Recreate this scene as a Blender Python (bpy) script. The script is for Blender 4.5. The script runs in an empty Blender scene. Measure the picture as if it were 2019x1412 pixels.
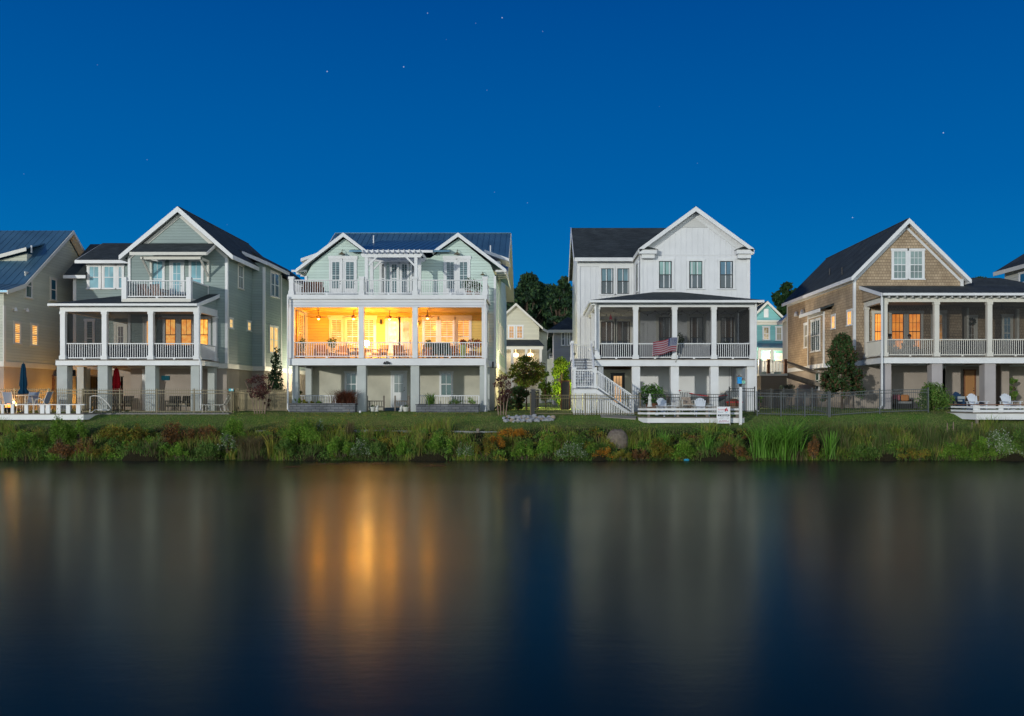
import bpy, math, random
import numpy as np
from mathutils import Vector, Matrix
R = math.radians
# ------------------------------------------------------------------ camera, sky, sun, exposure
sc = bpy.context.scene
H = 2.95                      # camera height above the water (z = 0)
F = 1750.0                    # focal length in photo pixels
VX, VY = 1065.0, 785.0        # where the houses' depth lines meet
cam_d = bpy.data.cameras.new('camera'); cam = bpy.data.objects.new('camera', cam_d)
sc.collection.objects.link(cam); sc.camera = cam
cam.location = (0, 0, H); cam.rotation_euler = (R(90), 0, 0)
cam_d.sensor_width = 36; cam_d.lens = F / 2019 * 36
cam_d.shift_x = -(VX - 1009.5) / 2019; cam_d.shift_y = (VY - 706) / 2019
cam_d.clip_end = 5000
sc.view_settings.view_transform = 'Standard'; sc.view_settings.look = 'None'
sc.view_settings.exposure = 0; sc.view_settings.gamma = 1
sc.cycles.use_denoising = True; sc.cycles.max_bounces = 6; sc.cycles.diffuse_bounces = 3
sc.cycles.glossy_bounces = 3; sc.cycles.transparent_max_bounces = 8; sc.cycles.sample_clamp_indirect = 4.0

def link(nt, a, b): nt.links.new(a, b)
def nd(nt, t, **kw):
    n = nt.nodes.new(t)
    for k, v in kw.items():
        if k == 'inp':
            for i, val in v.items(): n.inputs[i].default_value = val
        else: setattr(n, k, v)
    return n
def mth(nt, op, a, b=None, c=None, clamp=False):
    n = nt.nodes.new('ShaderNodeMath'); n.operation = op; n.use_clamp = clamp
    for i, x in enumerate((a, b, c)):
        if x is None: continue
        if isinstance(x, (int, float)): n.inputs[i].default_value = x
        else: nt.links.new(x, n.inputs[i])
    return n.outputs[0]
def ramp(nt, fac, stops, interp='LINEAR'):
    n = nt.nodes.new('ShaderNodeValToRGB'); n.color_ramp.interpolation = interp
    e = n.color_ramp.elements
    while len(e) < len(stops): e.new(0.5)
    for el, (p, c) in zip(e, stops):
        el.position = p; el.color = (c[0], c[1], c[2], 1)
    nt.links.new(fac, n.inputs[0]); return n.outputs[0]
def mixc(nt, fac, a, b, mode='MIX'):
    n = nt.nodes.new('ShaderNodeMix'); n.data_type = 'RGBA'; n.blend_type = mode
    for s, x in ((n.inputs[0], fac), (n.inputs[6], a), (n.inputs[7], b)):
        if isinstance(x, (int, float)): s.default_value = x
        elif isinstance(x, tuple): s.default_value = (x[0], x[1], x[2], 1)
        else: nt.links.new(x, s)
    return n.outputs[2]

wd = bpy.data.worlds.new('World'); sc.world = wd; wd.use_nodes = True
nt = wd.node_tree; bg = nt.nodes['Background']
tc = nd(nt, 'ShaderNodeTexCoord'); sp = nd(nt, 'ShaderNodeSeparateXYZ'); link(nt, tc.outputs['Generated'], sp.inputs[0])
az = mth(nt, 'ABSOLUTE', sp.outputs[2])
base = ramp(nt, az, [(0.0, (.002, .182, .46)), (.10, (.001, .166, .455)), (.22, (0, .115, .385)), (.42, (0, .068, .29)), (1, (0, .030, .16))])
# afterglow and added fill glow in the half of the sky behind the photographer
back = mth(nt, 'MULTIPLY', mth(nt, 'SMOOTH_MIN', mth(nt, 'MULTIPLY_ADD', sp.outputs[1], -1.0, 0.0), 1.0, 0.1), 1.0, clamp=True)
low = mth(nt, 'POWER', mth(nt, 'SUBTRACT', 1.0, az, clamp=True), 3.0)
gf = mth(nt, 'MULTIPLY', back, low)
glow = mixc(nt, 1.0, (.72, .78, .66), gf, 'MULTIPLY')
lobe = mth(nt, 'MULTIPLY_ADD', sp.outputs[0], .82, mth(nt, 'MULTIPLY', sp.outputs[1], -.57))   # fill lobe added at the right to light right-facing walls
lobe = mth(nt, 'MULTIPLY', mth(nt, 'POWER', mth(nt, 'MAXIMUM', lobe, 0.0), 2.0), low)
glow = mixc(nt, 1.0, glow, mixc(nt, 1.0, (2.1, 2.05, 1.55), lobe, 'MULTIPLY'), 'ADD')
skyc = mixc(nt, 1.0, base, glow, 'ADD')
# the brightest stars
stars = [(843, 26, .8), (990, 35, 1), (938, 46, .5), (1070, 62, .6), (796, 132, 1), (645, 141, 1), (192, 128, .4), (960, 178, .5),
         (1860, 262, 1), (1681, 429, .9), (975, 379, .5), (1040, 400, .6), (1375, 322, .4), (290, 315, .5), (448, 443, .35), (47, 343, .4), (880, 78, .35), (1300, 210, .3)]
acc = None
for px, py, b in stars:
    d = Vector(((px - VX) / F, 1, (VY - py) / F)).normalized()
    n = nd(nt, 'ShaderNodeVectorMath', operation='DISTANCE'); n.inputs[1].default_value = d
    link(nt, tc.outputs['Generated'], n.inputs[0])
    s = mth(nt, 'MULTIPLY', mth(nt, 'LESS_THAN', n.outputs['Value'], .00045 + .00018 * b), b * b * .34)
    acc = s if acc is None else mth(nt, 'ADD', acc, s)
skyc = mixc(nt, 1.0, skyc, acc, 'ADD')
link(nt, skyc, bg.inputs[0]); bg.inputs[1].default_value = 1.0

SUN_EL, SUN_AZ = 6.5, 33      # low light from behind the photographer's left shoulder
sd = bpy.data.lights.new('sun', 'SUN'); sd.energy = 1.85; sd.angle = R(1.2); sd.color = (.99, .97, .87)
so = bpy.data.objects.new('sun', sd); sc.collection.objects.link(so)
sdir = Vector((math.sin(R(SUN_AZ)) * math.cos(R(SUN_EL)), math.cos(R(SUN_AZ)) * math.cos(R(SUN_EL)), -math.sin(R(SUN_EL))))
so.rotation_euler = sdir.to_track_quat('-Z', 'Y').to_euler(); so.location = (-20, -20, 30)

# ------------------------------------------------------------------ helpers
def X(px, D): return (px - VX) * D / F
def Z(py, D): return H + (VY - py) * D / F
rng = np.random.default_rng(7)
random.seed(7)

ONEBYONE = {'corner_board', 'fascia', 'side_dormer', 'frieze_board', 'post', 'cap_board', 'porch_beam', 'band_board', 'window_header', 'rail_board', 'side_wall', 'balcony_side_wall', 'foundation_wall'}
class MB:
    def __init__(s): s.v = []; s.f = []; s.m = []; s.cur = 0; s.st = []
    def add(s, vs, fs):
        o = len(s.v); s.st.append((o, len(s.f))); s.v += [tuple(p) for p in vs]
        s.f += [tuple(i + o for i in f) for f in fs]; s.m += [s.cur] * len(fs); return s
    def box(s, x0, x1, y0, y1, z0, z1):
        if x0 > x1: x0, x1 = x1, x0
        if y0 > y1: y0, y1 = y1, y0
        if z0 > z1: z0, z1 = z1, z0
        return s.add([(x0, y0, z0), (x1, y0, z0), (x1, y1, z0), (x0, y1, z0), (x0, y0, z1), (x1, y0, z1), (x1, y1, z1), (x0, y1, z1)],
                     [(0, 3, 2, 1), (4, 5, 6, 7), (0, 1, 5, 4), (1, 2, 6, 5), (2, 3, 7, 6), (3, 0, 4, 7)])
    def prism(s, pts, vec):
        n = len(pts); vec = Vector(vec)
        a = [Vector(p) for p in pts]; b = [p + vec for p in a]
        nrm = Vector((0, 0, 0))
        for i in range(n): nrm += a[i].cross(a[(i + 1) % n])
        if nrm.dot(vec) > 0: a.reverse(); b.reverse()
        return s.add(a + b, [tuple(range(n)), tuple(range(2 * n - 1, n - 1, -1))] + [(i, i + n, (i + 1) % n + n, (i + 1) % n) for i in range(n)])
    def bar(s, p, q, w, h, up=(0, 0, 1)):
        p, q = Vector(p), Vector(q); d = (q - p).normalized(); up = Vector(up)
        side = d.cross(up)
        if side.length < 1e-4: side = d.cross(Vector((0, 1, 0)))
        side.normalize(); u2 = side.cross(d).normalized()
        c = [side * a * w / 2 + u2 * b * h / 2 for a, b in ((-1, -1), (1, -1), (1, 1), (-1, 1))]
        return s.add([p + k for k in c] + [q + k for k in c],
                     [(0, 1, 2, 3), (7, 6, 5, 4), (0, 4, 5, 1), (1, 5, 6, 2), (2, 6, 7, 3), (3, 7, 4, 0)])
    def tube(s, pts, r, n=8):
        pts = [Vector(p) for p in pts]
        rs = r if isinstance(r, (list, tuple)) else [r] * len(pts)
        vs = []; fs = []; ref = None
        for i, p in enumerate(pts):
            d = (pts[min(i + 1, len(pts) - 1)] - pts[max(i - 1, 0)]).normalized()
            if ref is None: ref = d.orthogonal().normalized()
            a = (ref - d * ref.dot(d)); a = a.normalized() if a.length > 1e-5 else d.orthogonal().normalized()
            ref = a; b = d.cross(a)
            for k in range(n):
                t = 2 * math.pi * k / n; vs.append(p + (a * math.cos(t) + b * math.sin(t)) * rs[i])
        for i in range(len(pts) - 1):
            for k in range(n):
                k2 = (k + 1) % n; fs.append((i * n + k, i * n + k2, (i + 1) * n + k2, (i + 1) * n + k))
        fs.append(tuple(range(n - 1, -1, -1))); fs.append(tuple(range((len(pts) - 1) * n, len(pts) * n)))
        return s.add(vs, fs)
    def lathe(s, c, prof, n=14, sq=False):
        c = Vector(c); vs = []; fs = []
        for r, z in prof:
            for k in range(n):
                t = 2 * math.pi * (k + .5 * sq) / n; vs.append(c + Vector((math.cos(t) * r, math.sin(t) * r, z)))
        for i in range(len(prof) - 1):
            for k in range(n):
                k2 = (k + 1) % n; fs.append((i * n + k, i * n + k2, (i + 1) * n + k2, (i + 1) * n + k))
        fs.append(tuple(range(n - 1, -1, -1))); fs.append(tuple(range((len(prof) - 1) * n, len(prof) * n)))
        return s.add(vs, fs)
    def ell(s, c, rx, ry, rz, n=12, m=8):
        vs = []; fs = []; c = Vector(c)
        for i in range(1, m):
            a = math.pi * i / m
            for k in range(n):
                t = 2 * math.pi * k / n
                vs.append(c + Vector((rx * math.sin(a) * math.cos(t), ry * math.sin(a) * math.sin(t), rz * math.cos(a))))
        t0 = len(vs); vs.append(c + Vector((0, 0, rz))); vs.append(c - Vector((0, 0, rz)))
        for i in range(m - 2):
            for k in range(n):
                k2 = (k + 1) % n; fs.append((i * n + k, (i + 1) * n + k, (i + 1) * n + k2, i * n + k2))
        for k in range(n):
            k2 = (k + 1) % n; fs.append((t0, k, k2)); fs.append((t0 + 1, (m - 2) * n + k2, (m - 2) * n + k))
        return s.add(vs, fs)
    def build(s, name, mat, parent=None, smooth=False, bevel=0):
        if name in ONEBYONE and len(s.st) > 1:
            first_ = None; ends = s.st[1:] + [(len(s.v), len(s.f))]
            for (a, fa), (b, fb_) in zip(s.st, ends):
                q = MB(); q.add(s.v[a:b], [tuple(i - a for i in f) for f in s.f[fa:fb_]]); o = q.build(name, mat, parent, smooth, bevel); first_ = first_ or o
            return first_
        me = bpy.data.meshes.new(name); me.from_pydata(s.v, [], s.f)
        ms = mat if isinstance(mat, (list, tuple)) else [mat]
        for m_ in ms: me.materials.append(m_)
        if len(ms) > 1: me.polygons.foreach_set('material_index', s.m)
        if smooth: me.polygons.foreach_set('use_smooth', [True] * len(me.polygons))
        me.update()
        o = bpy.data.objects.new(name, me); sc.collection.objects.link(o)
        if bevel:
            b = o.modifiers.new('bevel', 'BEVEL'); b.width = bevel; b.segments = 1; b.limit_method = 'ANGLE'
        if parent is not None: attach(o, parent)
        return o
def attach(o, parent):
    o.parent = parent
    if parent.type == 'EMPTY': o.matrix_parent_inverse = Matrix.Translation(parent.location).inverted()
def tag(o, label=None, cat=None, group=None, kind=None):
    if label: o['label'] = label
    if cat: o['category'] = cat
    if group: o['group'] = group
    if kind: o['kind'] = kind
    return o
def empty(name, loc, label, cat, group=None):
    o = bpy.data.objects.new(name, None); sc.collection.objects.link(o); o.location = loc; o.empty_display_size = .3
    return tag(o, label, cat, group)
def light(name, loc, power, col, parent, r=.06):
    l = bpy.data.lights.new(name, 'POINT'); l.energy = power; l.color = col; l.shadow_soft_size = r
    o = bpy.data.objects.new(name, l); sc.collection.objects.link(o); o.location = loc
    if parent is not None: attach(o, parent)
    return o
def copy_tree(o, parent=None):
    c = o.copy(); sc.collection.objects.link(c)
    if parent is not None: c.parent = parent
    for ch in list(o.children): copy_tree(ch, c)
    return c
def put(proto, used, loc, rz=0, label=None, group=None, sc_=None):
    """first time places the prototype itself, then copies"""
    o = proto if not used else copy_tree(proto)
    used.append(1); o.location = loc; o.rotation_euler = (0, 0, rz)
    if sc_: o.scale = (sc_,) * 3
    if label: o['label'] = label
    if group: o['group'] = group
    return o
def fast(name, V, Q, mat, parent=None):
    """mesh of quads from numpy arrays"""
    me = bpy.data.meshes.new(name); nv, nq = len(V), len(Q)
    me.vertices.add(nv); me.vertices.foreach_set('co', V.astype(np.float32).ravel())
    me.loops.add(nq * 4); me.loops.foreach_set('vertex_index', Q.astype(np.int32).ravel())
    me.polygons.add(nq); me.polygons.foreach_set('loop_start', np.arange(0, nq * 4, 4, dtype=np.int32))
    me.polygons.foreach_set('loop_total', np.full(nq, 4, dtype=np.int32))
    me.materials.append(mat); me.update(calc_edges=True); me.validate()
    o = bpy.data.objects.new(name, me); sc.collection.objects.link(o)
    if parent is not None: attach(o, parent)
    return o
def leafV(C, size, squash=1.0):
    """one rhombic leaf at each point of C"""
    n = len(C); a = rng.normal(size=(n, 3)); a /= np.linalg.norm(a, axis=1)[:, None]
    b = rng.normal(size=(n, 3)); b -= a * (a * b).sum(1)[:, None]; b /= np.linalg.norm(b, axis=1)[:, None]
    L = (size * rng.uniform(.6, 1.3, n))[:, None]; W = L * .5 * squash
    V = np.stack([C - a * L, C + b * W, C + a * L, C - b * W], 1).reshape(-1, 3)
    return V, np.arange(n * 4).reshape(n, 4)
def cloud(blobs, n, shell=.5, jit=.07):
    w = np.array([b[3] * b[4] * b[5] for b in blobs]) ** .8; w /= w.sum()
    k = rng.choice(len(blobs), n, p=w); B = np.array([b[:6] for b in blobs])[k]
    d = rng.normal(size=(n, 3)); d /= np.linalg.norm(d, axis=1)[:, None]
    r = rng.uniform(shell, 1, n)[:, None] ** .6 * (1 + rng.normal(0, jit, (n, 1)))
    return B[:, :3] + d * r * B[:, 3:]
def foliage(name, blobs, n, size, mat, parent=None, shell=.5, squash=1.0, jit=.07):
    V, Q = leafV(cloud(blobs, n, shell, jit), size, squash); return fast(name, V, Q, mat, parent)
def bladesV(P, h, w, lean, bend=.5):
    """arched blades rooted at the points P"""
    n = len(P); h = np.broadcast_to(h, n) * rng.uniform(.6, 1.25, n); t = rng.uniform(0, 2 * np.pi, n)
    d = np.stack([np.cos(t), np.sin(t), np.zeros(n)], 1); t2 = rng.uniform(0, 2 * np.pi, n)
    s = np.stack([np.cos(t2), np.sin(t2), np.zeros(n)], 1) * (w * rng.uniform(.6, 1.3, n))[:, None]
    up = np.array([0, 0, 1.0]); ln = (lean * rng.uniform(.1, 1, n) * h)[:, None]; hh = h[:, None]
    a = P; b = P + up * hh * .55 + d * ln * .4; c = P + up * hh * (1 - .25 * bend) + d * ln * (1 + bend)
    V = np.stack([a - s, a + s, b - s * .8, b + s * .8, c - s * .15, c + s * .15], 1).reshape(-1, 3)
    o = (np.arange(n) * 6)[:, None]
    Q = np.concatenate([o + np.array([[0, 1, 3, 2]]), o + np.array([[2, 3, 5, 4]])])
    return V, Q
def join(parts):
    Vs, Qs, o = [], [], 0
    for V, Q in parts: Vs.append(V); Qs.append(Q + o); o += len(V)
    return np.concatenate(Vs), np.concatenate(Qs)

# ------------------------------------------------------------------ materials
def mat(name, col, rough=.6, spec=.4, metal=0, emit=None, es=1.0):
    m = bpy.data.materials.new(name); m.use_nodes = True; b = m.node_tree.nodes['Principled BSDF']
    b.inputs['Base Color'].default_value = (*col, 1); b.inputs['Roughness'].default_value = rough
    b.inputs['Specular IOR Level'].default_value = spec; b.inputs['Metallic'].default_value = metal
    if emit: b.inputs['Emission Color'].default_value = (*emit, 1); b.inputs['Emission Strength'].default_value = es
    return m
def pos(nt):
    g = nd(nt, 'ShaderNodeNewGeometry'); s = nd(nt, 'ShaderNodeSeparateXYZ'); link(nt, g.outputs['Position'], s.inputs[0])
    return g.outputs['Position'], s.outputs
def vary(m, amt=.12, scale=.8, detail=4):
    """patchy dirt and fading of the thing's own colour"""
    nt = m.node_tree; b = nt.nodes['Principled BSDF']; p, s = pos(nt)
    n = nd(nt, 'ShaderNodeTexNoise', inp={'Scale': scale, 'Detail': detail}); link(nt, p, n.inputs['Vector'])
    c = tuple(b.inputs['Base Color'].default_value)[:3]
    src = b.inputs['Base Color'].links[0].from_socket if b.inputs['Base Color'].links else c
    f = ramp(nt, n.outputs[0], [(.3, (1 - amt,) * 3), (.7, (1 + amt * .4,) * 3)])
    link(nt, mixc(nt, 1.0, src, f, 'MULTIPLY'), b.inputs['Base Color']); return m
def bump(m, h, dist, strength=1.0):
    nt = m.node_tree; b = nt.nodes['Principled BSDF']; bn = nd(nt, 'ShaderNodeBump', inp={'Strength': strength, 'Distance': dist})
    link(nt, h, bn.inputs['Height']); link(nt, bn.outputs[0], b.inputs['Normal']); return m
def siding(name, col, pitch=.17):
    m = mat(name, col, .55, .3); nt = m.node_tree; p, s = pos(nt)
    fr = mth(nt, 'FRACT', mth(nt, 'DIVIDE', s[2], pitch))
    gap = mth(nt, 'LESS_THAN', fr, .10)  # lap shadow line painted into the board colour
    bd = mth(nt, 'FLOOR', mth(nt, 'DIVIDE', s[2], pitch))
    wn = nd(nt, 'ShaderNodeTexWhiteNoise', noise_dimensions='1D'); link(nt, bd, wn.inputs['W'])
    f = mth(nt, 'MULTIPLY_ADD', wn.outputs['Value'], .09, .95)
    link(nt, mixc(nt, 1.0, mixc(nt, 1.0, col, f, 'MULTIPLY'), mixc(nt, gap, (1, 1, 1), (.78, .78, .78)), 'MULTIPLY'), nt.nodes['Principled BSDF'].inputs['Base Color'])
    bump(m, mth(nt, 'SUBTRACT', 1.0, fr), .018); return vary(m, .10, .5)
def bricks(name, c1, c2, mortar, w, h, msz=.012, rough=.85, bd=.01, tilt=False, var=.12):
    m = mat(name, c1, rough, .25); nt = m.node_tree; p, s = pos(nt)
    cv = nd(nt, 'ShaderNodeCombineXYZ'); link(nt, mth(nt, 'ADD', s[0], s[1]), cv.inputs[0])
    link(nt, mth(nt, 'MULTIPLY_ADD', s[1], 1.0 if tilt else 0.0, s[2]), cv.inputs[1])
    bt = nd(nt, 'ShaderNodeTexBrick', inp={'Scale': 1.0, 'Brick Width': w, 'Row Height': h, 'Mortar Size': msz, 'Bias': 0.0})
    bt.inputs['Color1'].default_value = (*c1, 1); bt.inputs['Color2'].default_value = (*c2, 1); bt.inputs['Mortar'].default_value = (*mortar, 1)
    link(nt, cv.outputs[0], bt.inputs['Vector']); link(nt, bt.outputs['Color'], nt.nodes['Principled BSDF'].inputs['Base Color'])
    bump(m, bt.outputs['Fac'], -bd); return vary(m, var, 1.2)
def grain(m, scale=30, dist=.004):
    nt = m.node_tree; p, s = pos(nt); n = nd(nt, 'ShaderNodeTexNoise', inp={'Scale': scale, 'Detail': 3}); link(nt, p, n.inputs['Vector'])
    return bump(m, n.outputs[0], dist)
def leafmat(name, cols, trans=.25):
    m = bpy.data.materials.new(name); m.use_nodes = True; nt = m.node_tree; b = nt.nodes['Principled BSDF']
    g = nd(nt, 'ShaderNodeNewGeometry'); n = len(cols)
    c = ramp(nt, g.outputs['Random Per Island'], [(i / n, k) for i, k in enumerate(cols)], 'CONSTANT')
    nz = nd(nt, 'ShaderNodeTexNoise', inp={'Scale': 1.3, 'Detail': 2}); link(nt, g.outputs['Position'], nz.inputs['Vector'])
    c = mixc(nt, 1.0, c, ramp(nt, nz.outputs[0], [(.3, (.6, .6, .6)), (.7, (1.3, 1.3, 1.3))]), 'MULTIPLY')
    link(nt, c, b.inputs['Base Color']); b.inputs['Roughness'].default_value = .6; b.inputs['Specular IOR Level'].default_value = .25
    tr = nd(nt, 'ShaderNodeBsdfTranslucent'); link(nt, c, tr.inputs[0]); mx = nd(nt, 'ShaderNodeMixShader', inp={0: trans})
    link(nt, b.outputs[0], mx.inputs[1]); link(nt, tr.outputs[0], mx.inputs[2]); link(nt, mx.outputs[0], nt.nodes['Material Output'].inputs[0])
    return m
def litglass(name, c1, c2, strength, scale=3.0, slats=0.0):
    """a lit room seen through glass: curtains, blinds or shutter slats vary the glow"""
    m = mat(name, (.25, .15, .08), .15, .5); nt = m.node_tree; b = nt.nodes['Principled BSDF']; p, s = pos(nt)
    n = nd(nt, 'ShaderNodeTexNoise', inp={'Scale': scale, 'Detail': 3, 'Distortion': .4}); link(nt, p, n.inputs['Vector'])
    c = ramp(nt, n.outputs[0], [(.35, c1), (.62, c2)])
    if slats:
        fr = mth(nt, 'FRACT', mth(nt, 'DIVIDE', s[2], slats)); c = mixc(nt, mth(nt, 'LESS_THAN', fr, .42), c, (c1[0] * .35, c1[1] * .3, c1[2] * .3))
    link(nt, c, b.inputs['Emission Color']); b.inputs['Emission Strength'].default_value = strength
    b.inputs['Coat Weight'].default_value = .12; b.inputs['Specular IOR Level'].default_value = .2; return m
def blindglass(name, col, slat=0.0, dark=(.03, .05, .06)):
    m = mat(name, col, .08, .6); nt = m.node_tree; b = nt.nodes['Principled BSDF']; b.inputs['Coat Weight'].default_value = .6; b.inputs['Coat Roughness'].default_value = .03
    p, s = pos(nt); c = col
    n = nd(nt, 'ShaderNodeTexNoise', inp={'Scale': .9, 'Detail': 1}); link(nt, p, n.inputs['Vector'])
    c = mixc(nt, ramp(nt, n.outputs[0], [(.4, (0, 0, 0)), (.6, (1, 1, 1))]), col, tuple(k * .7 for k in col))
    if slat:
        fr = mth(nt, 'FRACT', mth(nt, 'DIVIDE', s[2], slat)); c = mixc(nt, mth(nt, 'LESS_THAN', fr, .45), c, dark)
    link(nt, c, b.inputs['Base Color']); return m

WHITE = vary(mat('white_paint', (.74, .75, .76), .45, .4), .08, 1.5)
CREAMW = vary(mat('cream_trim', (.66, .64, .58), .5, .4), .08, 1.5)
SAGE = siding('sage_siding', (.29, .365, .35)); MINT = siding('mint_siding', (.57, .70, .635))
PALE = siding('pale_green_siding', (.56, .57, .47)); CREAM = siding('cream_siding', (.60, .58, .46)); TEAL = siding('teal_siding', (.22, .52, .53))
GREY = siding('grey_siding', (.36, .37, .40)); WLAP = siding('white_lap', (.70, .71, .73))
TANSH = bricks('tan_shingles', (.50, .385, .265), (.40, .30, .20), (.18, .13, .085), .16, .17, .008, bd=.014, var=.25)
SHING = bricks('roof_shingles', (.075, .088, .088), (.046, .056, .056), (.026, .031, .032), .32, .14, .008, tilt=True, var=.3)
METAL = vary(mat('blue_metal_roof', (.09, .20, .29), .40, .5, .35), .2, .7)
BLACK = mat('black_window_frame', (.015, .016, .018), .35)
STUCCO = vary(grain(mat('grey_stucco', (.56, .54, .45), .85, .2), 40), .20, .9)
PIERM = vary(grain(mat('pier_concrete', (.50, .53, .51), .85, .2), 40), .12, 1.2)
TANST = vary(grain(mat('tan_stucco', (.36, .31, .27), .85, .2), 40), .14, .9)
BEAD = vary(mat('porch_ceiling_wood', (.34, .22, .13), .5, .3), .2, 2)
GREYWD = vary(mat('weathered_wood', (.22, .19, .16), .8, .2), .3, 4)
REDWD = vary(mat('red_brown_wood', (.20, .09, .05), .7, .2), .3, 4)
DARKM = mat('black_metal', (.02, .02, .021), .4, .5); BRONZE = mat('bronze_metal', (.16, .13, .07), .45, .4, .3)
TANM = mat('tan_fence_paint', (.19, .155, .085), .5, .4); GREYM = mat('grey_fence_paint', (.085, .095, .10), .5, .4)
STONE = bricks('stone_block', (.20, .21, .23), (.13, .14, .16), (.06, .06, .065), .42, .13, .010, bd=.012, var=.3)
BLUEGL = blindglass('pale_blue_blind_glass', (.26, .52, .60)); GREENGL = blindglass('green_grey_glass', (.05, .11, .10))
SLATGL = blindglass('shutter_glass', (.20, .30, .31), .11); DARKGL = blindglass('dark_glass', (.035, .055, .065))
BLUEDK = blindglass('blue_painted_reflection_glass', (.04, .16, .26)); BROWNGL = blindglass('brown_blind_glass', (.13, .085, .055)); NAVYGL = blindglass('navy_glass', (.03, .05, .09))  # blue panes: a reflection put into their base colour
ORL = litglass('lit_orange_window', (.90, .28, .03), (1.0, .50, .10), 1.4, 4); YLL = litglass('lit_yellow_window', (1.0, .50, .08), (1.0, .72, .28), 1.0, 5)
ORG = litglass('lit_orange_blind', (.86, .23, .015), (1.0, .34, .035), 1.3, 2)
SHL = litglass('lit_shutter_window', (1.0, .38, .05), (1.0, .66, .24), 1.15, 2.5, .11); WHL = litglass('lit_white_window', (1.0, .62, .30), (1.0, .85, .60), 1.4, 4)
GLOW = mat('lamp_glow', (1, .8, .5), .5, emit=(1, .62, .22), es=9); GLOW2 = mat('small_lamp_glow', (1, .8, .5), .5, emit=(1, .66, .30), es=5)
CONC = vary(mat('concrete_path', (.30, .28, .24), .9, .2), .2, 2)
def meshscreen():
    m = mat('insect_mesh', (.04, .042, .045), .8, .1); nt = m.node_tree; t = nd(nt, 'ShaderNodeBsdfTransparent'); mx = nd(nt, 'ShaderNodeMixShader', inp={0: .30})
    link(nt, t.outputs[0], mx.inputs[1]); link(nt, nt.nodes['Principled BSDF'].outputs[0], mx.inputs[2]); link(nt, mx.outputs[0], nt.nodes['Material Output'].inputs[0]); return m
MESHS = meshscreen()
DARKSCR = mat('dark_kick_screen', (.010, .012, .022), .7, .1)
SCREEN = mat('insect_screen', (.10, .095, .09), .8, .1)

# ------------------------------------------------------------------ building helpers
def fb(mb, fr, D, u0, u1, n0, n1, z0, z1):
    """box on a wall plane: fr 'F' faces the water, 'R' faces +X, 'L' faces -X; n grows outward"""
    if fr == 'F': mb.box(u0, u1, D - n1, D - n0, z0, z1)
    elif fr == 'R': mb.box(D + n0, D + n1, u0, u1, z0, z1)
    else: mb.box(D - n1, D - n0, u0, u1, z0, z1)
def window(parent, fr, D, u0, u1, z0, z1, pane, sash=WHITE, trim=WHITE, cols=2, rows=1, split=True, c=.11, top_only=False, label=None, pane2=None, sill=True, name='window', head=.04):
    m = MB()
    if trim is not None:
        fb(m, fr, D, u0 - c, u0, 0, .045, z0, z1); fb(m, fr, D, u1, u1 + c, 0, .045, z0, z1)
        fb(m, fr, D, u0 - c - head, u1 + c + head, 0, .06, z1, z1 + c * 1.15)
        if sill: fb(m, fr, D, u0 - c - .04, u1 + c + .04, 0, .09, z0 - .06, z0)
        else: fb(m, fr, D, u0 - c, u1 + c, 0, .045, z0 - c, z0)
    else: fb(m, fr, D, u0 - .02, u1 + .02, 0, .012, z0 - .02, z1 + .02)
    w = m.build(name, trim or sash, parent)
    if label: w['label'] = label
    s = .045; m = MB(); zm = (z0 + z1) / 2
    fb(m, fr, D, u0, u0 + s, .012, .035, z0, z1); fb(m, fr, D, u1 - s, u1, .012, .035, z0, z1)
    fb(m, fr, D, u0 + s, u1 - s, .012, .035, z0, z0 + s); fb(m, fr, D, u0 + s, u1 - s, .012, .035, z1 - s, z1)
    halves = [(z0 + s, z1 - s)]
    if split:
        fb(m, fr, D, u0 + s, u1 - s, .012, .038, zm - .025, zm + .025); halves = [(z0 + s, zm - .025), (zm + .025, z1 - s)]
    for hi, (a, b) in enumerate(halves):
        if top_only and hi == 0 and split: continue
        for k in range(1, cols):
            u = u0 + s + (u1 - u0 - 2 * s) * k / cols; fb(m, fr, D, u - .012, u + .012, .014, .030, a, b)
        for k in range(1, rows):
            z = a + (b - a) * k / rows; fb(m, fr, D, u0 + s, u1 - s, .016, .028, z - .012, z + .012)
    m.build('sash', sash, w)
    m = MB()
    if pane2 is not None:
        fb(m, fr, D, u0 + .01, u1 - .01, .003, .016, zm, z1 - .01); m.build('pane', pane, w)
        m = MB(); fb(m, fr, D, u0 + .01, u1 - .01, .003, .016, z0 + .01, zm - .001); m.build('pane', pane2, w)
    else:
        fb(m, fr, D, u0 + .01, u1 - .01, .003, .016, z0 + .01, z1 - .01); m.build('pane', pane, w)
    return w
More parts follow.
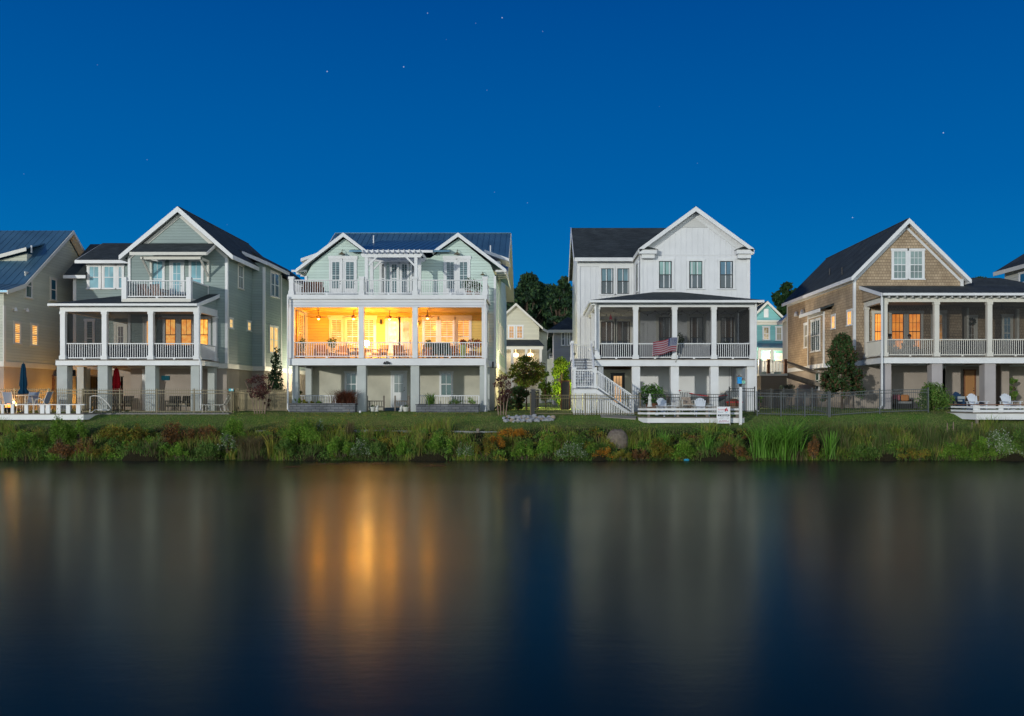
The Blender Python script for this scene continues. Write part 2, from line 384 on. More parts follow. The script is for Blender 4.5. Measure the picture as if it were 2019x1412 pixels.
def door(parent, fr, D, u0, u1, z0, z1, pane, dm=WHITE, trim=WHITE, c=.11, lite=.85, cols=2, rows=3, label=None, hs=1):
    m = MB(); fb(m, fr, D, u0, u1, .005, .03, z0, z1); d = m.build('door', dm, parent)
    if label: d['label'] = label
    m = MB(); fb(m, fr, D, u0 - c, u0, 0, .05, z0, z1); fb(m, fr, D, u1, u1 + c, 0, .05, z0, z1); fb(m, fr, D, u0 - c - .03, u1 + c + .03, 0, .06, z1, z1 + c)
    m.build('door_frame', trim, d)
    a, b = u0 + .12, u1 - .12; zt = z1 - .14; zb = zt - (z1 - z0) * lite + .2
    m = MB(); fb(m, fr, D, a, b, .031, .036, zb, zt); m.build('pane', pane, d)
    m = MB()
    for k in range(1, cols): u = a + (b - a) * k / cols; fb(m, fr, D, u - .012, u + .012, .036, .046, zb, zt)
    for k in range(1, rows): z = zb + (zt - zb) * k / rows; fb(m, fr, D, a, b, .036, .044, z - .012, z + .012)
    if m.v: m.build('glazing_bar', dm, d)
    hu = (u1 - .06) if hs > 0 else (u0 + .06)
    m = MB(); fb(m, fr, D, hu - .02, hu + .02, .03, .08, z0 + 1.0, z0 + 1.06); fb(m, fr, D, hu - .02, hu + .02, .03, .06, z0 + 1.15, z0 + 1.2); m.build('handle', DARKM, d)
    return d
def rail_x(parent, x0, x1, D, zf, zt, mt=WHITE, sp=.115, b=.032, name='railing', cap=.11):
    m = MB(); m.box(x0, x1, D - cap / 2, D + cap / 2, zt - .05, zt); m.box(x0, x1, D - .03, D + .03, zf + .07, zf + .13)
    n = max(1, int(round((x1 - x0) / sp)))
    for i in range(1, n): x = x0 + (x1 - x0) * i / n; m.box(x - b / 2, x + b / 2, D - b / 2, D + b / 2, zf + .13, zt - .05)
    xm = (x0 + x1) / 2
    if x1 - x0 > 1.2: m.box(xm - .05, xm + .05, D - .05, D + .05, zf, zf + .07)
    return m.build(name, mt, parent)
def rail_y(parent, X0, y0, y1, zf, zt, mt=WHITE, sp=.115, b=.032, name='railing'):
    m = MB(); m.box(X0 - .055, X0 + .055, y0, y1, zt - .05, zt); m.box(X0 - .03, X0 + .03, y0, y1, zf + .07, zf + .13)
    n = max(1, int(round((y1 - y0) / sp)))
    for i in range(1, n): y = y0 + (y1 - y0) * i / n; m.box(X0 - b / 2, X0 + b / 2, y - b / 2, y + b / 2, zf + .13, zt - .05)
    return m.build(name, mt, parent)
def column(parent, x, y, w, z0, z1, mt=WHITE, name='column', base=.04, cap=True):
    m = MB(); h = w / 2; m.box(x - h, x + h, y - h, y + h, z0, z1)
    if base:
        m.box(x - h - base, x + h + base, y - h - base, y + h + base, z0, z0 + .22)
        if cap: m.box(x - h - .03, x + h + .03, y - h - .03, y + h + .03, z1 - .14, z1 - .002)
    return m.build(name, mt, parent)
def slab(mb, a, b, c, d, t):
    """roof plane a-b (eave) c-d (ridge), thickness t downward"""
    mb.prism([a, b, c, d], (0, 0, -t))
def downspout(parent, x, D, z0, z1, kick=.25, mt=WHITE, jog=None):
    pts = [(x, D, z1), (x, D, z0 + .15), (x + kick, D - .1, z0)]
    if jog: pts = [(x, D, z1), (x, D, jog[0]), (x + jog[1], D, jog[0] - .3), (x + jog[1], D, z0 + .15), (x + jog[1] + kick, D - .1, z0)]
    m = MB(); m.tube(pts, .055, 6); return m.build('downspout', mt, parent)
# ------------------------------------------------------------------ ground, water
GP = [(38, -4.6), (41.2, -3.5), (41.9, -3.05), (42.25, -2.6), (42.8, -2.3), (43.6, -1.92), (44.3, -1.62), (45.0, -1.42), (45.8, -1.28), (46.4, -1.13), (47, -.93), (48, -.85), (49, -.79), (50, -.76), (60, -.72), (90, -.6), (1500, -.6)]
gx, gz = [a for a, b in GP], [b for a, b in GP]
def wob(x): return .22 * np.sin(x * .9) + .16 * np.sin(x * 2.3 + 1) + .1 * np.sin(x * 5.1)
def ground(x, y):
    x = np.asarray(x, float); y = np.asarray(y, float)
    f = np.clip((46.5 - y) / 3, 0, 1)
    b = np.clip((x - 13) / 4, 0, 1) * np.clip((y - 46) / 2, 0, 1)
    return H + np.interp(y + wob(x) * f, gx, gz) + .06 * np.sin(x * .5 + y) * f + .14 * b
def gz1(x, y): return float(ground(x, y))
xs = np.concatenate([[-600, -300, -150, -90, -65], np.linspace(-50, 50, 401), [65, 90, 150, 300, 600]])
ys = np.concatenate([np.linspace(38, 41, 4), np.linspace(41.2, 50, 70), [51, 52, 54, 57, 60, 70, 90, 130, 200, 400, 900]])
GX, GY = np.meshgrid(xs, ys); GZ = ground(GX, GY); near = (GY < 46)
GZ = GZ + near * rng.normal(0, .025, GZ.shape)
V = np.stack([GX, GY, GZ], -1).reshape(-1, 3); nx = len(xs); ii = np.arange(len(ys) - 1)[:, None] * nx + np.arange(nx - 1)[None]
Q = np.stack([ii, ii + 1, ii + nx + 1, ii + nx], -1).reshape(-1, 4)
gm = mat('lawn_ground', (.05, .08, .02), .95, .1); nt = gm.node_tree; p, s = pos(nt)
n1 = nd(nt, 'ShaderNodeTexNoise', inp={'Scale': .55, 'Detail': 5}); link(nt, p, n1.inputs['Vector'])
n2 = nd(nt, 'ShaderNodeTexNoise', inp={'Scale': 14, 'Detail': 3}); link(nt, p, n2.inputs['Vector'])
lawn = mixc(nt, ramp(nt, n1.outputs[0], [(.35, (0, 0, 0)), (.7, (1, 1, 1))]), (.11, .21, .035), (.19, .22, .065))
lawn = mixc(nt, 1.0, lawn, ramp(nt, n2.outputs[0], [(.3, (.55, .55, .55)), (.7, (1.4, 1.4, 1.4))]), 'MULTIPLY')
dirt = mixc(nt, n2.outputs[0], (.012, .010, .006), (.035, .03, .014))
k = mth(nt, 'ADD', s[1], mth(nt, 'MULTIPLY', n1.outputs[0], 1.2))
kk = ramp(nt, mth(nt, 'DIVIDE', mth(nt, 'SUBTRACT', k, 44.6), 1.2), [(0, (0, 0, 0)), (1, (1, 1, 1))])
link(nt, mixc(nt, kk, dirt, lawn), nt.nodes['Principled BSDF'].inputs['Base Color']); bump(gm, n2.outputs[0], .05)
tag(fast('ground', V, Q, gm), kind='structure')
wm = mat('pond_water', (.003, .007, .009), .2, .0); nt = wm.node_tree; b = nt.nodes['Principled BSDF']; p, s = pos(nt)
mp = nd(nt, 'ShaderNodeMapping'); mp.inputs['Scale'].default_value = (.35, 2.2, 1); link(nt, p, mp.inputs[0])
n = nd(nt, 'ShaderNodeTexNoise', inp={'Scale': 1.0, 'Detail': 3}); link(nt, mp.outputs[0], n.inputs['Vector'])
n3 = nd(nt, 'ShaderNodeTexNoise', inp={'Scale': 7.0, 'Detail': 2}); link(nt, p, n3.inputs['Vector'])
bn = nd(nt, 'ShaderNodeBump', inp={'Strength': .3, 'Distance': .006}); link(nt, mth(nt, 'MULTIPLY_ADD', n3.outputs[0], .55, n.outputs[0]), bn.inputs['Height'])
gl = nd(nt, 'ShaderNodeBsdfGlossy'); gl.inputs['Color'].default_value = (.58, .59, .46, 1); link(nt, bn.outputs[0], gl.inputs['Normal'])
n2 = nd(nt, 'ShaderNodeTexNoise', inp={'Scale': .12, 'Detail': 2}); link(nt, mp.outputs[0], n2.inputs['Vector'])
link(nt, mth(nt, 'MULTIPLY_ADD', n2.outputs[0], .06, .185), gl.inputs['Roughness'])
fz = nd(nt, 'ShaderNodeFresnel', inp={'IOR': 1.33}); mx = nd(nt, 'ShaderNodeMixShader'); link(nt, fz.outputs[0], mx.inputs[0]); link(nt, b.outputs[0], mx.inputs[1]); link(nt, gl.outputs[0], mx.inputs[2]); link(nt, mx.outputs[0], nt.nodes['Material Output'].inputs[0])
m = MB(); m.add([(-600, -80, 0), (600, -80, 0), (600, 43.5, 0), (-600, 43.5, 0)], [(0, 1, 2, 3)])
tag(m.build('water', wm), kind='structure')

# ------------------------------------------------------------------ HOUSE: mint house with two front gables
G = gz1(-8, 50)
h2 = empty('house', (-8.4, 53.5, G), 'mint green house with two small front gables and a brightly lit orange porch', 'house')
WX0, WX1 = -14.1, -2.73; FB = Z(720.5, 50); F1 = Z(707, 50); F2 = Z(582, 50); ZB = Z(606, 50)
m = MB()
m.prism([(WX0, 53.5, F1), (WX1, 53.5, F1), (WX1, 53.5, H + 7.4), (-3.0, 53.5, H + 8.05), (-4.92, 53.5, H + 9.62), (-6.6, 53.5, H + 8.45), (-10.2, 53.5, H + 8.45), (-11.8, 53.5, H + 9.62), (-13.7, 53.5, H + 8.1), (WX0, 53.5, H + 7.4)], (0, 4.6, 0))
m.prism([(WX1, 58, F1), (WX1, 72, F1), (WX1, 72, H + 7.9), (WX1, 65, H + 11.75), (WX1, 58, H + 7.9)], (-11.37, 0, 0))
m.build('wall', MINT, h2)
m = MB(); m.box(WX0, WX1 - .02, 53.55, 71.9, G - .2, F1 - .35); m.build('foundation_wall', STUCCO, h2)
m = MB(); m.box(WX0 - .02, WX1 + .04, 53.4, 72, F1 - .35, F1 - .001); m.build('band_board', WHITE, h2)
m = MB()
for x in (WX0, WX1):
    m.box(x - .07, x + .07, 53.43, 53.6, F1, H + 7.35)
m.box(WX1 - .03, WX1 + .04, 58, 58.15, F1, H + 7.8); m.build('corner_board', WHITE, h2)
# roofs
m = MB(); xl, xr = -15.0, -2.15
slab(m, (xl, 57.6, H + 7.95), (xr, 57.6, H + 7.95), (xr, 65, H + 12.07), (xl, 65, H + 12.07), .12)
slab(m, (xl, 65, H + 12.07), (xr, 65, H + 12.07), (xr, 72.3, H + 8.0), (xl, 72.3, H + 8.0), .12)
slab(m, (-11.4, 53.0, H + 8.83), (-5.4, 53.0, H + 8.83), (-5.4, 63.5, H + 11.28), (-11.4, 63.5, H + 11.28), .1)
for x in np.arange(xl + .25, xr, .41):
    m.bar((x, 57.7, H + 8.01), (x, 65, H + 12.09), .02, .03); m.bar((x, 65, H + 12.09), (x, 72.2, H + 8.05), .02, .03)
for x in np.arange(-11.2, -5.4, .41): m.bar((x, 53.05, H + 8.85), (x, 63.4, H + 11.27), .02, .03)
m.bar((xl, 65, H + 12.075), (xr, 65, H + 12.075), .16, .05)
m.build('roof', METAL, h2)
def gabroof(parent, xa, za, xL, zL, xR, zR, D0, D1, mt, trim, t=.12, fw=.22, soff=.02):
    """gable roof with its ridge running away from the water: planes, rake boards and frieze"""
    m = MB(); slab(m, (xL, D0, zL), (xL, D1, zL), (xa, D1, za), (xa, D0, za), t); slab(m, (xR, D0, zR), (xR, D1, zR), (xa, D1, za), (xa, D0, za), t)
    m.bar((xa, D0 + .02, za - .03), (xa, D1, za - .03), .16, .04); r = m.build('roof', mt, parent)
    m = MB()
    for (xe, ze) in ((xL, zL), (xR, zR)):
        s_ = 1 if xe < xa else -1
        m.prism([(xe, D0 - .05, ze - .01), (xa, D0 - .05, za - .01), (xa, D0 - .05, za - fw - .04), (xe, D0 - .05, ze - fw)], (0, .047, 0))
        m.prism([(xe - s_ * .03, D0 - .049, ze - .03), (xe - s_ * .03, D1, ze - .03), (xe - s_ * .03, D1, ze - fw + .02), (xe - s_ * .03, D0 - .049, ze - fw + .02)], (s_ * .05, 0, 0))
        # soffit boards under the overhang
        m.prism([(xe, D0 + .01, ze - t - .015), (xa, D0 + .01, za - t - .015), (xa, D0 + .01, za - t - .035), (xe, D0 + .01, ze - t - .035)], (0, .55, 0))
    m.build('rake_board', trim, parent)
    return r
gabroof(h2, -11.8, H + 9.93, -14.62, H + 7.76, -10.40, H + 8.86, 53.2, 62, METAL, WHITE, .1)
gabroof(h2, -4.92, H + 9.93, -6.42, H + 8.84, -2.07, H + 7.76, 53.2, 62, METAL, WHITE, .1)
m = MB()   # small shed roofs reaching out behind the gables
m.prism([(-15.0, 55.6, H + 8.75), (-13.4, 55.6, H + 9.3), (-13.4, 55.6, H + 9.1), (-15.0, 55.6, H + 8.55)], (0, 2.6, 0))
m.prism([(-1.95, 55.6, H + 8.75), (-3.5, 55.6, H + 9.3), (-3.5, 55.6, H + 9.1), (-1.95, 55.6, H + 8.55)], (0, 2.6, 0))
m.box(-14.3, -13.4, 55.9, 58, H + 8.0, H + 8.62); m.box(-3.4, -2.5, 55.9, 58, H + 8.0, H + 8.62)
for k in range(4):
    m.box(-15.02, -14.1, 53.6 + k * 1.0, 53.7 + k * 1.0, H + 7.62, H + 7.74); m.box(-2.7, -2.0, 53.6 + k * 1.0, 53.7 + k * 1.0, H + 7.62, H + 7.74)
m.build('side_dormer', WHITE, h2)
m = MB(); m.box(-10.45, -6.4, 52.9, 53.02, H + 8.68, H + 8.82); m.build('gutter', WHITE, h2)
for px, py, D in ((736.5, 470, 60), (967, 490, 58.5)):
    m = MB(); m.tube([(X(px, D), D, Z(py, D) - .6), (X(px, D), D, Z(py, D) + .2)], .04, 8); m.build('vent_pipe', WHITE, h2)
for k in range(5):  # outer rake of the main gable, seen at the right
    pass
m = MB()
m.prism([(xr, 57.6, H + 7.95), (xr, 65, H + 12.07), (xr, 65, H + 11.8), (xr, 57.6, H + 7.68)], (.04, 0, 0)); m.prism([(xr, 65, H + 12.07), (xr, 72.3, H + 8.0), (xr, 72.3, H + 7.7), (xr, 65, H + 11.8)], (.04, 0, 0))
m.prism([(xr, 65, H + 11.94), (xr, 72.3, H + 7.86), (xr, 72.3, H + 7.82), (xr, 65, H + 11.9)], (-.6, 0, 0))
m.prism([(xl, 57.6, H + 7.95), (xl, 65, H + 12.07), (xl, 65, H + 11.8), (xl, 57.6, H + 7.68)], (-.04, 0, 0)); m.build('rake_board', CREAMW, h2)
# porch decks
PX0, PX1 = X(571, 50), X(957, 50)
m = MB(); m.box(PX0 - .1, PX1 + .03, 49.93, 50.0, FB, F1); m.box(PX0 - .1, PX0 - .05, 50, 53.4, FB, F1); m.box(PX1 - .02, PX1 + .03, 50, 53.4, FB, F1); m.build('deck_band', WHITE, h2)
m = MB(); m.box(PX0 - .05, PX1 - .02, 50.0, 53.4, FB + .08, F1 + .03); m.build('porch_floor', BEAD, h2)
m = MB(); m.box(PX0 - .12, PX1 + .1, 49.9, 50, Z(590, 50), F2 + .02); m.box(PX1 + .05, PX1 + .1, 50, 53.45, Z(590, 50), F2 + .02); m.box(PX0 - .12, PX0 - .06, 50, 53.45, Z(590, 50), F2 + .02); m.build('deck_band', WHITE, h2)
m = MB(); m.box(PX0 - .02, PX1, 50.0, 50.3, ZB, Z(590, 50) - .002); m.box(PX1 - .3, PX1, 50.3, 53.4, ZB, Z(590, 50) - .002); m.box(PX0 - .02, PX0 + .28, 50.3, 53.4, ZB, Z(590, 50) - .002); m.build('porch_beam', WLAP, h2)
m = MB(); m.box(PX0 - .05, PX1 + .05, 50.001, 53.45, F2 - .2, F2 - .01); m.build('balcony_floor', GREYWD, h2)
m = MB(); m.box(PX0 + .28, PX1 - .3, 50.3, 53.45, ZB + .02, ZB + .07); m.build('porch_ceiling', mat('warm_tinted_ceiling', (.64, .50, .24), .6), h2)  # lamp warmth put into the yellow of the ceiling
cx = [X(p_, 50) for p_ in (574.3, 711.9, 818, 955)]
for x in cx: column(h2, x, 50.16, .30, F1 + .03, ZB, base=0)
for a, b_ in zip(cx, cx[1:]): rail_x(h2, a + .16, b_ - .16, 50.16, F1 + .03, Z(674.5, 50), sp=.135)
m = MB(); m.box(PX1 - .14, PX1 - .02, 50.35, 53.4, F1 + .03, F1 + 1.0); m.build('side_wall', WLAP, h2)
m = MB(); m.box(PX1 - .1, PX1 - .06, 50.35, 53.4, F1 + 1.05, ZB); m.build('screen', SCREEN, h2)
m = MB(); m.box(PX1 - .16, PX1 - .01, 50.35, 53.4, F1 + 1.0, F1 + 1.05)
for y in (51.3, 52.4): m.box(PX1 - .12, PX1 - .03, y, y + .07, F1 + 1.05, ZB)
m.build('screen_frame', WHITE, h2)
pc = [X(p_, 50) for p_ in (580.5, 712, 817.5, 953)]
for i, x in enumerate(pc): column(h2, x, 50.3, (.34, .49, .47, .42)[i], G - .2, FB, PIERM, 'pier', base=0)
for x in (pc[0], pc[-1]): column(h2, x, 53.2, .35, G - .2, FB, PIERM, 'pier', base=0)
# upper balcony
UT = Z(551.5, 50); bp = [X(p_, 50) for p_ in (574.5, 713, 818.5, 956.5)]
for x in bp: column(h2, x, 50.08, .25, F2 + .02, Z(545.5, 50), name='newel_post', base=.03)
for a, b_ in zip(bp, bp[1:]): rail_x(h2, a + .13, b_ - .13, 50.08, F2 + .02, UT, sp=.13)
rail_y(h2, bp[0], 50.2, 53.4, F2 + .02, UT); rail_y(h2, bp[3], 50.2, 53.4, F2 + .02, UT)
# upper doors and windows (D 53.5)
fr = 'F'; D = 53.5; zt = Z(514, D); z0 = F2 + .05
def gabledoors(pa, pb, pc_, pd):
    for (a, b_) in ((pa, pb), (pc_, pd)):
        d = door(h2, 'F', D, X(a, D), X(b_, D), z0, Z(512.5, D), SLATGL, c=.07, lite=.72, cols=2, rows=2, label='white balcony door with blue shuttered panes')
    m = MB(); m.box(X(pa, D) - .12, X(pd, D) + .12, D - .075, D, Z(512.5, D) + .07, Z(507, D) + .07); m.build('door_header', WHITE, h2)
gabledoors(651.5, 673, 678.5, 701.5); gabledoors(877, 898.5, 903, 925)
for a, b_ in ((751.5, 759), (771, 783.5), (791.5, 803.5), (811.5, 819)):
    window(h2, 'F', D, X(a, D), X(b_, D), F2 + .5, Z(520, D), SLATGL if a > 760 and a < 810 else DARKGL, cols=2, rows=1, c=.10)
m = MB(); m.box(X(746, D), X(829, D), D - .04, D - .001, Z(520, D) + .1, Z(512, D)); m.box(X(826, D), X(830, D), D - .05, D, F2, H + 8.6); m.build('frieze_board', WHITE, h2)
# pergola over the middle of the balcony
pg = MB(); zt = Z(507, 50.6)
for px in (722.5, 820):
    for y in (50.75, 52.3): pg.box(X(px, 50.7) - .09, X(px, 50.7) + .09, y - .09, y + .09, F2 + .02, Z(508, 50.7))
for y in (50.75, 52.3): pg.prism([(X(711, 50.6), y - .04, zt + .22), (X(832, 50.6), y - .04, zt + .22), (X(832, 50.6), y - .04, zt + .12), (X(828, 50.6), y - .04, zt), (X(716, 50.6), y - .04, zt), (X(711, 50.6), y - .04, zt + .12)], (0, .08, 0))
for i in range(12):
    x = X(716 + i * 10.2, 50.6); pg.box(x - .025, x + .025, 50.35, 53.3, zt + .225, zt + .40)
for px, s_ in ((722.5, 1), (820, -1)):
    for y in (50.75, 52.3): pg.bar((X(px, 50.7) + s_ * .05, y, zt - .50), (X(px, 50.7) + s_ * .55, y, zt + .02), .07, .10)
pg.build('pergola', WHITE, h2)
# barn lamps
def barn_lamp(parent, x, D, z, s_=1.0, mt=BRONZE):
    m = MB(); m.tube([(x, D, z + .22 * s_), (x, D - .12, z + .3 * s_), (x, D - .3, z + .22 * s_), (x, D - .3, z + .1 * s_)], .015, 6)
    m.lathe((x, D - .3, z - .02), [(.05, .14 * s_), (.07, .10 * s_), (.20 * s_, .03), (.21 * s_, 0), (.03, .02)], 14); return m.build('wall_lamp', mt, parent)
barn_lamp(h2, X(675.5, 53.4), 53.5, Z(501, 53.2)); barn_lamp(h2, X(902, 53.4), 53.5, Z(501, 53.2)); barn_lamp(h2, X(952, 53.4), 53.5, Z(542, 53.2), .7)
# lit porch wall
z0, zt = F1 + .05, Z(630, D)
for a, b_ in ((653, 674), (683, 707), (717, 738)): window(h2, 'F', D, X(a, D), X(b_, D), F1 + .45, zt, SHL, cols=2, rows=1, c=.12)
door(h2, 'F', D, X(763.5, D), X(786, D), z0, zt, WHL, cols=2, rows=2, lite=.85, label='white porch door with glowing panes')
door(h2, 'F', D, X(790, D), X(811, D), z0, zt, litglass('lit_shade_window', (.35, .14, .04), (1.0, .75, .4), 1.0, 1.2), cols=2, rows=3, lite=.85, label='white porch door with half lowered brown shade')
for a, b_ in ((836.5, 861), (868.5, 894), (901.5, 926)): window(h2, 'F', D, X(a, D), X(b_, D), F1 + .45, zt, SHL, cols=2, rows=1, c=.12)
m = MB(); m.box(X(646, D), X(744, D), D - .05, D - .001, zt + .13, Z(622, D)); m.box(X(831, D), X(931, D), D - .05, D - .001, zt + .13, Z(622, D)); m.build('window_header', WHITE, h2)
PW_ = siding('warm_tinted_siding', (.64, .52, .17)); m = MB(); m.box(-14.0, PX1 - .15, 53.494, 53.5, F1 + .03, ZB + .02); m.build('porch_tint_panel', PW_, h2)  # panel over the mint wall, porch lamp warmth put into its colour
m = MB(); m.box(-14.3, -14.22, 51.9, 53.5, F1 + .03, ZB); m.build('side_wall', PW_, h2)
w = window(h2, 'R', -14.22, 52.25, 53.2, F1 + .5, Z(622, D), blindglass('cream_shutter', (.6, .55, .42), .10, (.2, .15, .09)), cols=2, c=.1, label='tall shuttered window on the left end of the porch')
m = MB(); m.box(-14.28, -14.24, 50.35, 51.9, F1 + .03, ZB); m.build('screen', REDWD, h2)
for px, py in ((752, 635), (824.5, 637)):
    x, z = X(px, D), Z(py, D); m = MB(); m.lathe((x, D - .12, z), [(.03, -.16), (.08, -.06), (.06, .10), (.02, .18)], 8); m.bar((x, D, z + .1), (x, D - .12, z + .15), .03, .03); m.build('wall_lamp', DARKM, h2)
# ground floor
zt = Z(731.5, D)
window(h2, 'F', D + .05, X(681.5, D), X(703, D), G + .9, zt - .1, GREENGL, c=.07); window(h2, 'F', D + .05, X(868.5, D), X(891, D), G + .9, zt - .1, GREENGL, c=.07)
door(h2, 'F', D + .05, X(773.5, D), X(799, D), G + .2, zt - .08, blindglass('pale_glass', (.26, .31, .30)), c=.10, lite=.60, cols=2, rows=2, label='white ground floor door with pale glass')
m = MB(); m.box(X(757, 52.8), X(803, 52.8), 52.5, 53.5, G, G + .19); m.build('door_step', mat('blue_grey_step', (.10, .15, .20), .7), h2)
for px, hh in ((579, 0),): downspout(h2, X(568, 49.8), 49.75, G, F2 - .1, .15)
downspout(h2, X(955, 49.8) + .06, 49.78, G, Z(590, 50), .0)
m = MB()
for px in (763,):
    x = X(px, 49.9); z = Z(715, 49.9)
    for s_ in (-1, 1): m.lathe((x + s_ * .12, 49.82, z - .06), [(.03, .10), (.08, .02), (.09, -.03)], 8)
    m.box(x - .06, x + .06, 49.86, 49.93, z - .03, z + .08)
m.build('flood_light', DARKM, h2)
m = MB(); m.tube([(PX1 + .25, 53.4, F1 - .05), (PX1 + .25, 53.3, F1 - .3)], .05, 6); m.lathe((PX1 + .25, 53.25, F1 - .38), [(.03, .08), (.08, -.04)], 8); m.build('flood_light', DARKM, h2)
# right side windows (seen very obliquely)
for y in (57, 59.5, 62, 65): window(h2, 'R', WX1, y, y + .9, F1 + .9, F1 + 2.7, GREENGL, c=.10)
window(h2, 'R', WX1 - .02, 64, 65, G + .9, G + 2.2, GREENGL, c=.08)
# planters, low rails
LOW = [(574, 702.6, 795.5), (822, 944.5, 797)]
for i, (a, b_, t) in enumerate(LOW):
    x0, x1 = X(a, 49.6), X(b_, 49.6); m = MB(); m.box(x0, x1, 49.2, 49.85, G - .3, Z(t, 49.2) - .06)
    pl = m.build('stone_planter', STONE)
    tag(pl, ('grey stone block planter between the first two ground piers, holding the red brown grass', 'grey stone block planter at the right end of the mint house')[i], 'planter', 'stone planters in front of the mint house')
    m = MB(); m.box(x0 - .03, x1 + .03, 49.16, 49.89, Z(t, 49.2) - .058, Z(t, 49.2)); m.build('capstone', STONE, pl)
    m = MB(); m.box(x0 + .1, x1 - .1, 49.25, 49.8, Z(t, 49.2), Z(t, 49.2) + .012); m.build('soil', mat('soil', (.03, .022, .015), .95), pl)
for i, (a, b_, mm) in enumerate([(586, 661, WHITE), (724, 757, GREYWD), (779, 806, GREYWD), (828, 944, WHITE)]):
    r_ = rail_x(None, X(a, 51.2), X(b_, 51.2), 51.2, G + .15, Z(779.5 if mm is WHITE else 790, 51.2), mt=mm, name='low_picket_rail', sp=.14)
    m = MB(); 
    for x in (X(a, 51.2), X(b_, 51.2)): m.box(x - .04, x + .04, 51.16, 51.24, G - .1, G + .9)
    m.build('post', mm, r_)
    tag(r_, ('white low picket rail behind the planter with the red brown grass', 'grey low rail left of the ground floor door of the mint house', 'grey low rail right of the ground floor door of the mint house', 'white low picket rail behind the right stone planter')[i], 'railing', 'low rails on the ground floor of the mint house')

# ------------------------------------------------------------------ HOUSE: white farmhouse
G3 = gz1(7, 50); h3 = empty('house', (7.5, 53.5, G3), 'white board and batten farmhouse with black windows and an outside stair', 'house')
F1 = Z(708, 50); FB = Z(722, 50); ZB = Z(605.5, 50); EV = H + 8.95
def battens(m, x0, x1, D, z0, zf, sp=.33, w=.05):
    n = int((x1 - x0) / sp)
    for i in range(n + 1):
        x = x0 + (x1 - x0) * i / n; t = zf(x)
        if t > z0 + .1: m.box(x - w / 2, x + w / 2, D - .022, D, z0, t)
m = MB()
m.prism([(6.02, 53.5, G3 - .2), (12.6, 53.5, G3 - .2), (12.6, 53.5, H + 8.93), (9.3, 53.5, H + 11.28), (6.02, 53.5, H + 8.93)], (0, 14, 0))
m.prism([(2.42, 57, G3 - .2), (2.42, 66.5, G3 - .2), (2.42, 66.5, H + 8.85), (2.42, 61.6, H + 11.65), (2.42, 57, H + 8.85)], (4.6, 0, 0))
gt = lambda x: (H + 8.9 + (3.3 - abs(x - 9.3)) * .70)
battens(m, 6.1, 12.52, 53.5, F1, gt); battens(m, 2.5, 6.0, 57, F1, lambda x: H + 8.85)
m.box(2.43, 6.02, 56.97, 57, H + 5.2, H + 5.36)
m.box(6.02, 12.6, 53.472, 53.5, Z(502.5, 53.5) - .02, Z(502.5, 53.5) + .04)
m.build('wall', vary(mat('white_board', (.72, .73, .75), .5, .35), .06, 1.2), h3)
m = MB(); m.box(6.0, 6.18, 53.44, 53.5, F1, H + 8.6); m.box(12.45, 12.64, 53.44, 53.5, F1, H + 8.6); m.box(6.0, 6.02, 53.44, 53.62, F1, H + 8.6); m.box(12.6, 12.64, 53.5, 53.62, F1, H + 8.6)
m.box(2.38, 2.56, 56.94, 57, F1, H + 8.6); m.box(2.38, 2.42, 57, 57.15, G3, H + 8.6); m.box(5.86, 6.0, 56.94, 57, F1, H + 8.6)
m.box(2.4, 6.0, 56.95, 56.97, H + 8.45, H + 8.8); m.build('corner_board', WHITE, h3)
gabroof(h3, 9.3, H + 11.45, 5.9, H + 8.95, 12.74, H + 8.95, 53.0, 67.8, SHING, WHITE, .12, .26)
m = MB()
for xe, s_ in ((6.1, 1), (12.55, -1)):   # frieze under the rakes and the vent panel
    m.prism([(xe, 53.44, H + 8.72), (9.3, 53.44, H + 11.12), (9.3, 53.44, H + 10.88), (xe, 53.44, H + 8.48)], (0, .035, 0))
m.build('frieze_board', WHITE, h3)
m = MB(); zt = Z(448.5, 53.5); m.prism([(X(1341, 53.5), 53.45, zt), (X(1401, 53.5), 53.45, zt), (9.3, 53.45, Z(429, 53.5))], (0, .03, 0)); m.build('gable_vent', vary(mat('vent_grey', (.58, .58, .57), .6), .05), h3)
for xe, s_ in ((5.97, 1), (12.73, -1)):  # eave returns: cornice and little hipped roof
    x1 = xe + s_ * 1.0; m = MB(); m.box(xe - s_ * .05, x1, 52.95, 53.44, H + 8.62, H + 8.86); m.box(xe + s_ * .12, x1 - s_ * .12, 53.1, 53.46, H + 8.38, H + 8.62); r = m.build('eave_return', WHITE, h3)
    m = MB(); a = min(xe - s_ * .1, x1 + s_ * .06); b_ = max(xe - s_ * .1, x1 + s_ * .06)
    m.add([(a, 52.88, H + 8.87), (b_, 52.88, H + 8.87), (b_, 53.46, H + 8.87), (a, 53.46, H + 8.87), ((a + b_) / 2 - .05, 53.46, H + 9.12), ((a + b_) / 2 + .05, 53.46, H + 9.12)], [(0, 3, 2, 1), (0, 1, 5, 4), (1, 2, 5), (3, 0, 4), (2, 3, 4, 5)]); m.build('return_roof', SHING, r)
m = MB(); slab(m, (2.18, 56.5, EV), (6.4, 56.5, EV), (9.0, 61.6, H + 11.81), (2.18, 61.6, H + 11.81), .12); slab(m, (2.18, 61.6, H + 11.81), (9, 61.6, H + 11.81), (9, 66.9, EV), (2.18, 66.9, EV), .12); m.build('roof', SHING, h3)
m = MB(); m.box(2.2, 5.95, 56.44, 56.5, EV - .24, EV - .01)
m.prism([(2.16, 56.45, EV), (2.16, 61.6, H + 11.82), (2.16, 61.6, H + 11.55), (2.16, 56.45, EV - .26)], (-.04, 0, 0)); m.prism([(2.16, 66.9, EV), (2.16, 61.6, H + 11.82), (2.16, 61.6, H + 11.55), (2.16, 66.9, EV - .26)], (-.04, 0, 0))
m.build('fascia', WHITE, h3)
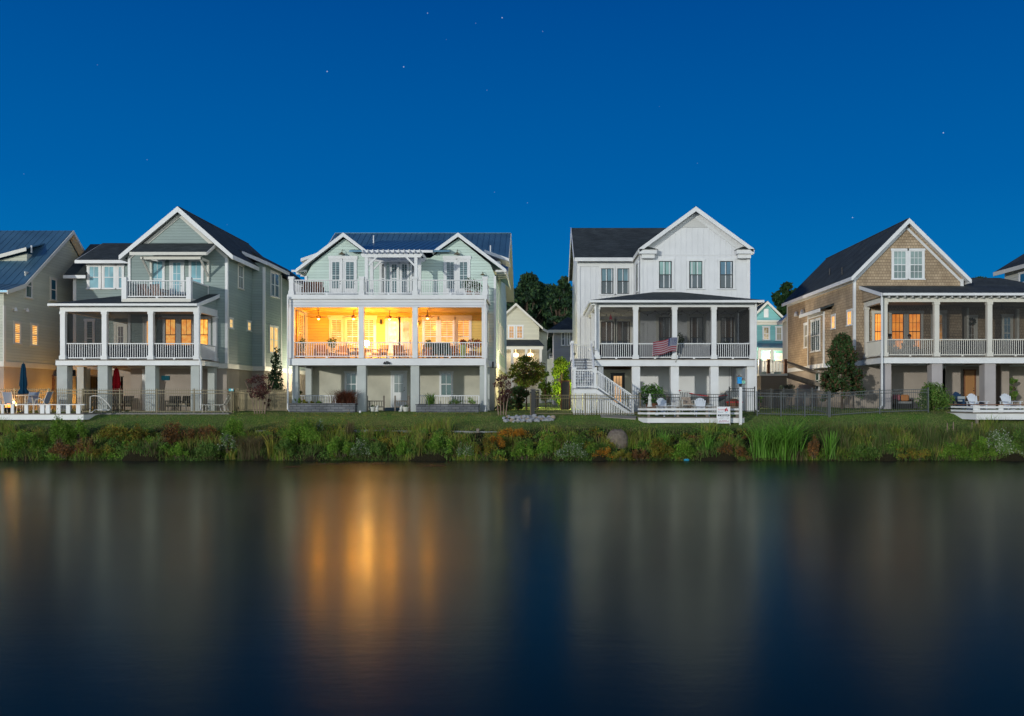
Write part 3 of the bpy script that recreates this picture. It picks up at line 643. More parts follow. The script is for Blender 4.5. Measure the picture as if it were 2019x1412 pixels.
m = MB(); m.tube([(X(1191, 58.5), 58.5, Z(491, 58.5) - .3), (X(1191, 58.5), 58.5, Z(485, 58.5))], .05, 8); m.build('vent_pipe', WHITE, h3)
BG = blindglass('teal_shade_glass', (.27, .47, .44)); BGD = blindglass('dark_lower_glass', (.05, .08, .10))
for a, b_ in ((1185.5, 1209.5), (1217, 1240.5)): window(h3, 'F', 57, X(a, 57), X(b_, 57), Z(580, 57), Z(529.5, 57), blindglass('blue_teal_glass', (.10, .22, .27)), BLACK, WHITE, cols=2, top_only=True, c=.13, pane2=DARKGL, head=0)
for i, (a, b_) in enumerate(((1299, 1324.5), (1358.5, 1384.5), (1419, 1445))): window(h3, 'F', 53.5, X(a, 53.5), X(b_, 53.5), Z(569, 53.5), Z(515, 53.5), BG if i < 2 else BLUEDK, BLACK, WHITE, cols=2, top_only=True, c=.13, pane2=BGD, label='black window with a blue reflection painted on its upper pane' if i == 2 else None)
window(h3, 'L', 6.02, 54.4, 55.3, Z(576, 55), Z(522, 55), BG, BLACK, WHITE, cols=2, c=.11, pane2=BGD)
# porch
PX0, PX1 = X(1173, 50), X(1488, 50)
cx = [X(p_, 50) for p_ in (1177.5, 1253.5, 1330.5, 1408, 1484)]
m = MB(); m.box(PX0 - .12, PX1 + .12, 49.92, 49.98, FB, F1 - .03); m.box(PX0 - .12, PX0 - .06, 49.98, 56.95, FB, F1 - .03); m.box(PX1 + .06, PX1 + .12, 49.98, 53.5, FB, F1 - .03); m.build('deck_band', WHITE, h3)
m = MB(); m.box(PX0 - .06, PX1 + .06, 49.98, 56.95, FB + .08, F1 - .06); m.build('porch_framing', BEAD, h3)
m = MB(); m.box(PX0 - .15, PX1 + .15, 49.88, 56.95, F1 - .055, F1); m.build('porch_floor', GREYWD, h3)
m = MB(); m.box(PX0, PX1, 50.0, 50.3, ZB, Z(593.5, 50)); m.box(PX0, PX0 + .25, 50.3, 56.9, ZB, Z(593.5, 50)); m.box(PX1 - .25, PX1, 50.3, 53.48, ZB, Z(593.5, 50)); m.build('porch_beam', WHITE, h3)
m = MB(); m.box(PX0 + .25, PX1 - .25, 50.3, 56.9, ZB + .1, ZB + .15); m.build('porch_ceiling', vary(mat('white_ceiling', (.55, .55, .53), .6), .05), h3)
for x in cx: column(h3, x, 50.14, .27, F1, ZB)
for a, b_ in zip(cx, cx[1:]):
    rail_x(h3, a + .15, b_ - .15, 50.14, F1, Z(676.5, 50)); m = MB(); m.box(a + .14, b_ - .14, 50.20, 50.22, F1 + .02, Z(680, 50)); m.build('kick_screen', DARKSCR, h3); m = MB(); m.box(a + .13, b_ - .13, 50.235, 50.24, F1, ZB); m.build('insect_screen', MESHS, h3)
rail_y(h3, cx[0], 52.6, 56.8, F1, Z(676.5, 50)); rail_y(h3, cx[-1], 50.3, 53.4, F1, Z(676.5, 50))
column(h3, cx[0], 53.6, .25, F1, ZB); column(h3, cx[0], 51.3 + .02, .18, F1, F1 + 1.15, name='newel_post')
m = MB(); m.box(PX1 - .12, PX1 - .08, 50.3, 53.4, F1 + 1.05, ZB); m.build('screen', SCREEN, h3)
z1 = Z(591.5, 49.5); x0, x1 = 2.8, 12.45; zt = H + 6.39; m = MB()
Pt = [(x0, 49.5, z1), (x1, 49.5, z1), (8.45, 53.5, zt), (6.8, 53.5, zt)]
m.prism(Pt, (0, 0, -.06)); m.prism([(x1, 49.5, z1), (x1, 53.5, z1), (8.45, 53.5, zt)], (0, 0, -.06)); m.prism([(x0, 57.0, z1), (x0, 49.5, z1), (6.8, 53.5, zt), (6.02, 53.5, zt - .31), (5.6, 57, zt - .48)], (0, 0, -.06))
m.build('porch_roof', SHING, h3)
m = MB(); m.box(x0 - .03, x1 + .03, 49.38, 49.48, z1 - .15, z1 - .02); m.box(x0 - .06, x0 + .01, 49.48, 57, z1 - .17, z1 - .02); m.box(x1, x1 + .05, 49.48, 53.4, z1 - .17, z1 - .02)
for k in range(10): m.box(x0 + .02, PX0, 49.7 + k * .72, 49.78 + k * .72, z1 - .26, z1 - .12)
m.build('porch_gutter', WHITE, h3)
for px in (1254.5, 1331, 1409.5): column(h3, X(px, 50), 50.3, .45, G3 - .2, FB, WHITE, 'pier', base=0)
column(h3, X(1482, 50), 50.3, .46, G3 - .2, FB, WHITE, 'pier', base=0); column(h3, X(1185, 50), 50.3, .3, G3 - .2, FB, WHITE, 'pier', base=0); column(h3, X(1480, 50), 53.1, .3, G3 - .2, FB, WHITE, 'pier', base=0)
BRB = BROWNGL
for a, b_ in ((1185, 1210.5), (1216, 1242)): window(h3, 'F', 57, X(a, 57), X(b_, 57), F1 + .2, Z(634, 57), BROWNGL, BLACK, CREAMW, cols=2, c=.13, pane2=NAVYGL)
for a, b_ in ((1299, 1325), (1360, 1386), (1420.5, 1447)): window(h3, 'F', 53.5, X(a, 53.5), X(b_, 53.5), F1 + .2, Z(625.5, 53.5), BROWNGL, BLACK, CREAMW, cols=2, c=.16, pane2=NAVYGL)
d = door(h3, 'F', 53.55 - .05, X(1206, 53.5), X(1230, 53.5), G3 + .1, Z(737, 53.5), litglass('lit_door_glass', (.4, .22, .10), (1.0, .55, .22), .8, 1.5), BLACK, BLACK, c=.05, lite=.85, cols=3, rows=3, label='black glazed door with warm light inside behind the stair')
m = MB(); m.box(2.6, 6.02, 53.5, 57, G3, FB - .1); m.build('ground_floor_wall', vary(mat('cream_wall', (.62, .60, .50), .7), .08), h3)
downspout(h3, X(1175, 49.8) - .02, 49.8, Z(692, 50), z1 - .1, 0); downspout(h3, X(1490.5, 49.8), 49.8, G3, z1 - .1, .1)
m = MB(); m.box(2.30, 2.42, 60.9, 61.1, H + 2.95, H + 3.1); m.lathe((2.22, 61, H + 2.95), [(.03, .1), (.09, 0), (.10, -.05)], 10); m.build('flood_light', DARKM, h3)
# outside stair
st = MB(); LZ = Z(765.5, 47.5); lx0, lx1 = X(1131, 47.5), X(1176, 47.5); y0, y1 = 47.5, 48.7
gs = gz1(2.5, 47.5)
tr = MB(); tr.box(lx0 - .02, lx1 + .02, y0 - .03, y1, LZ - .05, LZ); st.box(lx0, lx1, y0, y0 + .05, LZ - .28, LZ - .052)
n = 10; rise = (F1 - LZ) / n
for i in range(n):
    y = y1 + i * .25; z = LZ + rise * (i + 1); tr.box(lx0 + .03, lx1 - .03, y - .03, y + .27, z - .045, z); st.box(lx0 + .03, lx1 - .03, y, y + .025, z - rise, z - .045)
ytop = y1 + (n - 1) * .25
tr.box(lx0, 3.25, ytop, 52.6, F1 - .05, F1 - .002)
nb = 8; rb = (LZ - gs) / nb; run = (X(1246, 47.9) - lx1) / nb
for i in range(nb - 1):
    x = lx1 + i * run; z = LZ - rb * (i + 1); tr.box(x + .02, x + run + .04, y0 + .05, y1 - .05, z - .045, z); st.box(x, x + .025, y0 + .05, y1 - .05, z - .04, z + rb - .05)
st.prism([(lx1, y0 + .02, LZ - .05), (lx1 + run * nb, y0 + .02, gs + .05), (lx1 + run * nb, y0 + .02, gs - .15), (lx1, y0 + .02, LZ - .3)], (0, .05, 0))
for x in (lx0, lx1 - .04): st.prism([(x, y1, LZ), (x, ytop + .2, F1 - .02), (x, ytop + .2, F1 - .32), (x, y1, LZ - .3)], (.05, 0, 0))
stair = empty('outside_staircase', ((lx0 + lx1) / 2, y1, gs), 'white outside staircase with a landing at the left of the white farmhouse', 'staircase')
st.build('stringer', WHITE, stair); tr.build('tread', vary(mat('grey_tread', (.24, .24, .25), .7), .15), stair)
m = MB(); s_ = .125
for i in range(int((lx1 - lx0) / s_) + 1): x = lx0 + i * s_; m.box(x, x + .085, y0 + .06, y0 + .08, gs - .15, LZ - .28)
for i in range(int((ytop - y0) / s_)): y = y0 + .1 + i * s_; m.box(lx0, lx0 + .02, y, y + .085, gs - .15, LZ - .28 if y < y1 else LZ - .3 + (y - y1) * rise / .25)
for i in range(int(run * nb / s_) - 1):
    x = lx1 + .05 + i * s_; k = int((x - lx1) / run); m.box(x, x + .085, y0 + .08, y0 + .1, gs - .15, LZ - rb * (k + 1) - .05)
m.build('skirt', WHITE, stair)
def slope_rail(parent, p, q, h=.95, sp=.13):
    m = MB(); p, q = Vector(p), Vector(q); m.bar(p + Vector((0, 0, h)), q + Vector((0, 0, h)), .09, .05); m.bar(p + Vector((0, 0, .12)), q + Vector((0, 0, .12)), .05, .06)
    n = max(2, int((Vector((q.x - p.x, q.y - p.y, 0)).length) / sp))
    for i in range(1, n): c = p.lerp(q, i / n); m.box(c.x - .017, c.x + .017, c.y - .017, c.y + .017, c.z + .13, c.z + h - .02)
    return m.build('railing', WHITE, parent)
np_ = [(lx0 + .06, y0 + .06, LZ, 1.12), (lx1 - .06, y0 + .06, LZ, 1.12), (lx0 + .06, ytop + .2, F1, 1.1), (lx1 - .06, ytop + .2, F1, 1.1), (lx0 + .06, 52.5, F1, 1.1), (lx1 + run * nb, y0 + .06, gs - .1, 1.15), (lx1 + run * nb, y1 - .06, gs - .1, 1.15), (lx1 - .06, y1 - .06, LZ, 1.12), (lx0 + .06, y1 - .06, LZ, 1.12)]
for x, y, z, hh in np_: column(stair, x, y, .12, z, z + hh, name='newel_post', base=.02)
rail_x(stair, lx0 + .12, lx1 - .12, y0 + .06, LZ, LZ + .98, sp=.13)
rail_y(stair, lx0 + .06, y0 + .12, y1 - .12, LZ, LZ + .98); rail_y(stair, lx0 + .06, ytop + .26, 52.44, F1, F1 + .98); rail_x(stair, lx0 + .12, cx[0] - .1, 52.5, F1, F1 + .98)
for y in (y0 + .06, y1 - .06): slope_rail(stair, (lx1, y, LZ), (lx1 + run * nb - .06, y, gs + .12))
for x in (lx0 + .06, lx1 - .06): slope_rail(stair, (x, y1, LZ + .05), (x, ytop + .14, F1))

# ------------------------------------------------------------------ HOUSE: tan shingle house
G4 = gz1(22, 50); h4 = empty('house', (22, 53, G4), 'tan shingle house with a steep gable and a long white porch', 'house')
F1 = Z(703, 50); FB = Z(716.5, 50); ZB = Z(595.5, 50)
m = MB(); m.prism([(18.75, 53, F1 - .1), (25.2, 53, F1 - .1), (25.2, 53, H + 7.25), (21.9, 53, H + 10.45), (18.75, 53, H + 7.4)], (0, 14.4, 0))
m.box(24.9, 31.2, 54.2, 60, F1 - .1, H + 6.3); m.box(18.25, 18.8, 57.1, 60.5, F1 - .1, H + 5.7)
m.build('wall', TANSH, h4)
m = MB(); m.box(18.8, 25.15, 53.1, 67.3, G4 - .2, F1 - .4); m.box(24, 31.1, 54.3, 60, G4 - .2, F1 - .4); m.build('foundation_wall', TANST, h4)
m = MB(); m.box(18.68, 25.25, 52.93, 67.5, F1 - .4, F1 - .11); m.box(18.2, 18.7, 57.05, 60.55, F1 - .38, F1 - .11); m.box(25, 31.3, 54.12, 60, F1 - .4, F1 - .11); m.build('band_board', WHITE, h4)
gabroof(h4, 21.85, H + 10.66, 18.45, H + 7.22, 25.5, H + 7.06, 52.55, 67.7, SHING, WHITE, .14, .27)
m = MB(); m.box(18.70, 18.84, 52.94, 53.1, F1 - .1, H + 7.2); m.box(25.08, 25.26, 52.94, 53.1, H + 6, H + 7.1); m.box(18.72, 18.76, 67.2, 67.38, F1 - .1, H + 7.2)
m.prism([(18.8, 52.95, H + 7.15), (21.87, 52.95, H + 10.27), (21.87, 52.95, H + 10.08), (18.8, 52.95, H + 6.95)], (0, .04, 0)); m.prism([(25.2, 52.95, H + 7.0), (21.87, 52.95, H + 10.27), (21.87, 52.95, H + 10.08), (25.2, 52.95, H + 6.8)], (0, .04, 0))
for y in (57.1, 60.4): m.box(18.22, 18.30, y - .02, y + .14, F1 - .1, H + 5.6)
m.box(18.70, 18.75, 53.1, 67.3, H + 6.9, H + 7.2)
m.box(18.2, 18.25, 57.2, 60.4, H + 5.35, H + 5.62); m.build('corner_board', WHITE, h4)
m = MB(); m.prism([(17.85, 56.6, H + 5.72), (17.85, 61, H + 5.72), (18.74, 61, H + 6.05), (18.74, 56.6, H + 6.05)], (0, 0, -.12)); r = m.build('bay_roof', SHING, h4)
m = MB(); m.box(17.8, 17.85, 56.55, 61.05, H + 5.5, H + 5.72); m.build('fascia', WHITE, r)
for a, b_, t, bt in ((1670.5, 1680.5, 613.5, 641), (1639.6, 1647.6, 623, 648)):
    ya, yb = 18.75 * F / (b_ - VX), 18.75 * F / (a - VX); yc = (ya + yb) / 2
    window(h4, 'L', 18.75, ya + .1, yb - .1, Z(bt, yc), Z(t, yc), ORL, cols=2, rows=2, split=False, c=.10, label='small square lit window')
ya, yb = 18.25 * F / (1617 - VX), 18.25 * F / (1600 - VX)
for k in range(2): window(h4, 'L', 18.25, ya + k * (yb - ya) / 2 + .04, ya + (k + 1) * (yb - ya) / 2 - .04, Z(692, 58.5), Z(631, 58.5), blindglass('grey_green_blind', (.18, .23, .22), .13), cols=2, c=.09)
window(h4, 'L', 18.75, 62.1, 62.9, Z(685, 62.5), Z(640, 62.5), blindglass('pale_blind', (.5, .48, .42)), cols=1, c=.12)
window(h4, 'L', 18.8, 59.8, 60.5, Z(768, 60), Z(732, 60), GREENGL, cols=1, c=.05)
for y, z in ((64.5, 621), (63, 617)):
    m = MB(); m.lathe((18.6, y, Z(z, y)), [(.04, .25), (.14, .1), (.17, -.1), (.05, -.12)], 8); m.build('side_vent', WHITE, h4)
for px, py, D_ in ((1660, 529, 56), (1635.5, 537, 60)):
    x = X(px, D_); m = MB(); zz = H + 7.2 + (x - 18.45) * 1.0; m.tube([(x, D_, zz - .2), (x, D_, zz + .45)], .05, 6); m.build('vent_pipe', DARKM, h4)
# gable window (pair)
for a, b_ in ((1761, 1786.5), (1793.5, 1819)): window(h4, 'F', 53, X(a, 53), X(b_, 53), Z(550, 53), Z(494.5, 53), blindglass('gable_glass', (.24, .36, .35)), cols=3, rows=2, c=.11, pane2=blindglass('gable_glass_low', (.10, .17, .17)))
m = MB(); m.box(18.82, 21, 67.8, 68.9, G4, H + 5.9); m.build('rear_wing_wall', CREAMW, h4)
m = MB(); m.prism([(18.45, 67.75, H + 5.9), (21, 67.75, H + 8.2), (21, 67.75, H + 7.95), (18.45, 67.75, H + 5.65)], (0, 1.4, 0)); m.build('rear_wing_roof', CREAMW, h4)
# porch
PX0, PX1 = X(1741, 50), 33.0
m = MB(); m.box(PX0 - .1, PX1, 49.92, 49.98, FB, F1 - .04); m.box(PX0 - .1, PX0 - .04, 49.98, 53, FB, F1 - .04); m.build('deck_band', WHITE, h4)
m = MB(); m.box(PX0 - .04, PX1, 49.98, 54.15, FB + .08, F1 - .06); m.build('porch_framing', BEAD, h4)
m = MB(); m.box(PX0 - .13, PX1, 49.88, 54.15, F1 - .055, F1); m.build('porch_floor', GREYWD, h4)
m = MB(); m.box(PX0, PX1, 50, 50.3, ZB, Z(583.5, 50)); m.box(PX0 + .01, PX0 + .27, 50.3, 52.99, ZB, Z(583.5, 50)); m.build('porch_beam', CREAMW, h4)
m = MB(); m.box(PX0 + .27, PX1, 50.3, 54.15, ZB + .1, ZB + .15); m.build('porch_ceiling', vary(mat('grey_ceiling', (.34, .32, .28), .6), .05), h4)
cx = [X(1745.3, 50), X(1847.5, 50), X(1952, 50), X(2057, 50), X(2162, 50)]
for x in cx: column(h4, x, 50.14, .27, F1, ZB, CREAMW)
column(h4, cx[0], 52.85, .22, F1, ZB, CREAMW)
for a, b_ in zip(cx, cx[1:]):
    rail_x(h4, a + .15, b_ - .15, 50.14, F1, Z(668.5, 50), CREAMW)
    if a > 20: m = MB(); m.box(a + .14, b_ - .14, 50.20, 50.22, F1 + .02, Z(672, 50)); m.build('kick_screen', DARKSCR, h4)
    m = MB(); m.box(a + .13, b_ - .13, 50.235, 50.24, F1, ZB); m.build('insect_screen', MESHS, h4)
rail_y(h4, cx[0], 50.3, 52.7, F1, Z(668.5, 50), CREAMW)
z1, zt = Z(578, 49.6), H + 6.7
m = MB(); slab(m, (19.1, 49.55, z1), (33, 49.55, z1), (33, 53.0, zt), (19.1, 53.0, zt), .1); slab(m, (25.26, 53.0, zt), (30, 53.0, zt), (28.5, 55.0, zt + .75), (25.26, 55.0, zt + .75), .1); m.build('porch_roof', SHING, h4)
m = MB(); m.box(19.1, 33, 49.42, 49.53, z1 - .15, z1 - .01)
m.prism([(19.08, 49.5, z1), (19.08, 53, zt), (19.08, 53, zt - .2), (19.08, 49.5, z1 - .2)], (-.05, 0, 0))
for k in range(27): x = 19.5 + k * .44; m.box(x, x + .06, 49.62, 50.0, z1 - .24, z1 - .13)
m.build('porch_gutter', WHITE, h4)
m = MB(); m.prism([(19.2, 50.1, ZB + .3), (19.2, 52.98, ZB + .3), (19.2, 52.98, zt - .15), (19.2, 50.1, z1 - .12)], (.06, 0, 0)); m.build('gable_infill', TANSH, h4)
for a, b_ in ((1724, 1741), (1757.5, 1781.5), (1791, 1815)): window(h4, 'F', 53, X(a, 53), X(b_, 53), F1 + .55, Z(618.5, 53), ORG, sash=REDWD, trim=CREAMW, cols=3, rows=2, c=.15)  # dark sashes: backlit look put into their colour
door(h4, 'F', 53, X(1840, 53), X(1861, 53), F1, Z(617, 53), litglass('painted_door_reflection', (.03, .03, .03), (1.0, .45, .12), .5, .9), CREAMW, CREAMW, c=.15, lite=.8, cols=2, rows=4, label='cream porch door with orange light in its glass')  # orange reflection painted as glow in the door glass
door(h4, 'F', 54.2, X(1904, 54.2), X(1923, 54.2), F1, Z(625, 54.2), BROWNGL, CREAMW, CREAMW, c=.12, lite=.8, cols=3, rows=4, label='cream porch door with a dark wreath')
window(h4, 'F', 54.2, X(1978, 54.2), X(1993, 54.2), F1 + .6, Z(624, 54.2), BLUEDK, CREAMW, CREAMW, cols=2, rows=2, c=.12)
m = MB(); m.box(X(1895.5, 54), X(1899.5, 54), 53.3, 54.2, F1, ZB); m.box(X(2004, 54), X(2008, 54), 53.9, 54.19, F1, ZB); m.build('corner_board', CREAMW, h4)
for px, w in ((1751, .45), (1848.5, .60), (1953, .62), (2060, .6)): column(h4, X(px, 50), 50.35, w, G4 - .2, FB, vary(mat('pier_grey_tan', (.40, .37, .37), .85), .12), 'pier', base=0)
column(h4, X(1993, 52), 52.9, .5, G4 - .2, FB, TANST, 'pier', base=0)
door(h4, 'F', 53.15, X(1843, 53), X(1860, 53), G4 + .05, Z(727, 53), GREENGL, WHITE, WHITE, c=.16, lite=.8, label='white ground floor door behind the second pier')
door(h4, 'F', 54.3, X(1902.5, 54.3), X(1921, 54.3), G4 + .05, Z(731, 54.3), mat('wood_panel', (.36, .18, .07), .5), mat('oak_door', (.38, .19, .07), .5), REDWD, c=.08, lite=.9, cols=1, rows=5, label='golden wood ground floor door')
downspout(h4, X(1739, 49.7), 49.7, G4 + .05, z1 - .1, -.2)
# ------------------------------------------------------------------ HOUSE: sage green house at the left
G1 = gz1(-21, 50); h1 = empty('house', (-21.5, 53, G1), 'sage green house with a tall front gable, small upper balcony and orange lit porch windows', 'house')
F1 = Z(709, 50); FB = Z(720.5, 50); ZB = Z(614.5, 50)
m = MB(); m.prism([(-24.56, 53, F1 - .1), (-18.69, 53, F1 - .1), (-18.69, 53, H + 8.45), (-21.5, 53, H + 11.1), (-24.56, 53, H + 8.45)], (0, 12, 0))
m.box(-20, -17.9, 57.6, 61.4, F1 - .1, H + 8.8); m.box(-20, -17.93, 61.4, 70, F1 - .1, H + 8.35); m.box(-29.35, -24.5, 55.9, 64, F1 - .1, H + 7.6); m.box(-28.5, -24.5, 55.88, 58.5, H + 7.5, H + 8.5)
m.build('wall', SAGE, h1)
m = MB(); m.box(-24.5, -18.75, 53.1, 64.9, G1 - .2, F1 - .4); m.box(-20, -17.96, 57.7, 69.9, G1 - .2, F1 - .4); m.box(-29.3, -24, 56, 63.9, G1 - .2, F1 - .4); m.build('foundation_wall', TANST, h1)
m = MB(); m.box(-24.6, -18.63, 52.94, 65, F1 - .4, F1 - .11); m.box(-20, -17.85, 57.55, 70, F1 - .395, F1 - .11); m.box(-29.4, -24.5, 55.85, 64, F1 - .39, F1 - .11); m.build('band_board', CREAMW, h1)
gabroof(h1, -21.5, H + 11.38, -24.95, H + 8.50, -18.25, H + 8.52, 52.65, 65.3, SHING, WHITE, .14, .3)
m = MB(); m.prism([(-24.6, 52.95, H + 8.45), (-21.5, 52.95, H + 11.02), (-21.5, 52.95, H + 10.78), (-24.6, 52.95, H + 8.2)], (0, .045, 0)); m.prism([(-18.65, 52.95, H + 8.45), (-21.5, 52.95, H + 11.02), (-21.5, 52.95, H + 10.78), (-18.65, 52.95, H + 8.2)], (0, .045, 0)); m.build('frieze_board', CREAMW, h1)
m = MB(); m.box(-24.60, -24.44, 52.94, 53.1, F1 - .1, H + 8.35); m.box(-18.80, -18.64, 52.94, 53.12, F1 - .1, H + 8.35); m.box(-18.0, -17.86, 57.55, 57.75, F1 - .1, H + 8.5); m.box(-17.9, -17.86, 61.25, 61.42, F1 - .1, H + 8.5); m.box(-29.4, -29.2, 55.85, 56, F1 - .1, H + 7.6); m.build('corner_board', WHITE, h1)
m = MB(); slab(m, (-17.6, 57.2, H + 8.8), (-17.6, 62.2, H + 8.8), (-19.5, 62.2, H + 9.6), (-19.5, 57.2, H + 9.6), .12); slab(m, (-17.55, 61.6, H + 8.4), (-17.55, 70.4, H + 8.4), (-20, 70.4, H + 10.2), (-20, 61.6, H + 10.2), .12)
slab(m, (-29.8, 55.5, H + 7.7), (-28.52, 55.5, H + 7.7), (-28.52, 58.8, H + 10.2), (-29.8, 58.8, H + 10.2), .12); slab(m, (-29.8, 58.8, H + 10.2), (-24, 58.8, H + 10.2), (-24, 64.4, H + 7.7), (-29.8, 64.4, H + 7.7), .12)
slab(m, (-28.95, 55.35, H + 8.62), (-24, 55.35, H + 8.62), (-24, 58.75, H + 10.26), (-28.95, 58.75, H + 10.26), .1); m.build('roof', SHING, h1)
m = MB(); m.prism([(-17.6, 57.15, H + 8.8), (-19.2, 57.15, H + 9.48), (-19.2, 57.15, H + 9.25), (-17.6, 57.15, H + 8.57)], (0, .05, 0)); m.box(-17.6, -17.55, 57.15, 62.2, H + 8.58, H + 8.79); m.box(-17.55, -17.5, 61.7, 70.4, H + 8.18, H + 8.39)
m.box(-29.0, -24.9, 55.28, 55.35, H + 8.4, H + 8.6); m.box(-29.8, -28.4, 55.43, 55.5, H + 7.48, H + 7.68); m.prism([(-29.02, 55.35, H + 8.6), (-29.02, 58.7, H + 10.2), (-29.02, 58.7, H + 10.0), (-29.02, 55.35, H + 8.4)], (.05, 0, 0))
m.build('fascia', WHITE, h1)
for a, b_ in ((176, 196), (205.5, 225.5), (234, 254)): window(h1, 'F', 55.88, X(a, 55.9), X(b_, 55.9) - (.4 if a > 230 else 0), Z(569, 55.9), Z(525, 55.9), BLUEGL, cols=2, top_only=True, c=.13)
# balcony with awning
F2 = H + 5.62; bx0, bx1 = X(246, 50.4), X(373, 50.4)
m = MB(); m.box(bx0 - .12, bx1 + .15, 50.32, 53, H + 5.5, F2 + .05); m.box(bx0 - .1, bx1 + .12, 50.28, 50.32, H + 5.35, F2); m.build('balcony_floor', CREAMW, h1)
for x in (bx0, bx1): column(h1, x, 50.42, .27, F2 - .15, H + 6.86, name='newel_post', base=0)
rail_x(h1, bx0 + .14, bx1 - .14, 50.4, F2 + .05, Z(553, 50.4), sp=.14)
m = MB()
for x in (bx0 - .05, bx1 + .02): m.box(x, x + .1, 50.55, 53, F2 - .3, H + 6.62)
m.build('balcony_side_wall', SAGE, h1)
m = MB()
for x in (bx0 - .08, bx1 - .01): m.box(x, x + .16, 50.55, 53, H + 6.62, H + 6.70)
m.box(bx1 + .0, bx1 + .14, 52.9, 52.99, F2 - .3, H + 6.6); m.build('cap_board', WHITE, h1)
m = MB(); slab(m, (-23.75, 51.45, H + 8.45), (-19.35, 51.45, H + 8.45), (-19.35, 53, H + 9.25), (-23.75, 53, H + 9.25), .08); aw = m.build('awning_roof', SHING, h1)
m = MB(); m.box(-23.78, -19.32, 51.38, 51.44, H + 8.28, H + 8.46); m.prism([(-19.33, 51.42, H + 8.46), (-19.33, 53, H + 9.27), (-19.33, 53, H + 9.08), (-19.33, 51.42, H + 8.28)], (.05, 0, 0)); m.box(-23.3, -19.75, 51.7, 51.82, H + 8.08, H + 8.27)
for x in (-23.2, -19.8): m.box(x - .05, x + .05, 51.6, 52.98, H + 8.08, H + 8.22); m.bar((x, 51.75, H + 8.12), (x, 52.9, H + 7.25), .1, .1); m.box(x - .06, x + .06, 52.86, 53, H + 6.95, H + 8.1)
m.build('awning_bracket', CREAMW, aw)
window(h1, 'F', 53, X(299.5, 53), X(321.5, 53), F2 + .4, Z(514.5, 53), BLUEGL, cols=2, top_only=True, c=.11); window(h1, 'F', 53, X(376, 53), X(398, 53), F2 + .4, Z(514, 53), BLUEGL, cols=2, top_only=True, c=.11)
door(h1, 'F', 53, X(338, 53), X(360, 53), F2 + .05, Z(513.5, 53), BLUEGL, c=.11, lite=.85, label='white balcony door with blue blinds')
# lower porch
PX0, PX1 = X(118, 50), X(391, 50); m = MB()
z1, zt = Z(598.5, 49.7), H + 6.2
m.prism([(-27.5, 49.7, z1), (-19.2, 49.7, z1), (-19.2, 53, zt), (-24.2, 53, zt)], (0, 0, -.08)); m.prism([(-27.5, 49.7, z1), (-24.2, 53, zt), (-24.58, 55.9, zt + .1), (-27.5, 55.9, z1)], (0, 0, -.08)); m.build('porch_roof', SHING, h1)
m = MB(); m.box(-27.53, -19.17, 49.58, 49.68, z1 - .14, z1 - .01); m.prism([(-19.18, 49.65, z1), (-19.18, 53, zt), (-19.18, 53, zt - .22), (-19.18, 49.65, z1 - .2)], (.05, 0, 0)); m.box(-27.57, -27.51, 49.7, 55.9, z1 - .16, z1 - .01); m.build('porch_gutter', WHITE, h1)
m = MB(); m.prism([(-19.4, 50.1, ZB + .3), (-19.4, 53, ZB + .3), (-19.4, 53, zt - .1), (-19.4, 50.1, z1 - .1)], (.05, 0, 0)); m.build('gable_infill', SAGE, h1)
m = MB(); m.box(PX0, PX1, 50, 50.28, ZB, Z(601.5, 50)); m.box(PX1 - .25, PX1, 50.28, 52.99, ZB - .02, Z(601.5, 50)); m.box(PX0, PX0 + .25, 50.28, 55.85, ZB, Z(601.5, 50)); m.build('porch_beam', WHITE, h1)
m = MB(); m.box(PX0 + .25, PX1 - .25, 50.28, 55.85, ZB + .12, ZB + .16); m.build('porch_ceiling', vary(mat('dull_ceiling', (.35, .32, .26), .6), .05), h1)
m = MB(); m.box(PX0 - .2, PX1 + .1, 49.92, 49.98, FB, F1 - .03); m.box(PX1 + .04, PX1 + .1, 49.98, 52.93, FB, F1 - .03); m.build('deck_band', WHITE, h1)
m = MB(); m.box(PX0 - .15, PX1 + .04, 49.98, 55.84, FB + .08, F1 - .06); m.build('porch_framing', BEAD, h1)
m = MB(); m.box(PX0 - .2, PX1 + .12, 49.88, 55.84, F1 - .055, F1); m.build('porch_floor', GREYWD, h1)
cx = [X(p_, 50) for p_ in (123, 205, 296.5, 387)]
for x in cx: column(h1, x, 50.14, .27, F1, ZB)
column(h1, cx[-1] + .02, 52.85, .22, F1, ZB)
for a, b_ in zip(cx, cx[1:]):
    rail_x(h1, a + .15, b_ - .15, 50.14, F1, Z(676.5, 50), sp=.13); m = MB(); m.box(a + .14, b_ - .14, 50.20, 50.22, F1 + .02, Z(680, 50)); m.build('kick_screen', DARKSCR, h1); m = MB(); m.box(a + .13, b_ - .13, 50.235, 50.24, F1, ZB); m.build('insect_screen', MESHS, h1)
rail_y(h1, cx[-1], 50.3, 52.7, F1, Z(676.5, 50)); rail_y(h1, cx[0], 50.3, 55.8, F1, Z(676.5, 50))
for a, b_ in ((326, 347), (357, 378.5), (393, 411)): window(h1, 'F', 53, X(a, 53), X(b_, 53), F1 + .65, Z(629, 53), ORL, cols=2, top_only=True, c=.15, sash=REDWD)
door(h1, 'F', 53, X(286, 53), X(304, 53), F1, Z(629, 53), ORL, WHITE, CREAMW, c=.13, lite=.85, label='white porch door with an orange lit pane')
door(h1, 'F', 55.88, X(230, 55.9), X(247, 55.9), F1, Z(640, 55.9), BROWNGL, CREAMW, CREAMW, c=.15, lite=.85, label='cream porch door with brown curtain')
window(h1, 'F', 55.88, X(171, 55.9), X(184, 55.9), F1 + .5, Z(633, 55.9), SLATGL, cols=1, c=.12)
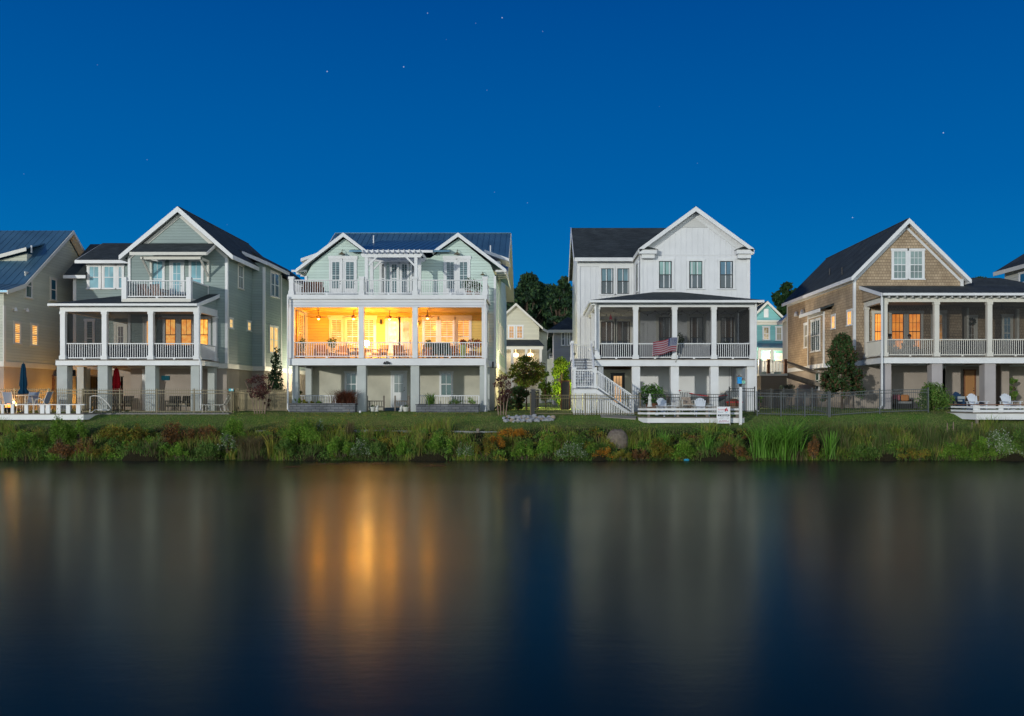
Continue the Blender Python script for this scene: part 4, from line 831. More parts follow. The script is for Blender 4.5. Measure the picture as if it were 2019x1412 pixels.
# right side windows
def side(px0, px1, XW, y0, y1, pane, **kw):
    ya, yb = abs(XW) * F / abs(px0 - VX), abs(XW) * F / abs(px1 - VX); ya, yb = min(ya, yb), max(ya, yb); yc = (ya + yb) / 2
    return (ya, yb, Z(y1, yc), Z(y0, yc), pane)
def swin(px0, px1, XW, y0, y1, pane, parent=h1, **kw):
    ya, yb, a, b_, p_ = side(px0, px1, XW, y0, y1, pane); return window(parent, 'R', XW, ya, yb, a, b_, p_, **kw)
swin(470, 478.5, -18.69, 524, 569, GREENGL, cols=2, c=.12, trim=CREAMW); swin(534, 540.5, -17.9, 538, 584, BLUEDK, cols=2, c=.12); swin(542, 549, -17.9, 540, 586, BLUEDK, cols=2, c=.08)
swin(452, 458, -18.69, 629, 647, YLL, cols=2, rows=2, split=False, c=.08, label='small square lit window'); swin(488, 493.5, -18.69, 635, 652, YLL, cols=2, rows=2, split=False, c=.08, label='small square lit window')
swin(531.5, 538.5, -17.9, 644, 695, YLL, cols=2, c=.08); swin(540, 547, -17.9, 645.5, 697, YLL, cols=2, c=.08)
for i, px in enumerate((121, 201, 295, 383)): column(h1, X(px, 50), 50.35, (.58, .55, .56, .48)[i], G1 - .2, FB, PIERM, 'pier', base=0)
for px, D_ in ((165, 53), (172, 55.5), (421, 53)): column(h1, X(px, D_), D_ - .2, .4, G1 - .2, FB, PIERM, 'pier', base=0)
door(h1, 'F', 53.1, X(283, 53), X(300, 53), G1 + .05, Z(731, 53), GREENGL, WHITE, WHITE, c=.1, lite=.7, label='white ground floor door')
downspout(h1, X(391.5, 49.7), 49.72, G1 + .05, z1 - .08, 0, jog=(F1 + .1, .12))
m = MB(); m.lathe((-17.6, 64.5, H + 5.3), [(.03, .1), (.08, 0), (.09, -.08)], 8); m.box(-17.93, -17.7, 64.45, 64.55, H + 5.35, H + 5.42); m.lathe((-17.55, 63.9, H + 5.2), [(.03, .1), (.08, 0), (.09, -.08)], 8); m.build('flood_light', DARKM, h1)
# ------------------------------------------------------------------ HOUSE at the left edge
G0 = gz1(-36, 52); h0 = empty('house', (-33, 57, G0), 'pale olive green house with a blue metal roof at the left edge', 'house')
XW = -30.7; gp = [(50.8, 6.15), (52.2, 6.62), (57.5, 10.65), (63.2, 6.3)]
m = MB(); m.prism([(XW, 50.8, H + 2.1)] + [(XW, y, H + z - .1) for y, z in gp] + [(XW, 63.2, H + 2.1)], (-14, 0, 0)); m.prism([(-31.4, 54.3, H + 7.4), (-31.4, 54.3, H + 8.85), (-35.2, 54.3, H + 7.9), (-35.2, 54.3, H + 7.4)], (0, 3, 0)); m.build('wall', PALE, h0)
m = MB(); m.box(-44, XW - .05, 50.9, 63.1, G0 - .2, H + 1.8); m.build('foundation_wall', TANST, h0)
m = MB(); m.box(-44, XW + .04, 50.74, 63.25, H + 1.8, H + 2.1); m.build('band_board', CREAMW, h0)
m = MB(); xe = -30.25; gq = [(50.35, 6.12), (52.1, 6.7), (57.5, 10.85), (63.6, 6.2)]
for (ya, za), (yb, zb) in zip(gq, gq[1:]):
    slab(m, (-45, ya, H + za), (xe, ya, H + za), (xe, yb, H + zb), (-45, yb, H + zb), .1)
    for x in np.arange(-45, xe, .42): m.bar((x, ya, H + za + .01), (x, yb, H + zb + .01), .02, .025)
slab(m, (-31.3, 54.0, H + 9.15), (-35.6, 54.0, H + 8.0), (-35.6, 57.2, H + 9.6), (-31.3, 56.8, H + 10.0), .08); m.build('roof', METAL, h0)
m = MB()
for (ya, za), (yb, zb) in zip(gq, gq[1:]): m.prism([(xe, ya, H + za), (xe, yb, H + zb), (xe, yb, H + zb - .24), (xe, ya, H + za - .22)], (.05, 0, 0)); m.prism([(xe, ya, H + za - .13), (xe, yb, H + zb - .13), (xe, yb, H + zb - .15), (xe, ya, H + za - .15)], (-.45, 0, 0))
m.prism([(-31.25, 53.95, H + 9.17), (-35.6, 53.95, H + 8.02), (-35.6, 53.95, H + 7.8), (-31.25, 53.95, H + 8.95)], (0, .06, 0)); m.build('rake_board', CREAMW, h0)
swin(50.5, 62, XW, 541, 587, GREENGL, parent=h0, cols=1, c=.10, trim=CREAMW); swin(100, 110, XW, 551, 592, BLUEDK, parent=h0, cols=1, c=.10, trim=CREAMW)
swin(28, 39, XW, 637, 677, SHL, parent=h0, cols=1, c=.10, trim=CREAMW); swin(62, 73, XW, 641, 681, SHL, parent=h0, cols=1, c=.10, trim=CREAMW)
m = MB(); m.box(XW - .02, XW + .05, 50.74, 50.95, H + 2.1, H + 5.3); m.build('corner_board', CREAMW, h0)
m = MB(); m.tube([(X(62, 54.5), 54.5, Z(492, 54.5) - .2), (X(62, 54.5), 54.5, Z(484, 54.5))], .05, 6); m.build('vent_pipe', WHITE, h0)
for px, py in ((28, 611), (51, 612)):
    D_ = 30.6 * F / (VX - px); m = MB(); m.lathe((XW + .2, D_, Z(py, D_)), [(.03, .14), (.08, .02), (.10, -.08)], 8); m.box(XW, XW + .2, D_ - .03, D_ + .03, Z(py, D_) + .05, Z(py, D_) + .11); m.build('side_vent', WHITE, h0)
# ------------------------------------------------------------------ HOUSES further away
def far_house(X0, X1, Y0, Y1, ze, zr, wallm, roofm, label, axis='y', over=.4, trim=CREAMW, name='house'):
    g = gz1((X0 + X1) / 2, Y0); h = empty(name, ((X0 + X1) / 2, Y0, g), label, 'house', None); m = MB(); xm, ym = (X0 + X1) / 2, (Y0 + Y1) / 2
    if axis == 'y': m.prism([(X0, Y0, g - .2), (X1, Y0, g - .2), (X1, Y0, ze), (xm, Y0, zr - .2), (X0, Y0, ze)], (0, Y1 - Y0, 0))
    elif axis == 'hip': m.box(X0, X1, Y0, Y1, g - .2, ze)
    else: m.prism([(X0, Y0, g - .2), (X0, Y1, g - .2), (X0, Y1, ze), (X0, ym, zr - .2), (X0, Y0, ze)], (X1 - X0, 0, 0))
    m.build('wall', wallm, h)
    if axis == 'y':
        k = (zr - ze) / (xm - X0 + over); gabroof(h, xm, zr, X0 - over, ze - .02, X1 + over, ze - .02, Y0 - over, Y1 + over, roofm, trim, .12, .28)
    elif axis == 'hip':
        o = over + .1; w = min(X1 - X0, Y1 - Y0) / 2 + o; m = MB(); a, b_, c, d = X0 - o, X1 + o, Y0 - o, Y1 + o
        m.add([(a, c, ze), (b_, c, ze), (b_, d, ze), (a, d, ze), (a + w, c + w, zr), (b_ - w, d - w, zr)], [(0, 3, 2, 1), (0, 1, 4), (1, 2, 5, 4), (2, 3, 5), (3, 0, 4, 5)]); m.build('roof', roofm, h)
        m = MB(); m.box(a - .05, b_ + .05, c - .05, c, ze - .28, ze - .01); m.box(a - .05, a, c, d, ze - .28, ze - .01); m.build('fascia', trim, h)
    else:
        m = MB(); slab(m, (X0 - over, Y0 - over, ze), (X1 + over, Y0 - over, ze), (X1 + over, ym, zr), (X0 - over, ym, zr), .12); slab(m, (X0 - over, Y1 + over, ze), (X1 + over, Y1 + over, ze), (X1 + over, ym, zr), (X0 - over, ym, zr), .12); m.build('roof', roofm, h)
        m = MB(); m.box(X0 - over, X1 + over, Y0 - over - .05, Y0 - over, ze - .3, ze - .01)
        m.build('fascia', trim, h)
    return h
D = 105
bgc = far_house(X(972, D), X(1063, D), D, D + 12, Z(645, D), Z(598, D), CREAM, SHING, 'cream gabled house far back between the mint house and the white farmhouse')
for a, b_ in ((1003.5, 1013.5), (1019, 1030)): window(bgc, 'F', D, X(a, D), X(b_, D), Z(667, D), Z(643, D), litglass('far_curtain_glass', (.30, .16, .07), (.75, .42, .18), .75, 2), cols=2, rows=2, c=.12)
m = MB(); slab(m, (X(975, D), D - 2.5, Z(681, D - 2.5)), (X(1073, D - 2.5), D - 2.5, Z(681, D - 2.5)), (X(1062, D), D, Z(670, D)), (X(975, D), D, Z(670, D)), .1); m.build('porch_roof', SHING, bgc)
m = MB(); m.box(X(975, D), X(1071, D - 2.4), D - 2.4, D - 2.2, Z(689, D - 2.4), Z(681.8, D - 2.4)); m.build('porch_beam', CREAMW, bgc)
for px in (1010, 1037.5, 1066): column(bgc, X(px, D - 2.3), D - 2.3, .3, gz1(0, D), Z(689, D - 2.4), CREAMW, base=0)
m = MB(); m.box(X(1063, D), X(1079, D), D + 3, D + 10, gz1(0, D), Z(648, D)); m.build('wall', PALE, bgc)
m = MB(); m.prism([(X(1050, D), D + 2.6, Z(632, D)), (X(1085, D), D + 2.6, Z(651, D)), (X(1085, D), D + 2.6, Z(656, D)), (X(1050, D), D + 2.6, Z(637, D))], (0, 7, 0)); m.build('side_roof', CREAMW, bgc)
for px in (1017, 1046): 
    m = MB(); x, z = X(px, D - 1), Z(700, D - 1); m.tube([(x, D - 1, z + .2), (x, D - 1, z + .9)], .02, 5); m.ell((x, D - 1, z), .35, .35, .25); pl_ = m.build('pendant_lamp', GLOW2, bgc)
    light('pendant_light', (x, D - 1.4, z - .3), 35, (1, .7, .4), pl_, .1)
D = 82
hh = far_house(X(1092, D), X(1150, D), D, D + 9, Z(651, D), Z(622, D), GREY, SHING, 'small grey house with a blue roof beside the white farmhouse', axis='hip')
if hh:
    for a, b_ in ((1107.5, 1113), (1119, 1122.5)): window(hh, 'F', D, X(a, D), X(b_, D), Z(681, D), Z(656, D), DARKGL, c=.07, cols=1)
D = 130
h7 = far_house(X(1078, D), X(1095, D), D, D + 6, Z(698, D), Z(686, D), PALE, METAL, 'tiny pale house far behind the lime green shrub')
window(h7, 'F', D, X(1083, D), X(1091, D), Z(706, D), Z(699, D), DARKGL, c=.1)
D = 92
ht = far_house(X(1476, D), X(1547, D), D, D + 12, Z(636, D), Z(594, D), TEAL, SHING, 'teal gabled house far back between the white farmhouse and the tan house')
m = MB(); m.box(X(1480, D), X(1549, D), D - .1, D - .01, Z(641, D), Z(635.5, D)); m.box(X(1478, D), X(1549, D), D - .35, D - .01, Z(635.4, D), Z(632, D)); m.build('cornice', CREAMW, ht)
m = MB(); m.box(X(1506, D), X(1515, D), D - .06, D - .005, Z(626, D), Z(609, D)); m.build('gable_vent', WHITE, ht)
window(ht, 'F', D, X(1505.5, D), X(1516, D), Z(670, D), Z(645.5, D), litglass('painted_leafy_reflection', (.04, .08, .04), (.9, .8, .6), .7, 1.8), cols=2, c=.12, label='window with a painted reflection of bright foliage'); window(ht, 'F', D, X(1531, D), X(1541, D), Z(671, D), Z(645.5, D), blindglass('pale_curtain', (.42, .40, .30)), cols=2, c=.12)  # foliage reflection painted as glow on the left pane
m = MB(); slab(m, (X(1484, D), D - 2.6, Z(684, D - 2.6)), (X(1552, D - 2.6), D - 2.6, Z(684, D - 2.6)), (X(1549, D), D, Z(677, D)), (X(1484, D), D, Z(677, D)), .1); m.build('porch_roof', METAL, ht)
m = MB(); m.box(X(1484, D), X(1551, D - 2.5), D - 2.5, D - 2.3, Z(691, D - 2.5), Z(685, D - 2.5)); m.box(X(1484, D), X(1551, D - 2.5), D - 2.5, D, Z(735, D), Z(714, D)); m.build('porch_beam', CREAMW, ht)
for px in (1497, 1522, 1549): column(ht, X(px, D - 2.4), D - 2.4, .3, gz1(20, D), Z(691, D - 2.5), CREAMW, base=0)
for px in (1511.5, 1536): window(ht, 'F', D, X(px - 5.5, D), X(px + 5.5, D), Z(713, D), Z(699, D), litglass('bright_window', (1, .62, .25), (1, .85, .55), 1.8, 2), cols=2, c=.1)
light('porch_lamp_light', (X(1522, D - 1.5), D - 1.2, Z(700, D)), 260, (1, .8, .5), ht, .15)
D = 63
hr = far_house(32.6, 42, 54.5, 62.3, H + 8.9, H + 12.4, siding('ivory_siding', (.58, .58, .52)), SHING, 'ivory house with a dark hipped roof at the right edge', axis='hip')
window(hr, 'L', 32.6, 58.9, 60.3, Z(575, 60), Z(539, 60), BLUEDK, cols=2, c=.12)
# back stair deck beside the tan house
bd = empty('back_deck', (16.5, 60, gz1(16.5, 60)), 'small wooden back porch with baluster rail left of the tan house', 'porch'); D = 61
m = MB(); m.box(X(1497, D), X(1553, D), D, D + 3, Z(741, D), Z(736.5, D)); m.build('deck_floor', CREAMW, bd)
m = MB(); m.box(X(1501, D), X(1552, D), D + .1, D + 2.9, gz1(16, D) - .1, Z(741, D)); m.build('skirt', siding('brown_slats', (.20, .16, .12), .14), bd)
for px in (1499, 1515.5, 1549.5): column(bd, X(px, D), D + .1, .2, Z(736.5, D), Z(708, D), REDWD if px > 1500 else CREAMW, 'post', base=0)
rail_x(bd, X(1517.5, D), X(1548, D), D + .1, Z(736.5, D), Z(711, D), CREAMW, sp=.2, b=.05); rail_x(bd, X(1500.5, D), X(1514, D), D + .1, Z(736.5, D), Z(711, D), CREAMW, sp=.2, b=.05)
m = MB()
for s_ in (0, 1.0): m.bar((X(1550, D), D + .3 + s_, Z(712, D)), (18.6, D - 2.2 + s_, Z(738, D)), .06, .12); m.bar((X(1550, D), D + .3 + s_, Z(737, D)), (18.6, D - 2.2 + s_, Z(760, D)), .05, .25)
m.build('stair_rail', GREYWD, bd)
# lamps that light the gaps; post lamps and two low ones added, mostly hidden
def garden_lamp(x, y, power, col, label, hgt=.55, glow=GLOW2):
    g = gz1(x, y); e = empty('garden_lamp', (x, y, g), label, 'lamp', 'low garden lamps')
    m = MB(); m.tube([(x, y, g - .05), (x, y, g + hgt - .18)], .02, 6); m.lathe((x, y, g + hgt - .05), [(.12, 0), (.10, .05), (.02, .08)], 10); m.build('stake', DARKM, e)
    m = MB(); m.lathe((x, y, g + hgt - .19), [(.04, 0), (.05, .02), (.05, .12), (.04, .13)], 8); m.build('lamp_glass', glow, e); light('lamp_light', (x, y - .12, g + hgt + .06), power, col, e, .05)
garden_lamp(-.9, 57.2, 420, (1, .82, .50), 'added post lamp hidden behind the crown of the small yellow green tree', 2.5); garden_lamp(-16.1, 63.5, 650, (1, .86, .60), 'added post lamp between the sage house and the mint house', 2.4)
garden_lamp(14.9, 63.5, 520, (1, .82, .55), 'added post lamp beside the back porch of the tan house', 3.1); garden_lamp(20.3, 84.5, 1300, (1, .92, .76), 'added post lamp in front of the teal house', 4.0); garden_lamp(-5.2, 92, 1700, (1, .92, .78), 'added post lamp in front of the cream house', 4.0); garden_lamp(-29.9, 50.6, 120, (1, .42, .06), 'low garden lamp at the corner of the pale olive house', .5, GLOW)
garden_lamp(-29.2, 55.2, 130, (1, .48, .08), 'low garden lamp under the side wall of the pale olive house', .4)
garden_lamp(-.4, 66, 220, (.95, .85, .25), 'added low garden lamp shining on the far lawn', .4); garden_lamp(2.2, 58.8, 330, (1, .95, .35), 'added low garden lamp at the foot of the lime green shrub', .5)

# ------------------------------------------------------------------ lit porch of the mint house
D = 53.5; F1 = Z(707, 50) + .03; ZB = Z(606, 50)
def fan(x, y, z, label, lit=0, mt=None, rot=.3):
    mt = mt or REDWD; e = empty('ceiling_fan', (x, y, z), label, 'ceiling fan', 'ceiling fans on the porches')
    m = MB(); m.tube([(x, y, z + .35), (x, y, z)], .02, 6); m.lathe((x, y, z - .12), [(.05, 0), (.13, .04), (.13, .14), (.06, .18)], 12); m.build('motor', mt, e)
    for k in range(5):
        t = rot + k * 2 * math.pi / 5; m = MB(); m.bar((x + .12 * math.cos(t), y + .12 * math.sin(t), z - .02), (x + .72 * math.cos(t), y + .72 * math.sin(t), z - .03), .13, .015); m.build('fan_blade', mt, e)
    if lit:
        m = MB(); m.lathe((x, y, z - .22), [(.03, .02), (.06, .04), (.07, .09)], 12); m.build('lamp_bowl', GLOW, e); light('fan_light', (x, y, z - .42), lit * 1.1, (1, .36, .01), e, .1)
    return e
zc = ZB + .02 - .35
fan(X(697, 52), 52, zc, 'brown ceiling fan with a bright lamp on the left half of the orange porch', 125); fan(X(843, 51.7), 51.7, zc, 'brown ceiling fan in the right bay of the orange porch', 65, rot=.05)
fan(X(768, 52.2), 52.2, zc, 'brown ceiling fan over the doors of the orange porch', 105, rot=.9)
fan(X(1321, 51.8), 51.8, Z(606, 50) - .2, 'dark ceiling fan on the porch of the white farmhouse', 0, DARKM, .1); fan(X(315, 51.8), 51.8, Z(612, 50) - .25, 'brown ceiling fan on the porch of the sage house', 0, REDWD, .2); fan(X(1975, 52), 52, Z(595, 50) - .1, 'dark ceiling fan on the porch of the tan house', 0, DARKM, .2)
fan(X(628, 52), 52, zc, 'added brown ceiling fan lighting the left corner of the orange porch', 90, rot=1.2)  # fan added as one more light for the left bay
def sidetable(x, y, f, label, mt, hh=.6, r=.28):
    e = empty('side_table', (x, y, f), label, 'table'); m = MB(); m.lathe((x, y, f + hh - .04), [(r, 0), (r, .04)], 14); m.build('tabletop', mt, e)
    for k in range(3): t = k * 2.09 + .4; m = MB(); m.tube([(x + r * .8 * math.cos(t), y + r * .8 * math.sin(t), f), (x + r * .4 * math.cos(t), y + r * .4 * math.sin(t), f + hh - .04)], .02, 6); m.build('leg', mt, e)
    return e
WICK = vary(mat('brown_wicker', (.20, .12, .06), .7), .3, 12); CUSH = mat('cream_cushion', (.55, .42, .28), .9, .1); DKGREEN = mat('dark_green_metal', (.02, .05, .04), .5)
x, y = X(723, 51.8), 51.8; sidetable(x, y, F1, 'small wicker side table under the table lamp', WICK, .55)
e = empty('table_lamp', (x, y, F1 + .55), 'glowing table lamp just right of the second column of the orange porch', 'lamp'); m = MB(); m.lathe((x, y, F1 + .55), [(.09, 0), (.11, .12), (.03, .26), (.02, .3)], 12); m.build('lamp_base', CUSH, e)
m = MB(); m.lathe((x, y, F1 + .82), [(.17, 0), (.11, .26)], 14); m.build('lamp_shade', mat('table_lamp_shade', (1, .8, .5), .6, emit=(1, .50, .14), es=170), e); light('lamp_light', (x, y, F1 + 1.25), 170, (1, .38, .02), e, .06)
def armchair(label, group, mt, cm):
    """armchair authored at the origin, facing -Y"""
    e = empty('armchair', (0, 0, 0), label, 'armchair', group)
    m = MB(); m.prism([(-.30, .25, .30), (.30, .25, .30), (.34, .42, .88), (-.34, .42, .88)], (0, .07, .01)); m.build('backrest', mt, e)
    m = MB(); m.box(-.31, .31, -.28, .28, .26, .36); m.build('seat', mt, e)
    m = MB(); m.box(-.26, .26, -.26, .22, .362, .45); m.build('cushion', cm, e)
    for s_ in (-1, 1):
        m = MB(); m.box(s_ * .31, s_ * .40, -.32, .30, .56, .61); m.build('arm', mt, e)
        for yy in (-.28, .26): m = MB(); m.bar((s_ * .355, yy, 0), (s_ * .355, yy, .56), .05, .05); m.build('leg', mt, e)
    return e
GA = 'wicker armchairs on the orange porch'; u = []; ac = armchair('', GA, WICK, CUSH)
for px, yy, rz, lab in ((633, 52.2, .3, 'wicker armchair left of the plant on the orange porch'), (676, 52.8, 0, 'wicker armchair under the first shuttered window of the orange porch'), (702, 51.3, 1.2, 'wicker armchair against the second column of the orange porch'), (748, 52.0, -.6, 'wicker armchair right of the glowing table lamp'), (790, 52.4, .5, 'wicker armchair in front of the right porch door of the mint house'), (846, 52.0, .2, 'wicker armchair below the porch fan of the right bay'), (890, 52.6, -.2, 'wicker armchair behind the dark green chairs')):
    put(ac, u, (X(px, yy), yy, F1), rz, lab, GA)
GB = 'dark green chairs on the orange porch'; u = []; ac = armchair('', GB, DKGREEN, DKGREEN)
for px, lab in ((866, 'dark green armchair left of its twin in the right bay of the orange porch'), (877.5, 'dark green armchair right of its twin in the right bay of the orange porch')): put(ac, u, (X(px, 51.2), 51.2, F1), math.pi, lab, GB)
GC = 'red brown balcony chairs'; u = []; ac = armchair('', GC, REDWD, REDWD); UB = Z(582, 50) + .0
for px, lab in ((608, 'red brown chair at the left end of the upper balcony of the mint house'), (625, 'red brown chair nearer the left balcony door of the mint house')): put(ac, u, (X(px, 51.5), 51.5, UB), math.pi + .3, lab, GC)
GD = 'dark chairs on the small balcony'; u = []; ac = armchair('', GD, vary(mat('pinkish_cane', (.30, .2, .17), .8), .2, 8), CUSH)
for px, lab in ((290, 'cane chair left of the balcony door of the sage house'), (316, 'cane chair in front of the balcony door of the sage house')): put(ac, u, (X(px, 51.6), 51.6, H + 5.68), math.pi * .9, lab, GD)
GRN = leafmat('potted_leaves', [(.05, .10, .025), (.07, .14, .03), (.10, .16, .04)]); REDL = leafmat('red_flowers', [(.35, .03, .03), (.45, .12, .03), (.08, .12, .03)]); PURP = leafmat('purple_leaves', [(.10, .035, .035), (.07, .028, .03), (.14, .06, .045)])
POTM = vary(mat('clay_pot', (.30, .13, .07), .8), .2, 6); POTG = mat('green_glazed_pot', (.25, .32, .03), .25); POTW = vary(mat('white_pot', (.62, .62, .58), .7), .1, 4)
def potted(x, y, z, label, leaf, pot=POTM, r=.2, h=.35, blobs=None, n=260, s_=.06, name='potted_plant'):
    e = empty(name, (x, y, z), label, 'plant'); m = MB(); m.lathe((x, y, z), [(r * .65, 0), (r, h), (r * 1.06, h), (r * 1.06, h - .03)], 12); m.build('pot', pot, e)
    blobs = blobs or [(0, 0, h + .28, .28, .28, .3)]; foliage('leaves', [(x + b[0], y + b[1], z + b[2], b[3], b[4], b[5]) for b in blobs], n, s_, leaf, e, shell=.2); return e
potted(X(655, 51.3), 51.3, F1, 'spiky potted plant on the left half of the orange porch', GRN, blobs=[(0, 0, .95, .32, .32, .32), (0, 0, .6, .12, .12, .3)])
potted(X(596, 52), 52, F1, 'tall potted plant in the left corner of the orange porch', GRN, blobs=[(0, 0, .8, .2, .2, .55)])
potted(X(845, 50.7), 50.7, F1, 'small potted plant on the rail side of the right porch bay', GRN, blobs=[(0, 0, .85, .25, .25, .25)], h=.5); potted(X(913, 50.9), 50.9, F1, 'tall glazed green pot in the right bay of the orange porch', REDL, POTG, .22, .8, [(0, 0, .95, .2, .2, .15)])
potted(X(932, 51.2), 51.2, F1, 'orange and red flowering plant at the right end of the orange porch', REDL, POTM, .22, .45, [(0, 0, .85, .35, .3, .35), (.3, 0, .9, .25, .25, .28)], 420)
potted(X(925, 51), 51, UB, 'tall leafy plant on the right end of the upper balcony', GRN, POTM, .2, .35, [(0, 0, .75, .4, .3, .4)], 320); potted(X(941, 51), 51, UB, 'small leafy plant beside the tall one on the upper balcony', GRN, REDWD, .17, .3, [(0, 0, .6, .3, .25, .3)], 200)
potted(X(1285, 49.3), 49.3, gz1(6.2, 49.3), 'large bright green potted shrub behind the white statue', leafmat('bright_shrub', [(.08, .20, .03), (.05, .13, .02), (.12, .26, .05)]), POTM, .35, .5, [(0, 0, 1.0, .75, .5, .6)], 700, .09)
for px, lab in ((734, 'white pot left of the ground floor door of the mint house'), (800, 'white pot right of the ground floor door of the mint house')): potted(X(px, 50.4), 50.4, gz1(-9, 50.4), lab, GRN, POTW, .19, .26, [(0, 0, .3, .12, .12, .06)], 60, .04)
potted(X(1335, 52.8), 52.8, Z(708, 50), 'round green plant beside the middle porch column of the farmhouse', GRN, POTM, .2, .9, [(.15, 0, 1.3, .28, .25, .4)], 300); potted(X(1432, 52.6), 52.6, Z(708, 50), 'spreading fern under the right porch window of the farmhouse', leafmat('fern_leaves', [(.03, .07, .03), (.05, .1, .04)]), POTM, .2, .7, [(0, 0, .95, .7, .3, .22)], 420)
def goat(px, label):
    x, y, z = X(px, 50.3), 50.3, gz1(-9, 50.3); m = MB(); m.ell((x, y, z + .16), .09, .08, .13); m.ell((x + .04, y - .03, z + .30), .06, .06, .06); m.lathe((x - .03, y, z), [(.12, 0), (.10, .06)], 8)
    tag(m.build('garden_statue', POTW, None, True), label, 'statue', 'small garden statues')
goat(743.5, 'small white statue beside the left white pot'); goat(791, 'small white statue beside the right white pot')

# ------------------------------------------------------------------ fences
def fence(x0, y0, x1, y1, h, mt, label, spikes=True, post=2.3, pick=.11, top2=.16, ph=.08, dz=0, group='metal picket fences'):
    a, b_ = Vector((x0, y0, 0)), Vector((x1, y1, 0)); L = (b_ - a).length; n = max(1, int(round(L / post)))
    e = empty('metal_fence', ((x0 + x1) / 2, (y0 + y1) / 2, gz1((x0 + x1) / 2, (y0 + y1) / 2)), label, 'fence', group)
    P = [a.lerp(b_, i / n) for i in range(n + 1)]; g = [gz1(p_.x, p_.y) + dz for p_ in P]
    for p_, z in zip(P, g): m = MB(); m.box(p_.x - .03, p_.x + .03, p_.y - .03, p_.y + .03, z - .1, z + h + ph); m.box(p_.x - .04, p_.x + .04, p_.y - .04, p_.y + .04, z + h + ph, z + h + ph + .02); m.build('post', mt, e)
    for i in range(n):
        p_, q = P[i], P[i + 1]; m = MB()
        for hh in (.12, h - top2, h): m.bar((p_.x, p_.y, g[i] + hh), (q.x, q.y, g[i + 1] + hh), .03, .035)
        k = int((q - p_).length / pick)
        for j in range(1, k): c = p_.lerp(q, j / k); z = g[i] + (g[i + 1] - g[i]) * j / k; m.box(c.x - .007, c.x + .007, c.y - .007, c.y + .007, z + .05, z + h + (.10 if spikes else 0))
        m.build('picket_panel', mt, e)
    return e
fence(-31, 49.2, X(165, 48.4), 48.4, 1.25, BRONZE, 'dark picket fence behind the white patio chairs'); fence(X(165, 48.4) + .05, 48.2, X(456, 48.2), 48.2, 1.25, TANM, 'tan picket fence in front of the sage house piers', pick=.10)
fence(X(459, 48.3), 48.4, X(470, 53), 53, 1.2, BRONZE, 'dark picket fence running back from the tan fence corner'); fence(X(470, 50.5), 50.5, X(566, 50.5), 50.5, 1.2, BRONZE, 'dark picket fence between the sage house and the mint house')
fence(X(1046, 47), 47.0, X(1262, 47), 47.0, 1.08, BRONZE, 'bronze picket fence in front of the outside staircase', spikes=False, post=2.6); fence(X(1047, 47), 47.1, X(1062, 58), 58, 1.15, DARKM, 'dark picket fence running back beside the mint house lawn', spikes=False)
fence(X(1438, 48.4), 48.4, X(1488, 48.4), 48.4, 1.35, DARKM, 'short black picket fence at the right corner of the farmhouse', spikes=False, post=1.4)
fence(X(1493, 47), 47, X(1634, 46.7), 46.7, 1.2, GREYM, 'grey picket fence with a gate between the farmhouse and the tan house', spikes=False, post=1.35, pick=.12); fence(X(1636, 46.7) + .02, 46.7, X(1830, 47.6), 47.6, 1.25, GREYM, 'grey picket fence in front of the tan house', spikes=False, post=2.3, pick=.12)
fence(X(1633, 46.9), 46.9, X(1497, 57), 57, 1.2, GREYM, 'grey picket fence running back along the side yard of the tan house', spikes=False, post=1.9, pick=.12); fence(X(1495, 55), 55, X(1560, 55), 55, 1.15, DARKM, 'dark picket fence across the side yard lawn', spikes=True, post=1.1)
fence(X(1262, 48.9), 48.9, X(1430, 48.9), 48.9, 1.0, DARKM, 'thin black picket fence between the piers of the farmhouse', spikes=False, post=2.2, pick=.13)
m = MB(); m.box(X(472, 52.3), X(580, 52.3), 52.3, 52.45, G1 - .2, G1 + 1.15); tag(m.build('garden_wall', vary(mat('beige_wall', (.40, .33, .20), .85), .15, 1)), 'low beige wall behind the picket fence between the sage house and the mint house', 'wall')
m = MB(); x = X(1051, 46.9); m.box(x - .09, x + .09, 46.85, 47.03, gz1(x, 47) - .1, gz1(x, 47) + 1.35); m.box(x - .14, x + .14, 46.83, 47.1, gz1(x, 47) + 1.35, gz1(x, 47) + 1.39); tag(m.build('gate_post', DARKM), 'thick weathered gate post left of the bronze fence', 'post')
m = MB(); gx0, gx1 = X(1105.5, 57), X(1124, 57); zz = Z(752, 57)
m.box(gx0, gx0 + .06, 57, 57.08, gz1(2, 57), zz); m.box(gx1 - .06, gx1, 57, 57.08, gz1(2, 57), zz); m.box(gx0, gx1, 57, 57.08, zz, zz + .06); fr_ = m.build('lattice_screen', REDWD); tag(fr_, 'dark brown screen panel beside the farmhouse side wall', 'screen')
m = MB(); m.box(gx0 + .06, gx1 - .06, 57.02, 57.05, gz1(2, 57), zz); m.build('panel', DARKM, fr_)
